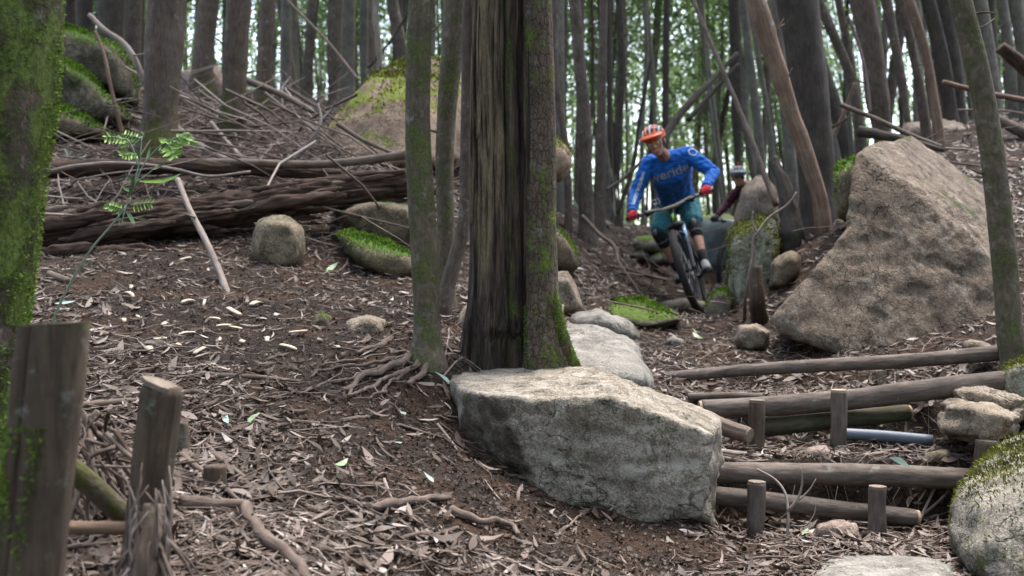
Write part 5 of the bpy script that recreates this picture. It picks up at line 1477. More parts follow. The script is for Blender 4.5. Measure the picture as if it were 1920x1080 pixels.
def step_log(name, label, pts, w, w1=None, mat=M_LOG, cap0=False, cap1=False):
    o = limb(name, label, pts, None, w, w1, mat, 'log', 36, .085, None, .3, (9, 3.0), 110, ridge=.0022)
    P = [np.array(PX(*pts[0])), np.array(PX(*pts[1])), np.array(PX(*pts[-2])), np.array(PX(*pts[-1]))]
    for on, a, b_, ww in ((cap0, P[0], P[1], w), (cap1, P[3], P[2], w1 or w)):
        if not on: continue
        dv = (a - b_) / np.linalg.norm(a - b_); u = np.cross(dv, [0, 0, 1.0]); u /= np.linalg.norm(u); w_ = np.cross(dv, u)
        r = ww / 2 * np.mean([q[2] for q in pts]) / F; th = np.linspace(0, 2 * np.pi, 20, endpoint=False)
        ring = a + dv * .012 + r * .94 * (np.cos(th)[:, None] * u + np.sin(th)[:, None] * w_)
        v = np.vstack([ring - dv * .02, ring, a + dv * .013]) - np.array(o.location)
        f = [[k, (k + 1) % 20, 20 + (k + 1) % 20, 20 + k] for k in range(20)] + [[40, 20 + k, 20 + (k + 1) % 20] for k in range(20)]
        mesh('sawn_end', v, f, M_CUT if w > 33 else M_CUTGREY, o, False, {'grain': v})
    return o
step_log('step_log', 'topmost long step log running to the lichen-spotted tree', [(1222, 710, 5.72), (1400, 694, 5.70), (1600, 682, 5.68), (1760, 672, 5.66), (1890, 660, 5.62)], 20, 30)
step_log('step_log', 'thick log of the second step held by two tall pegs', [(1316, 768, 5.12), (1430, 762, 5.12), (1580, 750, 5.12), (1700, 736, 5.12), (1890, 714, 5.12)], 36, 42, cap0=True)
step_log('step_log', 'thin log end peeping over the thick log of the second step', [(1290, 744, 5.3), (1360, 742, 5.28), (1430, 744, 5.26)], 14, 12)
step_log('step_log', 'greenish log under the thick log of the second step', [(1420, 802, 5.14), (1560, 788, 5.16), (1702, 774, 5.2)], 34, 30, M_LOG_GREEN, cap1=True)
step_log('step_log', 'short split log end below the second step beside the big boulder', [(1330, 790, 4.98), (1365, 804, 4.92), (1402, 816, 4.86)], 32, 30, M_STICK_BR, cap1=True)
step_log('step_log', 'thick upper log of the lowest step', [(1322, 886, 4.56), (1450, 888, 4.56), (1600, 890, 4.56), (1720, 894, 4.58), (1840, 898, 4.6)], 42, 40)
step_log('step_log', 'lower log of the lowest step behind two sawn pegs', [(1310, 926, 4.5), (1430, 938, 4.5), (1560, 954, 4.5), (1716, 972, 4.5)], 36, 34, M_LOG, cap1=True)
step_log('step_log', 'old half-buried log lying on the middle step beside the boulder', [(1345, 850, 4.8), (1400, 856, 4.78), (1470, 862, 4.75)], 20, 14, M_STICK)
post('peg', 'left tall peg holding the second step log', (1418, 842), (1420, 752), 30, M_POST, 4.98, 20)
post('peg', 'right tall peg with a pale sawn top on the second step', (1572, 838), (1573, 733), 30, M_LOG, 4.98, 20)
post('peg', 'left peg before the lowest step logs', (1416, 992), (1419, 905), 33, M_LOG, 4.38, 20)
post('peg', 'right peg with a splintered top before the lowest step logs', (1644, 1012), (1645, 914), 33, M_LOG, 4.38, 20)
post('peg', 'short peg wedged under the layered rock', (1846, 890), (1850, 828), 42, M_POST, 4.6, 16, cat='peg')
post('peg', 'sawn-off peg end at the bottom of the steps', (1414, 1090), (1414, 1074), 40, M_POST, 3.75, 18, cat='peg')
b = NB('blue_plastic'); b.out((.095, .112, .145), .55); b.b.inputs['Specular IOR Level'].default_value = .5
pp = np.array([PX(1560, 812, 5.0), PX(1650, 817, 4.98), PX(1748, 826, 4.95)]); o0 = pp[0].copy()
pth = spline(pp - o0, 12); rr = 10.5 * 5 / F
v1, f1, _ = tube(pth, rr, 20, cap=False); v2, f2, _ = tube(pth, rr * .86, 20, cap=False)
nv = len(v1); f = f1 + [[k + nv for k in q[::-1]] for q in f2] + [[k, nv + k, nv + (k + 1) % 20, (k + 1) % 20] for k in range(20)] + [[nv - 20 + k, nv - 20 + (k + 1) % 20, 2 * nv - 20 + (k + 1) % 20, 2 * nv - 20 + k] for k in range(20)]
tag(mesh('drain_pipe', np.vstack([v1, v2]), f, b.m, None, True, None, tuple(o0)), 'blue-grey plastic drain pipe lying on the middle step', 'pipe')

# forked white twig before the lowest step and other loose sticks
limb('twig', 'forked bleached twig standing before the lowest step logs', [(1456, 1068), (1474, 1020, 4.02), (1478, 965, 4.05), (1470, 920, 4.1), (1452, 898, 4.15), (1420, 880, 4.2)], None, 8, 4, M_STICK, 'twig', 8, .1, forks=[([(1478, 958, 4.05), (1498, 930, 4.05), (1504, 895, 4.05), (1500, 876, 4.05)], 6, 3), ([(1498, 938, 4.05), (1520, 915, 4.05), (1530, 898, 4.05)], 4, 2), ([(1482, 985, 4.03), (1510, 985, 4.05), (1528, 960, 4.05), (1528, 935, 4.06)], 3, 1.5)])
for q, w, lab in [([(1690, 1040), (1720, 990), (1760, 930)], 10, 'brown stick propped along the left side of the corner boulder'),
                  ([(1710, 985), (1770, 950), (1830, 870)], 6, 'thin stick between the lowest step and the corner boulder'),
                  ([(1560, 990), (1590, 1020), (1600, 1035)], 5, 'pale twig lying on the pinkish stone'),
                  ([(1350, 860), (1400, 872), (1440, 868)], 6, 'stick lying on the middle step behind the thick upper log'),
                  ([(1620, 860), (1680, 850), (1715, 838)], 9, 'weathered bark strip lying on the middle step'),
                  ([(1240, 890), (1250, 895), (1262, 899)], 3, 'tiny stick at the foot of the big grey boulder'),
                  ([(855, 640), (872, 655), (850, 690), (830, 712)], 6, 'dark twig by the left foot of the dead trunk'),
                  ([(790, 705), (815, 690), (840, 640), (842, 620)], 4, 'grey forked twig at the foot of the dead trunk'),
                  ([(500, 470), (520, 500), (560, 520)], 4, 'thin twig leaning below the egg-shaped stone'),
                  ([(820, 800), (845, 830), (858, 850)], 6, 'pale bark strip leaning on the left side of the big grey boulder'),
                  ([(720, 905), (735, 940), (745, 968)], 7, 'bleached splinter standing on the grey ridge root'),
                  ]:
    limb('stick', lab, q, None, w, w * .6, M_STICK, 'stick', 8, .12, sink=0)

# pale bark chips on the bare earth at left
chips = [(348, 488), (240, 560), (245, 545), (352, 572), (382, 575), (437, 592), (308, 612), (402, 605), (420, 618), (350, 630), (455, 645), (335, 655), (300, 640), (400, 690), (520, 600), (500, 640), (260, 600), (630, 660), (540, 655), (480, 575), (230, 610), (280, 660), (375, 665), (560, 630), (410, 640), (440, 620)]
g_ = np.random.default_rng(8)
b = NB('bleached_bark'); v_ = b.obj(); b.out(b.ramp(b.noise(v_, 60, 4), [(.3, (.34, .27, .19)), (.7, (.58, .51, .40))]), .8); M_CHIP = b.m
g_curl = g_.uniform(-.02, .16, len(chips))
for k, (px, py) in enumerate(chips):
    p = at(px, py); L = g_.uniform(.025, .12) * (1.3 if k < 4 else 1); wd = g_.uniform(.012, .03)
    a = g_.uniform(-1.6, 1.6); t = np.linspace(-.5, .5, 7)
    vs = []
    for s in t:
        for e in (-1, 1):
            for h in (0, 1):
                y_ = e * wd * .5 * (1 - (abs(s) * 1.7) ** 4 * .6) + .006 * math.sin(s * 4 + k)
                vs.append((s * L, y_, .008 + g_curl[k] * L * (1 - 4 * s * s) + abs(e) * 0 + h * .003 + .006 * e * e * (k % 3)))
    vs = np.array(vs); c, s_ = math.cos(a), math.sin(a)
    vs = np.c_[vs[:, 0] * c - vs[:, 1] * s_, vs[:, 0] * s_ + vs[:, 1] * c, vs[:, 2]]
    f = []
    for i_ in range(6):
        q = i_ * 4
        f += [[q, q + 4, q + 6, q + 2], [q + 1, q + 3, q + 7, q + 5], [q, q + 1, q + 5, q + 4], [q + 2, q + 6, q + 7, q + 3]]
    f += [[0, 2, 3, 1], [24, 25, 27, 26]]
    nrm = ground_normals(np.array([p.x]), np.array([p.y]))[0]
    o = mesh('bark_chip', vs, f, M_CHIP, None, True, None, tuple(p))
    o.rotation_euler = Vector(nrm).to_track_quat('Z', 'Y').to_euler(); 
    tag(o, 'pale bleached bark chip lying on the bare brown earth of the left slope', 'bark chip', 'bleached bark chips on the left slope')

# fresh green leaves fallen on the litter
b = NB('green_leaf'); v_ = b.obj(); b.out(b.ramp(b.noise(v_, 30, 3), [(.3, (.10, .16, .06)), (.7, (.22, .30, .17))]), .45); M_GREENLEAF = b.m
M_TEAL = plain('grey_green_leaf', (.22, .30, .25), .5)
for px, py, lab, m in [(635, 880, 'long green leaf lying on the litter in the middle foreground', M_GREENLEAF), (748, 788, 'grey-green leaf on the bare path left of the big boulder', M_TEAL), (828, 720, 'round blue-green leaf by the left corner of the big boulder', M_TEAL), (425, 800, 'grey-green leaf lying right of the round post', M_TEAL), (475, 797, 'yellow-green leaf right of the grey-green one in the path', M_GREENLEAF), (800, 905, 'small grey-green leaf at the root before the big boulder', M_TEAL), (130, 580, 'dull green leaf on the litter above the split post', M_TEAL), (1312, 640, 'green blade-like leaf in the trail before the rider', M_GREENLEAF), (1510, 1010, 'upright green blade beside the pinkish stone', M_GREENLEAF), (620, 510, 'broad green leaf right of the egg-shaped stone', M_GREENLEAF), (1688, 874, 'pale green leaf on the upper log of the lowest step', M_TEAL), (740, 843, 'thin green leaf in the litter left of the big boulder', M_TEAL)]:
    p = at(px, py); L = 42 * p.y / F
    v, f, tt = leaf_strips(np.array([p.x]), np.array([p.y]), np.array([L]), np.array([L * .28]), np.array([.5]), lift=.02, tilt=.3)
    c = v.mean(0)
    o = mesh('fallen_leaf', v - c, f, m, None, True, None, c)
    if '1688' in str(px): o.location = W(1688, 866, 4.5)
    tag(o, lab, 'leaf')

# the green plant leaning at left
def plant():
    d = 3.7
    stem = [(104, 590), (130, 535), (175, 462), (215, 415), (236, 385), (252, 340), (262, 300), (266, 255)]
    o = np.array(PX(*stem[0], d)); o[2] = H(o[0], d)
    root = thing('green_plant', 'tall thin blue-green plant with fresh leaves leaning before the rotten log', 'plant', o)
    P = np.array([PX(x, y, d) for x, y in stem]) - o
    P = np.vstack([[P[0] * 0 + [-.03, 0, -.06]], P])
    path = spline(P, 60)
    M_STEM = plain('plant_stem', (.22, .30, .22), .6); M_FRESH = plain('fresh_leaf', (.17, .32, .04), .45, var=.3); M_DULL = plain('dull_leaf', (.12, .21, .08), .5)
    v, f, g = tube(path, np.linspace(.006, .0022, 60), 8)
    mesh('stem', v, f, M_STEM, root)
    for q in ([(246, 362), (275, 300), (318, 262), (335, 256)], [(236, 385), (225, 425), (222, 400)], [(222, 412), (240, 408), (258, 410)], [(250, 345), (272, 330), (295, 310)], [(258, 310), (248, 275), (240, 262)]):
        pp = spline(np.array([PX(x, y, d - .01) for x, y in q]) - o, 12)
        v, f, g = tube(pp, np.linspace(.0028, .0012, 12), 6); mesh('stalk', v, f, M_STEM, root)
    leaves = [((262, 340), (338, 325), 10, 2), ((240, 372), (252, 330), 9, 1), ((230, 392), (200, 384), 12, 0), ((245, 385), (285, 380), 7, 0), ((237, 395), (252, 420), 8, 1), ((266, 260), (232, 252), 9, 0), ((240, 262), (198, 256), 10, 0), ((250, 264), (225, 272), 8, 0), ((262, 290), (228, 290), 9, 0), ((318, 266), (300, 262), 10, 0), ((335, 256), (366, 268), 12, 0), ((330, 258), (352, 250), 11, 0), ((312, 268), (330, 292), 11, 0), ((318, 262), (342, 272), 10, 0), ((270, 258), (262, 246), 6, 1), ((275, 300), (282, 275), 5, 1), ((250, 345), (232, 318), 5, 1), ((246, 360), (225, 345), 6, 1), ((258, 410), (275, 412), 5, 1), ((262, 300), (255, 280), 5, 1), ((285, 318), (312, 302), 6, 1), ((150, 305), (178, 318), 6, 1), ((295, 282), (322, 285), 8, 0)]
    leaves = [l for l in leaves if l[0][0] > 180]
    def blade(A, B_, ww0, mat, par, K=7):
        ax = B_ - A; L = np.linalg.norm(ax); ax /= L
        s = np.cross(ax, [random.uniform(-.4, .4), -1, random.uniform(.1, .8)]); s /= np.linalg.norm(s); up = np.cross(s, ax)
        vs = []; cv = random.uniform(.03, .22)
        for k in range(K):
            t = k / (K - 1); ww = ww0 * (math.sin(math.pi * min(1, t * .92 + .06)) ** .8) * random.uniform(.85, 1.1)
            c = A + ax * L * t - up * L * cv * math.sin(t * 3.0)
            vs += [c - s * ww + up * ww * .3, c, c + s * ww + up * ww * .3]
        f = []
        for k in range(K - 1):
            q = k * 3; f += [[q, q + 1, q + 4, q + 3], [q + 1, q + 2, q + 5, q + 4]]
        return mesh('leaf', vs, f, mat, par)
    for (a, b_, w, m) in leaves:
        A, B_ = np.array(PX(*a, d)) - o, np.array(PX(*b_, d - random.uniform(-.03, .06))) - o
        if m:
            blade(A, B_, w / 2 * d / F, M_DULL if m == 1 else M_FRESH, root); continue
        # feathered leaf: leaflets in pairs along a rib
        v, f, g = tube(spline([A, (A + B_) / 2 + [0, 0, .004], B_], 8), np.linspace(.0012, .0006, 8), 4)
        rib = mesh('leaf', v, f, M_STEM, root)
        ax = (B_ - A); L = np.linalg.norm(ax); ax /= L; sd = np.cross(ax, [0, -1, .5]); sd /= np.linalg.norm(sd)
        for k in range(6):
            t = .12 + .82 * k / 5; P_ = A + ax * L * t
            for sg in (-1, 1):
                e = P_ + (ax * .5 + sd * sg) * L * (.34 - .16 * abs(t - .45)) * random.uniform(.8, 1.15) + np.array([0, random.uniform(-.006, .006), random.uniform(-.006, .003)])
                lf = blade(P_, e, w / 2 * d / F * .42, M_FRESH, rib, 5); lf.name = 'leaflet'
        blade(B_ - ax * .004, B_ + ax * L * .16, w / 2 * d / F * .42, M_FRESH, rib, 5).name = 'leaflet'
plant()
def grassy(label, px, py, n, Lp, col, name='leafy_sprig', cat='plant'):
    p = at(px, py); root = thing(name, label, cat, p)
    d = p.y
    for k in range(n):
        a = random.uniform(-1.1, 1.1); L = Lp * d / F * random.uniform(.6, 1.1); w = L * .10
        dx, dy, dz = math.sin(a) * .8, random.uniform(-.5, .3), math.cos(a)
        vs = []
        for j in range(5):
            t = j / 4; c = np.array([dx * L * t, dy * L * t, dz * L * t - L * .35 * t * t * abs(a)]); ww = w * (1 - t) * (.4 + 2 * t)
            vs += [c - [ww / 2, 0, 0], c + [ww / 2, 0, .0]]
        mesh('leaf', vs, [[2 * j, 2 * j + 1, 2 * j + 3, 2 * j + 2] for j in range(4)], col, root)
M_SPRIG = plain('sprig_leaf', (.13, .20, .10), .5); M_SPRIG2 = plain('bluish_sprig_leaf', (.20, .27, .22), .5)
grassy('bluish-green leafy sprig on the brushwood right of the mossy tree', 135, 310, 9, 60, M_SPRIG2)
grassy('small green sprig on the slope right of the mossy living trunk', 1085, 395, 8, 40, M_SPRIG)
grassy('tiny green seedling by the dark overhanging rock', 1100, 575, 6, 18, M_SPRIG)



# ================================================================== the cyclists
M_TYRE = plain('tyre_rubber', (.030, .026, .024), .85, var=.3, scale=60, bump=.3)
M_BLACK = plain('black_metal', (.018, .019, .021), .4, .0)
M_FRAME = plain('dark_blue_frame', (.020, .028, .045), .28, .3, var=.1)
M_ALU = plain('silver_metal', (.42, .42, .42), .35, .8, var=.1)
M_BAR = plain('tan_bar', (.34, .29, .22), .35, .2, var=.1)
M_LIME = plain('lime_paint', (.30, .62, .05), .4, var=.1)
M_STAN = plain('blue_white_stanchion', (.32, .46, .62), .25, .4, var=.1)
def skin_mat():
    b = NB('skin'); v = b.obj(); n = b.noise(v, 22, 3)
    b.out(b.ramp(n, [(.3, (.36, .185, .12)), (.7, (.50, .275, .195))]), .55); b.b.inputs['Subsurface Weight'].default_value = .08
    b.b.inputs['Subsurface Radius'].default_value = (.012, .005, .003)
    return b.m
M_SKIN = skin_mat()
def cloth_mat(name, c, var=.25, sheen=.15):
    b = NB(name); v = b.obj(); n = b.noise(v, 14, 5, .6); w = b.noise(v, 400, 2)
    b.out(b.ramp(n, [(.3, [x * (1 - var) for x in c]), (.7, [x * (1 + var * .6) for x in c])]), .82, b.bump(b.math('ADD', n, b.math('MULTIPLY', w, .25)), .35, .01))
    b.b.inputs['Sheen Weight'].default_value = sheen
    return b.m
M_BLUE = cloth_mat('blue_jersey', (.007, .125, .50))
M_TEALC = cloth_mat('teal_shorts', (.018, .14, .165))
M_MAROON = cloth_mat('maroon_jersey', (.075, .012, .025))
M_BLACKC = cloth_mat('black_cloth', (.012, .012, .014), sheen=.05)
M_REDG = cloth_mat('red_glove', (.48, .015, .035))
M_DARKG = cloth_mat('dark_glove', (.02, .022, .03))
M_GREYPRINT = plain('grey_print', (.33, .31, .32), .7, var=.1)
M_WHITEPRINT = plain('white_print', (.62, .66, .72), .7, var=.1)
M_ORANGEH = plain('orange_shell', (.58, .095, .035), .35, var=.15)
M_GREYH = plain('grey_shell', (.45, .42, .42), .4, var=.2)
M_DARKH = plain('helmet_foam', (.03, .028, .03), .8)
M_WHITEH = plain('white_shell', (.25, .27, .31), .4, var=.1)
M_SHOE = plain('grey_shoe', (.24, .24, .24), .7, var=.3)
M_SOLE = plain('shoe_sole', (.02, .02, .02), .8)
M_GUM = plain('knee_cap_grey', (.10, .10, .105), .5)
M_HAIR = plain('dark_hair', (.022, .014, .009), .7)
M_EYE = plain('eye_white', (.6, .58, .55), .3, var=.05); M_IRIS = plain('eye_dark', (.02, .015, .01), .2)
M_LIP = plain('lips', (.30, .10, .085), .5); M_TEETH = plain('teeth', (.7, .68, .62), .4, var=.05)
M_GLASS = plain('dark_lens', (.012, .012, .014), .12, var=.05, spec=.7)

WR = .365      # wheel radius
def bike_matrix(contact, yaw, pitch, lean):
    f = Vector((-math.sin(yaw) * math.cos(pitch), -math.cos(yaw) * math.cos(pitch), -math.sin(pitch)))
    l0 = Vector((0, 0, 1)).cross(f).normalized(); u0 = f.cross(l0)
    u = u0 * math.cos(lean) - l0 * math.sin(lean); l = l0 * math.cos(lean) + u0 * math.sin(lean)
    M = Matrix(((f.x, l.x, u.x, contact[0]), (f.y, l.y, u.y, contact[1]), (f.z, l.z, u.z, contact[2]), (0, 0, 0, 1)))
    return M
HEAD_A = R(65)
AX = Vector((0, 0, WR))
SA = Vector((-math.cos(HEAD_A), 0, math.sin(HEAD_A)))        # steering axis, upwards
OFF = Vector((-.044 / math.sin(HEAD_A), 0, 0))                # axle sits ahead of the steering axis
CROWN = AX + OFF + SA * .45
HT_LO, HT_HI = AX + OFF + SA * .475, AX + OFF + SA * .585
BARC = HT_HI + SA * .05 + Vector((.045, 0, .012))
BB = Vector((-.78, 0, .315)); RA = Vector((-1.20, 0, WR)); SEAT = Vector((-.98, 0, .80))

def steer_fn(ang):
    Q = Matrix.Rotation(ang, 3, SA)
    P0 = AX + OFF
    return lambda p: P0 + Q @ (Vector(p) - P0)

def wheel(root, c, tf, name, disc_side=1):
    """tyre with tread knobs, rim, hub, spokes, brake disc"""
    def P(r, a, y): return tf(c + Vector((math.cos(a) * r, y, math.sin(a) * r)))
    n, m = 72, 12; r0, tw = WR - .033, .033
    v = [P(r0 + math.cos(b_) * tw, 2 * math.pi * k / n, math.sin(b_) * tw)[:] for k in range(n) for b_ in np.linspace(0, 2 * np.pi, m, endpoint=False)]
    f = [[k * m + j, k * m + (j + 1) % m, ((k + 1) % n) * m + (j + 1) % m, ((k + 1) % n) * m + j] for k in range(n) for j in range(m)]
    wm = mesh(name, v, f, M_TYRE, root)
    kn = MB()
    for k in range(84):
        a0 = 2 * math.pi * k / 84
        for y, w in (((-.022, .010), (.022, .010), (-.007, .009), (.007, .009)) if k % 2 else ((-.024, .008), (.024, .008), (0, .012))):
            rr = r0 + math.sqrt(max(0, tw * tw - y * y))
            q = []
            for rad in (rr - .002, rr + .005):
                for aa in (a0 - .012, a0 + .012):
                    for yy in (y - w / 2, y + w / 2): q.append(P(rad, aa, yy)[:])
            kn.add(q, [[0, 1, 3, 2], [4, 6, 7, 5], [0, 4, 5, 1], [2, 3, 7, 6], [0, 2, 6, 4], [1, 5, 7, 3]])
    kn.build('tread', M_TYRE, wm, False)
    rm = MB(); rv = []
    for k in range(64):
        a = 2 * math.pi * k / 64
        for r, y in ((r0 - .020, -.014), (r0 - .020, .014), (r0 - .044, .010), (r0 - .044, -.010)): rv.append(P(r, a, y)[:])
    rm.add(rv, [[k * 4 + j, k * 4 + (j + 1) % 4, ((k + 1) % 64) * 4 + (j + 1) % 4, ((k + 1) % 64) * 4 + j] for k in range(64) for j in range(4)])
    rm.build('rim', M_BLACK, wm, False)
    sp = MB()
    for k in range(28):
        a = 2 * math.pi * k / 28; s = 1 if k % 2 else -1
        sp.tube([P(.028, a + .5 * (1 if k % 4 < 2 else -1), .028 * s)[:], P(r0 - .040, a, 0)[:]], .0014, 4, cap=False)
    sp.build('spokes', M_ALU, wm)
    hb = MB(); hb.tube([tf(c + Vector((0, y, 0)))[:] for y in (-.055, -.035, 0, .035, .055)], [.014, .028, .018, .028, .014], 14); hb.build('hub', M_BLACK, wm)
    dk = MB(); y = .045 * disc_side
    rv = [P(r, 2 * math.pi * k / 40, y)[:] for k in range(40) for r in (.062, .090 + .003 * (k % 2))]
    dk.add(rv, [[k * 2, k * 2 + 1, ((k + 1) % 40) * 2 + 1, ((k + 1) % 40) * 2] for k in range(40)])
    for k in range(6): dk.tube([P(.02, k * 1.047, y)[:], P(.064, k * 1.047 + .35, y)[:]], .004, 4)
    dk.build('brake_disc', M_ALU, wm, False)
    return wm

def bicycle(label, M, steer, crank, accent=M_LIME, camera_on=True, bar_mat=M_BAR, frame=M_FRAME):
    root = thing('bicycle', label, 'bicycle'); root.matrix_world = M
    S = steer_fn(steer); I = lambda p: Vector(p)
    wheel(root, AX, S, 'front_wheel'); wheel(root, RA, I, 'rear_wheel')
    def tb(name, pts, r, mat, parent=root, tf=I, seg=12, n=None, **k):
        q = [tf(p)[:] for p in pts]
        q = spline(q, n or (2 if len(q) == 2 else len(q) * 5))
        rr = r if not hasattr(r, '__len__') else np.interp(np.linspace(0, 1, len(q)), np.linspace(0, 1, len(r)), r)
        return MB().tube(q, rr, seg, **k).build(name, mat, parent)
    # fork
    fk = tb('fork', [CROWN + Vector((.0, -.075, 0)), CROWN + Vector((.006, 0, .018)), CROWN + Vector((0, .075, 0))], [.024, .030, .024], M_BLACK, tf=S)
    for s in (-1, 1):
        d = Vector((0, .068 * s, 0)); top = CROWN + d; low = AX + d + Vector((-.004, 0, 0))
        mid = low.lerp(top, .62)
        tb('stanchion', [top, mid], .0175, M_STAN if s > 0 else M_BLACK, fk, S)
        tb('fork_lower', [mid, low.lerp(top, .25), low], [.023, .022, .016], M_BLACK, fk, S)
    tb('fork_arch', [AX + Vector((.0, -.068, 0)).lerp(CROWN - AX + Vector((0, -.068, 0)), .0) + (CROWN - AX) * .72, AX + (CROWN - AX) * .78 + Vector((.03, -.04, .02)), AX + (CROWN - AX) * .78 + Vector((.03, .04, .02)), AX + (CROWN - AX) * .72 + Vector((0, .068, 0))], .011, M_BLACK, fk, S)
    # frame
    fr = tb('frame', [HT_LO, HT_LO.lerp(BB, .5) + Vector((.02, 0, -.012)), BB], [.030, .036, .032], frame)
    tb('head_tube', [HT_LO, HT_HI], .027, frame, fr)
    tb('head_badge', [HT_LO + SA * .02 + Vector((.02, 0, .01)), HT_HI - SA * .02 + Vector((.02, 0, .01))], .012, accent, fr)
    tb('top_tube', [HT_HI - SA * .03, Vector((-.62, 0, .66)), Vector((-.86, 0, .58))], [.026, .022, .018], frame, fr)
    tb('top_tube_accent', [HT_HI - SA * .02 + Vector((-.05, 0, .012)), Vector((-.52, 0, .715))], .016, accent, fr)
    tb('seat_tube', [BB, SEAT + Vector((.05, 0, -.14))], .019, frame, fr)
    for s in (-1, 1):
        tb('chainstay', [BB + Vector((-.03, .035 * s, .02)), Vector((-1.0, .06 * s, .36)), RA + Vector((0, .068 * s, 0))], [.016, .013, .012], frame, fr)
        tb('seatstay', [Vector((-.89, .03 * s, .58)), Vector((-1.05, .06 * s, .47)), RA + Vector((0, .068 * s, 0))], [.011, .010, .011], accent if s < 0 else frame, fr)
    tb('shock', [Vector((-.58, 0, .60)), Vector((-.80, 0, .52))], .020, M_BLACK, fr)
    tb('seatpost', [SEAT + Vector((.05, 0, -.14)), SEAT + Vector((.005, 0, -.02))], .0155, M_BLACK)
    sd = blob([(SEAT + Vector((.14, 0, .012)), .016), (SEAT + Vector((.02, .02, .012)), .022), (SEAT + Vector((.02, -.02, .012)), .022), (SEAT + Vector((-.10, .06, .02)), .026), (SEAT + Vector((-.10, -.06, .02)), .026)])
    mesh('saddle', sd[0], sd[1], M_BLACK, root)
    # cockpit
    stem = tb('stem', [HT_HI + SA * .015, HT_HI + SA * .045 + Vector((.012, 0, 0)), BARC], [.022, .022, .020], M_BLACK, tf=S)
    def bp(y):
        a = abs(y); rise = .028 * float(sstep(.05, .20, a)); back = -.10 * max(0, a - .06) * .9
        return BARC + Vector((back, y, rise))
    ys = [-.405, -.28, -.2, -.12, -.05, 0, .05, .12, .2, .28, .405]
    bar = tb('handlebar', [bp(y) for y in ys], [.011, .011, .0115, .013, .0165, .0165, .0165, .013, .0115, .011, .011], bar_mat, tf=S, n=50)
    for s in (-1, 1):
        tb('grip', [bp(.405 * s), bp(.275 * s)], .0165, M_BLACK, bar, S)
        lv = tb('brake_lever', [bp(.235 * s) + Vector((.03, 0, -.012)), bp(.25 * s) + Vector((.055, .0, -.02)), bp(.30 * s) + Vector((.062, 0, -.028)), bp(.345 * s) + Vector((.060, 0, -.034))], [.009, .007, .006, .006], M_BLACK, bar, S)
        tb('lever_clamp', [bp(.245 * s), bp(.215 * s)], .019, M_BLACK, bar, S)
        tb('lever_body', [bp(.15 * s) + Vector((.03, 0, -.015)), bp(.235 * s) + Vector((.032, 0, -.014))], .012, M_BLACK, bar, S)
        tb('shifter', [bp(.19 * s) + Vector((.0, 0, -.022)), bp(.215 * s) + Vector((.02, 0, -.034))], .014, M_BLACK, bar, S)
        tb('brake_hose', [bp(.15 * s) + Vector((.03, 0, -.015)), BARC + Vector((.10, .06 * s, -.02)), BARC + Vector((.07, .02 * s, -.16)), CROWN + Vector((.03, .03 * s, .03))], .003, M_BLACK, bar, S, 6)
    if camera_on:
        c = S(BARC + Vector((.015, -.10, .085)))
        bx = MB(); Mq = Matrix.Rotation(.15, 3, 'Z')
        bx.box(c, (.030, .060, .044), Mq); cb = bx.build('action_camera', M_ALU, root, False)
        MB().tube([(c + Vector((.014, -.012, .004)))[:], (c + Vector((.022, -.012, .004)))[:]], .0145, 16).build('lens', M_GLASS, cb)
        bx = MB(); bx.box(c + Vector((.0155, .016, 0)), (.002, .022, .036), Mq); bx.build('face_plate', M_BLACK, cb, False)
        MB().tube([(c + Vector((0, 0, -.022)))[:], S(BARC + Vector((.0, -.06, .012)))[:]], .008, 8).build('mount', M_BLACK, cb)
    # drive
    MB().tube([(BB + Vector((0, -.07, 0)))[:], (BB + Vector((0, .07, 0)))[:]], .02, 14).build('bottom_bracket', M_BLACK, root)
    ring = MB(); rv = []
    for k in range(36):
        a = 2 * math.pi * k / 36
        for r in (.045, .066 + .004 * (k % 2)): rv.append((BB + Vector((math.cos(a) * r, -.05, math.sin(a) * r)))[:])
    ring.add(rv, [[k * 2, k * 2 + 1, ((k + 1) % 36) * 2 + 1, ((k + 1) % 36) * 2] for k in range(36)]); ring.build('chainring', M_ALU, root, False)
    cas = MB()
    for k, r in enumerate((.075, .066, .058, .05, .042, .034, .028)): cas.tube([(RA + Vector((0, -.026 - .004 * k, 0)))[:], (RA + Vector((0, -.029 - .004 * k, 0)))[:]], r, 24)
    cas.build('cassette', M_ALU, root)
    ch = MB()
    ch.tube([(BB + Vector((0, -.05, .066)))[:], (RA + Vector((0, -.044, .042)))[:]], .005, 5).tube([(BB + Vector((0, -.05, -.066)))[:], (RA + Vector((.05, -.048, -.12)))[:], (RA + Vector((.0, -.048, -.06)))[:]], .005, 5)
    ch.build('chain', M_ALU, root)
    tb('derailleur', [RA + Vector((.0, -.06, -.03)), RA + Vector((.02, -.062, -.08)), RA + Vector((.05, -.052, -.13))], [.014, .016, .012], M_BLACK)
    peds = {}
    for s in (-1, 1):
        a = crank + (0 if s > 0 else math.pi)
        e = BB + Vector((math.cos(a) * .172, .08 * s, math.sin(a) * .172))
        ck = tb('crank', [BB + Vector((0, .07 * s, 0)), e], [.016, .012], M_BLACK)
        pc = e + Vector((0, .065 * s, 0))
        bx = MB(); bx.box(pc, (.10, .10, .016))
        for q in range(8): bx.box(pc + Vector(((-.042, .042)[q % 2], (-.04, -.014, .014, .04)[q // 2], .011)), (.006, .006, .008))
        bx.build('pedal', M_BLACK, ck, False)
        peds[s] = pc
    return root, dict(S=S, bp=bp, ped=peds, bar=bar)

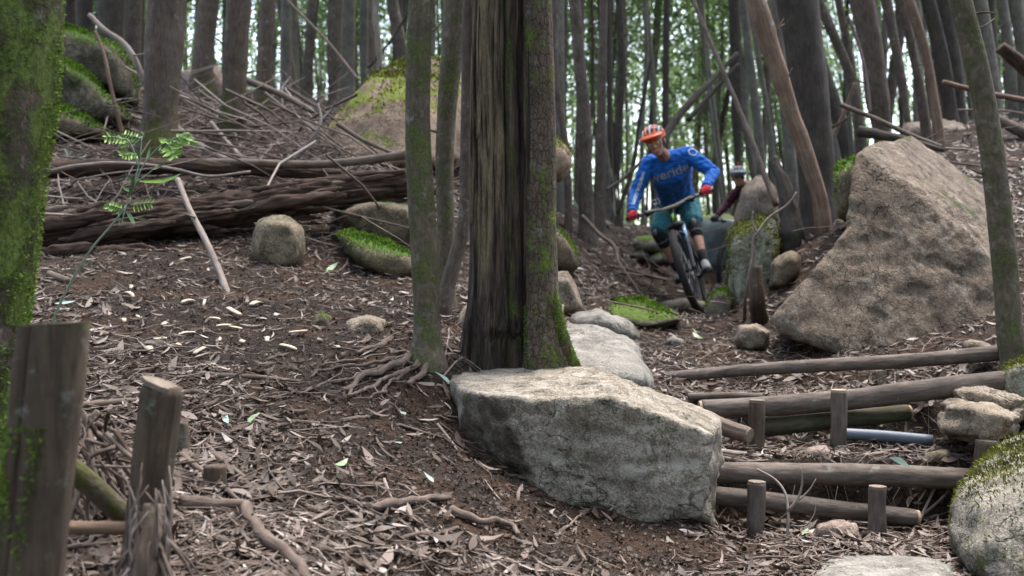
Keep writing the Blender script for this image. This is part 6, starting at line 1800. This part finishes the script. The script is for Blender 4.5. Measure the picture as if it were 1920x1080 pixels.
def ball(c, r, n=14, m=20, Mr=None):
    rr = np.broadcast_to(np.asarray(r, float), (3,))
    v = []; f = []
    for i in range(n + 1):
        ph = math.pi * i / n
        for j in range(m):
            th = 2 * math.pi * j / m
            v.append((math.sin(ph) * math.cos(th), math.sin(ph) * math.sin(th), math.cos(ph)))
    v = np.array(v) * rr
    if Mr is not None: v = v @ np.array(Mr).T
    for i in range(n):
        for j in range(m): f.append([i * m + j, (i + 1) * m + j, (i + 1) * m + (j + 1) % m, i * m + (j + 1) % m])
    return v + np.asarray(c, float), f

def bend(a, c, l1, l2, pole):
    """the joint between a and c for limb lengths l1, l2, bent towards pole"""
    a, c, pole = Vector(a), Vector(c), Vector(pole)
    d = (c - a); L = min(d.length, (l1 + l2) * .998); d.normalize()
    x = (l1 * l1 - l2 * l2 + L * L) / (2 * L); h = math.sqrt(max(1e-6, l1 * l1 - x * x))
    p = pole - a; p = p - d * p.dot(d); p.normalize()
    return a + d * x + p * h

def cyclist(label, M, bk, J, pal, first=True):
    """J: joints in bicycle coordinates (x forwards, y to the rider's left, z up)"""
    root = thing('person', label, 'person'); root.matrix_world = M
    S, bp, ped = bk['S'], bk['bp'], bk['ped']
    V = {k: Vector(v) for k, v in J.items()}
    palm, wrist, elbow, ankle, knee = {}, {}, {}, {}, {}
    ydir = (S(bp(.32)) - S(bp(.25))).normalized()
    for s in (-1, 1):
        g = S(bp(.34 * s)); palm[s] = g + Vector((-.028, 0, .020))
        wrist[s] = g + Vector((-.085, .005 * s, .050))
        elbow[s] = bend(V['sh%+d' % s], wrist[s], .295, .265, V['elp%+d' % s])
        ankle[s] = ped[s] + Vector((-.075, -.012 * s, .105))
        knee[s] = bend(V['hip%+d' % s], ankle[s], .43, .42, V['knp%+d' % s])
    hd = V['head']; fw = V['face'].normalized(); sd_ = Vector((0, 0, 1)).cross(fw).normalized(); up = fw.cross(sd_)
    Rm = np.array([sd_, fw, up]).T                       # head frame: x to the left of the face, y out of the face, z up
    HP = lambda x, y, z: np.array(hd) + Rm @ np.array([x, y, z])
    nk = V['neck']
    # ---- the body, one skin
    B_ = []
    B_.append(ball(HP(0, -.012, .035), (.077, .097, .100), Mr=Rm))
    B_.append(blob([(HP(0, .030, -.03), .060), (HP(0, .052, -.098), .026), (HP(.038, .012, -.075), .026), (HP(-.038, .012, -.075), .026), (HP(0, .055, .045), .045)]))
    B_.append(blob([(HP(0, .088, .018), .009), (HP(0, .113, -.028), .0125), (HP(.014, .098, -.032), .008), (HP(-.014, .098, -.032), .008)]))   # nose
    B_.append(blob([(HP(-.034, .080, .024), .011), (HP(.034, .080, .024), .011), (HP(0, .086, .026), .011)]))     # brow
    for s in (-1, 1):
        B_.append(blob([(HP(.052 * s, .058, -.012), .020), (HP(.042 * s, .06, -.035), .018)]))
        B_.append(ball(HP(.080 * s, -.012, -.005), (.010, .022, .034), 8, 10, Rm))
    B_.append(blob([(HP(0, .088, -.062), .011), (HP(.018, .082, -.063), .009), (HP(-.018, .082, -.063), .009)]))
    B_.append(blob([(nk, .060), (HP(0, -.025, -.06), .054)]))
    B_.append(blob([(V['chest'] + Vector((0, .07, 0)), .095), (V['chest'] + Vector((0, -.07, 0)), .095), (V['sh+1'] + Vector((0, -.03, 0)), .055), (V['sh-1'] + Vector((0, .03, 0)), .055), (nk, .055), (V['belly'], .115)]))
    B_.append(blob([(V['belly'] + Vector((0, .04, 0)), .105), (V['belly'] + Vector((0, -.04, 0)), .105), (V['hip+1'], .10), (V['hip-1'], .10)]))
    for s in (-1, 1):
        sh, hp = V['sh%+d' % s], V['hip%+d' % s]
        B_.append(blob([(sh, .056), (elbow[s], .040)]))
        B_.append(blob([(elbow[s], .039), (elbow[s].lerp(wrist[s], .35), .040), (wrist[s], .026)]))
        B_.append(blob([(wrist[s], .026), (palm[s] + ydir * .012, .025)]))
        B_.append(blob([(hp, .093), (knee[s], .056)]))
        B_.append(blob([(knee[s], .054), (knee[s].lerp(ankle[s], .32) + Vector((-.022, 0, 0)), .052), (knee[s].lerp(ankle[s], .6) + Vector((-.008, 0, 0)), .040), (ankle[s], .032)]))
        B_.append(blob([(ankle[s], .034), (ped[s] + Vector((-.09, 0, .045)), .030), (ped[s] + Vector((.08, .01 * s, .035)), .024)]))
    body = fuse('body', B_, .0062, M_SKIN, root, 3)
    # ---- face
    for s in (-1, 1):
        e = ball(HP(.033 * s, .076, .002), .0125, 10, 14); ey = mesh('eye', e[0], e[1], M_EYE, root)
        e = ball(HP(.0335 * s - .002, .0845, -.001), .0058, 8, 10); mesh('iris', e[0], e[1], M_IRIS, ey)
        mesh('eyebrow', *blob([(HP(.016 * s, .094, .026), .0042), (HP(.034 * s, .092, .031), .0042), (HP(.052 * s, .078, .026), .003)]), M_HAIR, root)
    m_ = mesh('mouth', *blob([(HP(0, .099, -.066), .0042), (HP(.022, .088, -.062), .0032), (HP(-.022, .088, -.062), .0032)]), M_LIP, root)
    mesh('teeth', *blob([(HP(.010, .0985, -.0645), .0018), (HP(-.010, .0985, -.0645), .0018), (HP(0, .1008, -.0648), .002)]), M_TEETH, m_)
    hair = []
    for s in (-1, 1): hair.append(blob([(HP(.072 * s, -.01, .03), .016), (HP(.070 * s, .012, .0), .008), (HP(.055 * s, -.07, -.02), .022)]))
    hair.append(blob([(HP(.05, -.075, .03), .03), (HP(-.05, -.075, .03), .03), (HP(.035, -.075, -.035), .022), (HP(-.035, -.075, -.035), .022)]))
    fuse('hair', hair, .006, M_HAIR, root, 2)
    mesh('chin_strap', *tube(spline([HP(.076, .0, .0), HP(.062, .02, -.06), HP(0, .035, -.128), HP(-.062, .02, -.06), HP(-.076, .0, .0)], 24), .0045, 6)[:2], M_BLACKC, root)
    if pal.get('glasses'):
        gl = mesh('sunglasses', *blob([(HP(.05, .088, .004), .017), (HP(.012, .102, .002), .014)]), M_GLASS, root)
        mesh('lens', *blob([(HP(-.05, .088, .004), .017), (HP(-.012, .102, .002), .014)]), M_GLASS, gl)
    # ---- helmet: foam core, shell ribs with vents between them, peak
    hc = np.array([0, -.012, .052])
    core = []
    hv, hf = ball((0, 0, 0), (.098, .125, .098), 20, 32)
    keepz = lambda p: p[2] > -.012 - .22 * max(0, -p[1]) * 1.0
    hv2 = hv.copy(); hv2[:, 2] = np.maximum(hv2[:, 2], -.016 - .30 * np.maximum(0, -hv2[:, 1]))
    hel = mesh('helmet', (hv2 + hc) @ Rm.T + np.array(hd), hf, M_DARKH, root)
    def rib(a0, a1, x0, w, h, mat, n=26, bulge=.010):
        """a band over the head from front to back, offset sideways by x0 (as a share of the width)"""
        top, bot = [], []
        t_ = np.linspace(a0, a1, n); vs = []
        for t in t_:
            c0 = np.array([x0, math.sqrt(max(0, 1 - x0 * x0)) * math.cos(t), math.sqrt(max(0, 1 - x0 * x0)) * math.sin(t)])
            s0 = np.array([1, 0, 0]) - c0 * c0[0]; s0 /= np.linalg.norm(s0)
            taper = min(1, 3.2 * min(t - a0, a1 - t) / (a1 - a0) + .35)
            rad = np.array([.098, .125, .098])
            for e, hh in ((-1, .0), (-.75, 1.), (0, 1.25), (.75, 1.), (1, .0)):
                p = (c0 + s0 * e * w * taper); p /= np.linalg.norm(p)
                vs.append(p * (rad + bulge * hh))
        f = [[i * 5 + j, i * 5 + j + 1, (i + 1) * 5 + j + 1, (i + 1) * 5 + j] for i in range(n - 1) for j in range(4)]
        vs = np.array(vs)
        mesh('shell_rib', (vs + hc) @ Rm.T + np.array(hd), f, mat, hel)
    rib(.10, 2.9, 0, .085, 1, pal['helm2'])
    for s in (-1, 1):
        rib(.08, 2.75, .40 * s, .085, 1, pal['helm'])
        rib(.05, 2.75, .72 * s, .075, 1, pal['helm2'])
        rib(-.05, 2.8, .94 * s, .09, 1, pal['helm'])
    for t0, w in ((.50, .11), (1.15, .09), (1.9, .09)):     # cross bars close the vents
        vs = []; n = 24
        for k in range(n):
            x = -.93 + 1.86 * k / (n - 1)
            for e, hh in ((-1, 0), (-.6, .7), (.6, .7), (1, 0)):
                t = t0 + e * w; p = np.array([x, math.sqrt(1 - x * x) * math.cos(t), math.sqrt(1 - x * x) * math.sin(t)])
                vs.append(p * (np.array([.098, .125, .098]) + .008 * hh))
        mesh('shell_band', (np.array(vs) + hc) @ Rm.T + np.array(hd), [[i * 4 + j, i * 4 + j + 1, i * 4 + j + 5, i * 4 + j + 4] for i in range(n - 1) for j in range(3)], pal['helm'] if t0 < 1 else pal['helm2'], hel)
    vs = []; n = 18                                            # lower rim and peak
    for k in range(36):
        a = 2 * math.pi * k / 36
        for rr, z in ((1.03, -.022), (1.06, .0), (1.04, .022)):
            vs.append((.098 * rr * math.cos(a), .125 * rr * math.sin(a), z - .30 * .125 * max(0, -math.sin(a))))
    mesh('rim', (np.array(vs) + hc) @ Rm.T + np.array(hd), [[k * 3 + j, k * 3 + j + 1, ((k + 1) % 36) * 3 + j + 1, ((k + 1) % 36) * 3 + j] for k in range(36) for j in range(2)], pal['helm'], hel)
    vs = []
    for k in range(n):
        a = math.pi * (.14 + .72 * k / (n - 1))
        for out_, z, th in ((1.0, .030, 0), (1.52, .012, 0), (1.52, .005, 0), (1.0, .015, 0)):
            vs.append((.102 * math.cos(a) * (1 + (out_ - 1) * .35), .128 * math.sin(a) * out_, z + .012 * math.sin(a)))
    mesh('visor', (np.array(vs) + hc) @ Rm.T + np.array(hd), [[k * 4 + j, k * 4 + (j + 1) % 4, (k + 1) * 4 + (j + 1) % 4, (k + 1) * 4 + j] for k in range(n - 1) for j in range(4)] + [[0, 1, 2, 3], [(n - 1) * 4 + 3, (n - 1) * 4 + 2, (n - 1) * 4 + 1, (n - 1) * 4]], pal['visor'], hel)
    if pal.get('top_light'):
        mesh('helmet_light', *blob([(HP(0, .0, .165), .014), (HP(0, .02, .185), .018)]), M_REDG, hel)
    # ---- clothes
    T = [blob([(V['chest'] + Vector((.005, .075, 0)), .115), (V['chest'] + Vector((.005, -.075, 0)), .115), (V['sh+1'] + Vector((0, -.03, 0)), .074), (V['sh-1'] + Vector((0, .03, 0)), .074), (nk + Vector((-.015, 0, -.01)), .068), (V['belly'] + Vector((.0, .055, 0)), .118), (V['belly'] + Vector((.0, -.055, 0)), .118)]),
         blob([(V['belly'] + Vector((.0, .055, 0)), .118), (V['belly'] + Vector((.0, -.055, 0)), .118), (V['belly'].lerp(V['hip+1'], .6), .125), (V['belly'].lerp(V['hip-1'], .6), .125)])]
    for s in (-1, 1):
        sh = V['sh%+d' % s]; cuff = elbow[s].lerp(wrist[s], .86)
        T.append(blob([(sh, .074), (sh.lerp(elbow[s], .5), .066), (elbow[s], .060)]))
        T.append(blob([(elbow[s], .060), (cuff, .041)]))
    jer = fuse('jersey', T, .0075, pal['jersey'], root, 5, .008, 11)
    for s in (-1, 1):
        cuff = elbow[s].lerp(wrist[s], .86); dd = (wrist[s] - elbow[s]).normalized()
        mesh('cuff', *tube([(cuff + dd * k)[:] for k in (.004, .016, .030, .036)], [.043, .044, .043, .034], 20)[:2], pal['jersey'], jer)
    mesh('collar', *tube(spline([(nk + Vector(((-.03 if abs(a) < .1 else 0), 0, 0)) + (Vector((math.cos(a), 0, math.sin(a) * .0)) * .066 + Vector((0, math.sin(a) * .070, .006 - .016 * math.cos(a)))))[:] for a in np.linspace(0, 2 * np.pi, 17)], 48), .006, 8)[:2], pal['jersey'], jer)
    Sh = [blob([(V['hip+1'], .120), (V['hip-1'], .120), (V['belly'].lerp((V['hip+1'] + V['hip-1']) / 2, .55), .112)])]
    for s in (-1, 1):
        hp = V['hip%+d' % s]; e = hp.lerp(knee[s], .86)
        Sh.append(blob([(hp, .120), (hp.lerp(knee[s], .5), .108), (e, .092)]))
    fuse('shorts', Sh, .0075, pal['shorts'], root, 4, .006, 13)
    for s in (-1, 1):
        k = knee[s]; hp = V['hip%+d' % s]
        fd = ((k - hp).normalized() + (k - ankle[s]).normalized()).normalized()
        pad = fuse('knee_pad', [blob([(k.lerp(hp, .20), .066), (k, .066), (k.lerp(ankle[s], .26), .060)])], .006, M_BLACKC, root, 2, .002, 30)
        mesh('cap', *blob([(k + fd * .048, .030), (k + fd * .045 + (hp - k).normalized() * .03, .026), (k + fd * .044 + (ankle[s] - k).normalized() * .025, .026)]), M_GUM, pad)
        st = k.lerp(ankle[s], .20)
        mesh('strap', *tube([(st + (ankle[s] - k).normalized() * q)[:] for q in (-.008, -.006, .006, .008)], [.055, .0625, .0625, .055], 22, cap=False)[:2], M_GUM, pad)
        a = ankle[s]
        mesh('sock', *tube([(a.lerp(k, q))[:] for q in (-.10, .0, .12, .27, .275)], [.036, .038, .041, .046, .042], 20)[:2], M_BLACKC, root)
        p = ped[s]
        sh = fuse('shoe', [blob([(p + Vector((-.115, 0, .055)), .036), (a + Vector((.005, 0, -.01)), .040), (p + Vector((.02, 0, .048)), .040), (p + Vector((.10, .008 * s, .036)), .032), (p + Vector((.085, -.012 * s, .036)), .032)])], .006, M_SHOE, root, 3)
        mesh('sole', *hull([np.array(p) + [x, y * (1.0 if x < .1 else .8), z] for x, y in ((-.15, .03), (-.15, -.03), (-.06, .042), (-.06, -.042), (.05, .048), (.05, -.048), (.125, .032), (.125, -.032), (.142, 0)) for z in (.010, .032 if x < .12 else .036)]), M_SOLE, sh, False)
        for q in range(3):
            c = p + Vector((.01 + .022 * q, 0, .088 - .011 * q))
            mesh('lace', *tube(spline([c + Vector((0, -.03, -.012)), c + Vector((0, 0, .002)), c + Vector((0, .03, -.012))], 7), .004, 5)[:2], M_WHITEPRINT, sh)
        # ---- gloved hand: palm, four fingers round the grip, thumb underneath
        G = [blob([(wrist[s] + Vector((.022, 0, -.008)), .031), (palm[s] + ydir * .034, .023), (palm[s] - ydir * .034, .023)])]
        G.append(blob([(palm[s] + ydir * .034, .022), (palm[s] - ydir * .034, .022), (palm[s] + Vector((.03, 0, .014)) + ydir * .032, .014), (palm[s] + Vector((.03, 0, .014)) - ydir * .032, .014)]))
        gl = fuse('glove', G, .0042, pal['glove'], root, 3)
        for q in range(4):
            off = (q - 1.5) * .0205 * s; ln = (1.0, 1.08, 1.02, .86)[q]
            c = S(bp(.34 * s)) + ydir * off
            ang = [1.75, .95, .15, -.75, -1.7 - .25 * ln]
            pts = [c + Vector((math.cos(t) * rr, 0, math.sin(t) * rr)) for t, rr in zip(ang, (.034, .033, .030, .0285, .027))]
            if q == 3 and False: pass
            ff = fuse('finger', [blob([(pts[i], (.0115, .0112, .0105, .0098, .009)[i]), (pts[i + 1], (.0115, .0112, .0105, .0098, .009)[i + 1])]) for i in range(4)], .0028, pal['glove'], gl, 2)
        c = S(bp(.34 * s)) - ydir * .040 * s
        tp = [palm[s] - ydir * .030 * s, c + Vector((-.020, 0, -.014)), c + Vector((.004, 0, -.030)) - ydir * .004 * s]
        fuse('thumb', [blob([(tp[0], .013), (tp[1], .0125)]), blob([(tp[1], .0122), (tp[2], .0098)])], .003, pal['glove'], gl, 2)
    return root, jer, dict(elbow=elbow, wrist=wrist, knee=knee, ankle=ankle, V=V, sdir=ydir)

def print_on(target, text, font_size, centre, xdir, ydir, ray, mat, root, name='lettering', squash=1.0, shear=0.0, thick=.0):
    """flat print: letters cut from the built-in font, laid onto the cloth"""
    cu = bpy.data.curves.new('t', 'FONT'); cu.body = text; cu.size = font_size; cu.align_x = 'CENTER'; cu.align_y = 'CENTER'; cu.shear = shear; cu.offset = thick
    cu.resolution_u = 4
    ob = bpy.data.objects.new('t', cu); COL.objects.link(ob)
    dg = bpy.context.evaluated_depsgraph_get()
    me = bpy.data.meshes.new_from_object(ob.evaluated_get(dg)); bpy.data.objects.remove(ob)
    bm = bmesh.new(); bm.from_mesh(me)
    bmesh.ops.triangulate(bm, faces=bm.faces)
    bmesh.ops.subdivide_edges(bm, edges=[e for e in bm.edges if e.calc_length() > font_size * .1], cuts=2, use_grid_fill=True)
    bmesh.ops.triangulate(bm, faces=bm.faces)
    tm = target.data
    tree_ = BVHTree.FromPolygons([v.co for v in tm.vertices], [list(p.vertices) for p in tm.polygons])
    bad = []
    for v in bm.verts:
        p = centre + xdir * v.co.x * squash + ydir * v.co.y
        hit = tree_.ray_cast(p - ray * .25, ray)
        if hit[0] is None: bad.append(v)
        else: v.co = hit[0] - ray * .0035
    bmesh.ops.delete(bm, geom=bad, context='VERTS')
    bm.to_mesh(me); bm.free()
    me.name = name; me.materials.clear(); me.materials.append(mat)
    link(name, me, root)

def proj(p): return (round(960 + F * p[0] / p[1]), round(540 - F * p[2] / p[1]), round(p[1], 2))

# ---- the front cyclist
CONT1 = W(1310, 585, 9.35)
M1 = bike_matrix(CONT1, R(13), R(0), R(16))
bk_root, BK1 = bicycle('dark mountain bike with tan handlebar and lime accents ridden by the front cyclist', M1, R(-4), R(2))
M1i = M1.inverted()
def jl(px, py, d): return (M1i @ W(px, py, d))[:]
J1 = {'head': jl(1229, 267, 9.74), 'neck': jl(1247, 295, 9.96), 'chest': jl(1256, 325, 10.08), 'belly': jl(1264, 352, 10.32),
      'sh-1': jl(1216, 306, 10.05), 'sh+1': jl(1290, 289, 9.98), 'hip-1': jl(1253, 382, 10.60), 'hip+1': jl(1288, 378, 10.60),
      'elp-1': jl(1190, 330, 10.4), 'elp+1': jl(1390, 310, 10.1), 'knp-1': jl(1130, 470, 9.6), 'knp+1': jl(1320, 470, 9.3),
      'face': (M1i.to_3x3() @ Vector((-.30, -1, -.34)))[:]}
PAL1 = dict(helm=M_ORANGEH, helm2=M_GREYH, visor=M_ORANGEH, jersey=M_BLUE, shorts=M_TEALC, glove=M_REDG)
p_root, jersey, K1 = cyclist('cyclist in a blue jersey, teal shorts, red gloves and orange helmet riding towards the viewer', M1, BK1, J1, PAL1)
for k in ('elbow', 'wrist', 'knee', 'ankle'):
    print(k, {s: proj(M1 @ K1[k][s]) for s in (-1, 1)})
print('bar', proj(M1 @ BARC), 'axle', proj(M1 @ AX), 'BB', proj(M1 @ BB), 'crown', proj(M1 @ CROWN), 'saddle', proj(M1 @ SEAT), 'rear', proj(M1 @ RA), 'ped', [proj(M1 @ BK1['ped'][s]) for s in (-1, 1)], 'rear contact', proj(M1 @ Vector((-1.2, 0, 0))), 'ground there', H(*(M1 @ Vector((-1.2, 0, 0)))[:2]), (M1 @ Vector((-1.2, 0, 0))).z, 'front ground', H(CONT1.x, CONT1.y), CONT1.z)
# lettering across the chest and down the sleeve
R1 = M1i.to_3x3()
ray = (R1 @ Vector((.14, 1, .12))).normalized()
cx = M1i @ W(1255, 326, 9.7)
xd = (R1 @ Vector((1, 0, .34))).normalized(); yd = (R1 @ Vector((-.30, .25, 1))).normalized()
print_on(jersey, 'weride', .135, cx, xd, yd, ray, M_GREYPRINT, jersey, thick=.0012)
sh_, el_, wr_ = K1['V']['sh-1'], K1['elbow'][-1], K1['wrist'][-1]
dn = (wr_ - sh_).normalized(); c_ = sh_.lerp(wr_, .52)
side = dn.cross(ray).normalized()
print_on(jersey, 'weride.com', .058, c_ - side * .012, dn, side, ray, M_WHITEPRINT, jersey, squash=1.25, thick=.0012)
ray2 = (R1 @ Vector((-.1, 1, -.55))).normalized()
ctr, ex, ey = K1['V']['sh+1'].lerp(K1['elbow'][1], .12), (R1 @ Vector((1, 0, -.2))).normalized(), (R1 @ Vector((.2, .6, 1))).normalized()
jt = BVHTree.FromPolygons([v.co for v in jersey.data.vertices], [list(p.vertices) for p in jersey.data.polygons])
vs = []
for k in range(28):
    a = 2 * math.pi * k / 28
    for r in (.033, .041):
        q = ctr + ex * math.cos(a) * r + ey * math.sin(a) * r
        hit = jt.ray_cast(q - ray2 * .3, ray2)
        vs.append((hit[0] - ray2 * .004 if hit[0] is not None else q)[:])
mesh('shoulder_ring', vs, [[k * 2, k * 2 + 1, ((k + 1) % 28) * 2 + 1, ((k + 1) % 28) * 2] for k in range(28)], M_WHITEPRINT, jersey)

# ---- the second cyclist, half hidden behind the rocks
M2 = bike_matrix(W(1368, 535, 14.6), R(42), R(5), R(0))
CT2 = M2.translation; M2.translation = (CT2.x, CT2.y, H(CT2.x, CT2.y) + .02)
b2, BK2 = bicycle('second mountain bike with a black front wheel half hidden behind the mossy rocks', M2, R(8), R(18), accent=M_FRAME, camera_on=False, bar_mat=M_ALU, frame=M_BLACK)
J2 = dict(J1); 
J2['face'] = (M2.to_3x3().inverted() @ Vector((-.05, -1, -.12)))[:]
PAL2 = dict(helm=M_WHITEH, helm2=M_GREYH, visor=M_WHITEH, jersey=M_MAROON, shorts=M_BLACKC, glove=M_DARKG, glasses=True, top_light=True)
p2, _, K2 = cyclist('cyclist in a maroon jersey, grey helmet and dark glasses following behind the rocks', M2, BK2, J2, PAL2, False)
print('second: head', proj(M2 @ Vector(J2['head'])), 'wheel', proj(M2 @ AX), 'wrist', proj(M2 @ K2['wrist'][-1]), 'z', M2.translation.z)
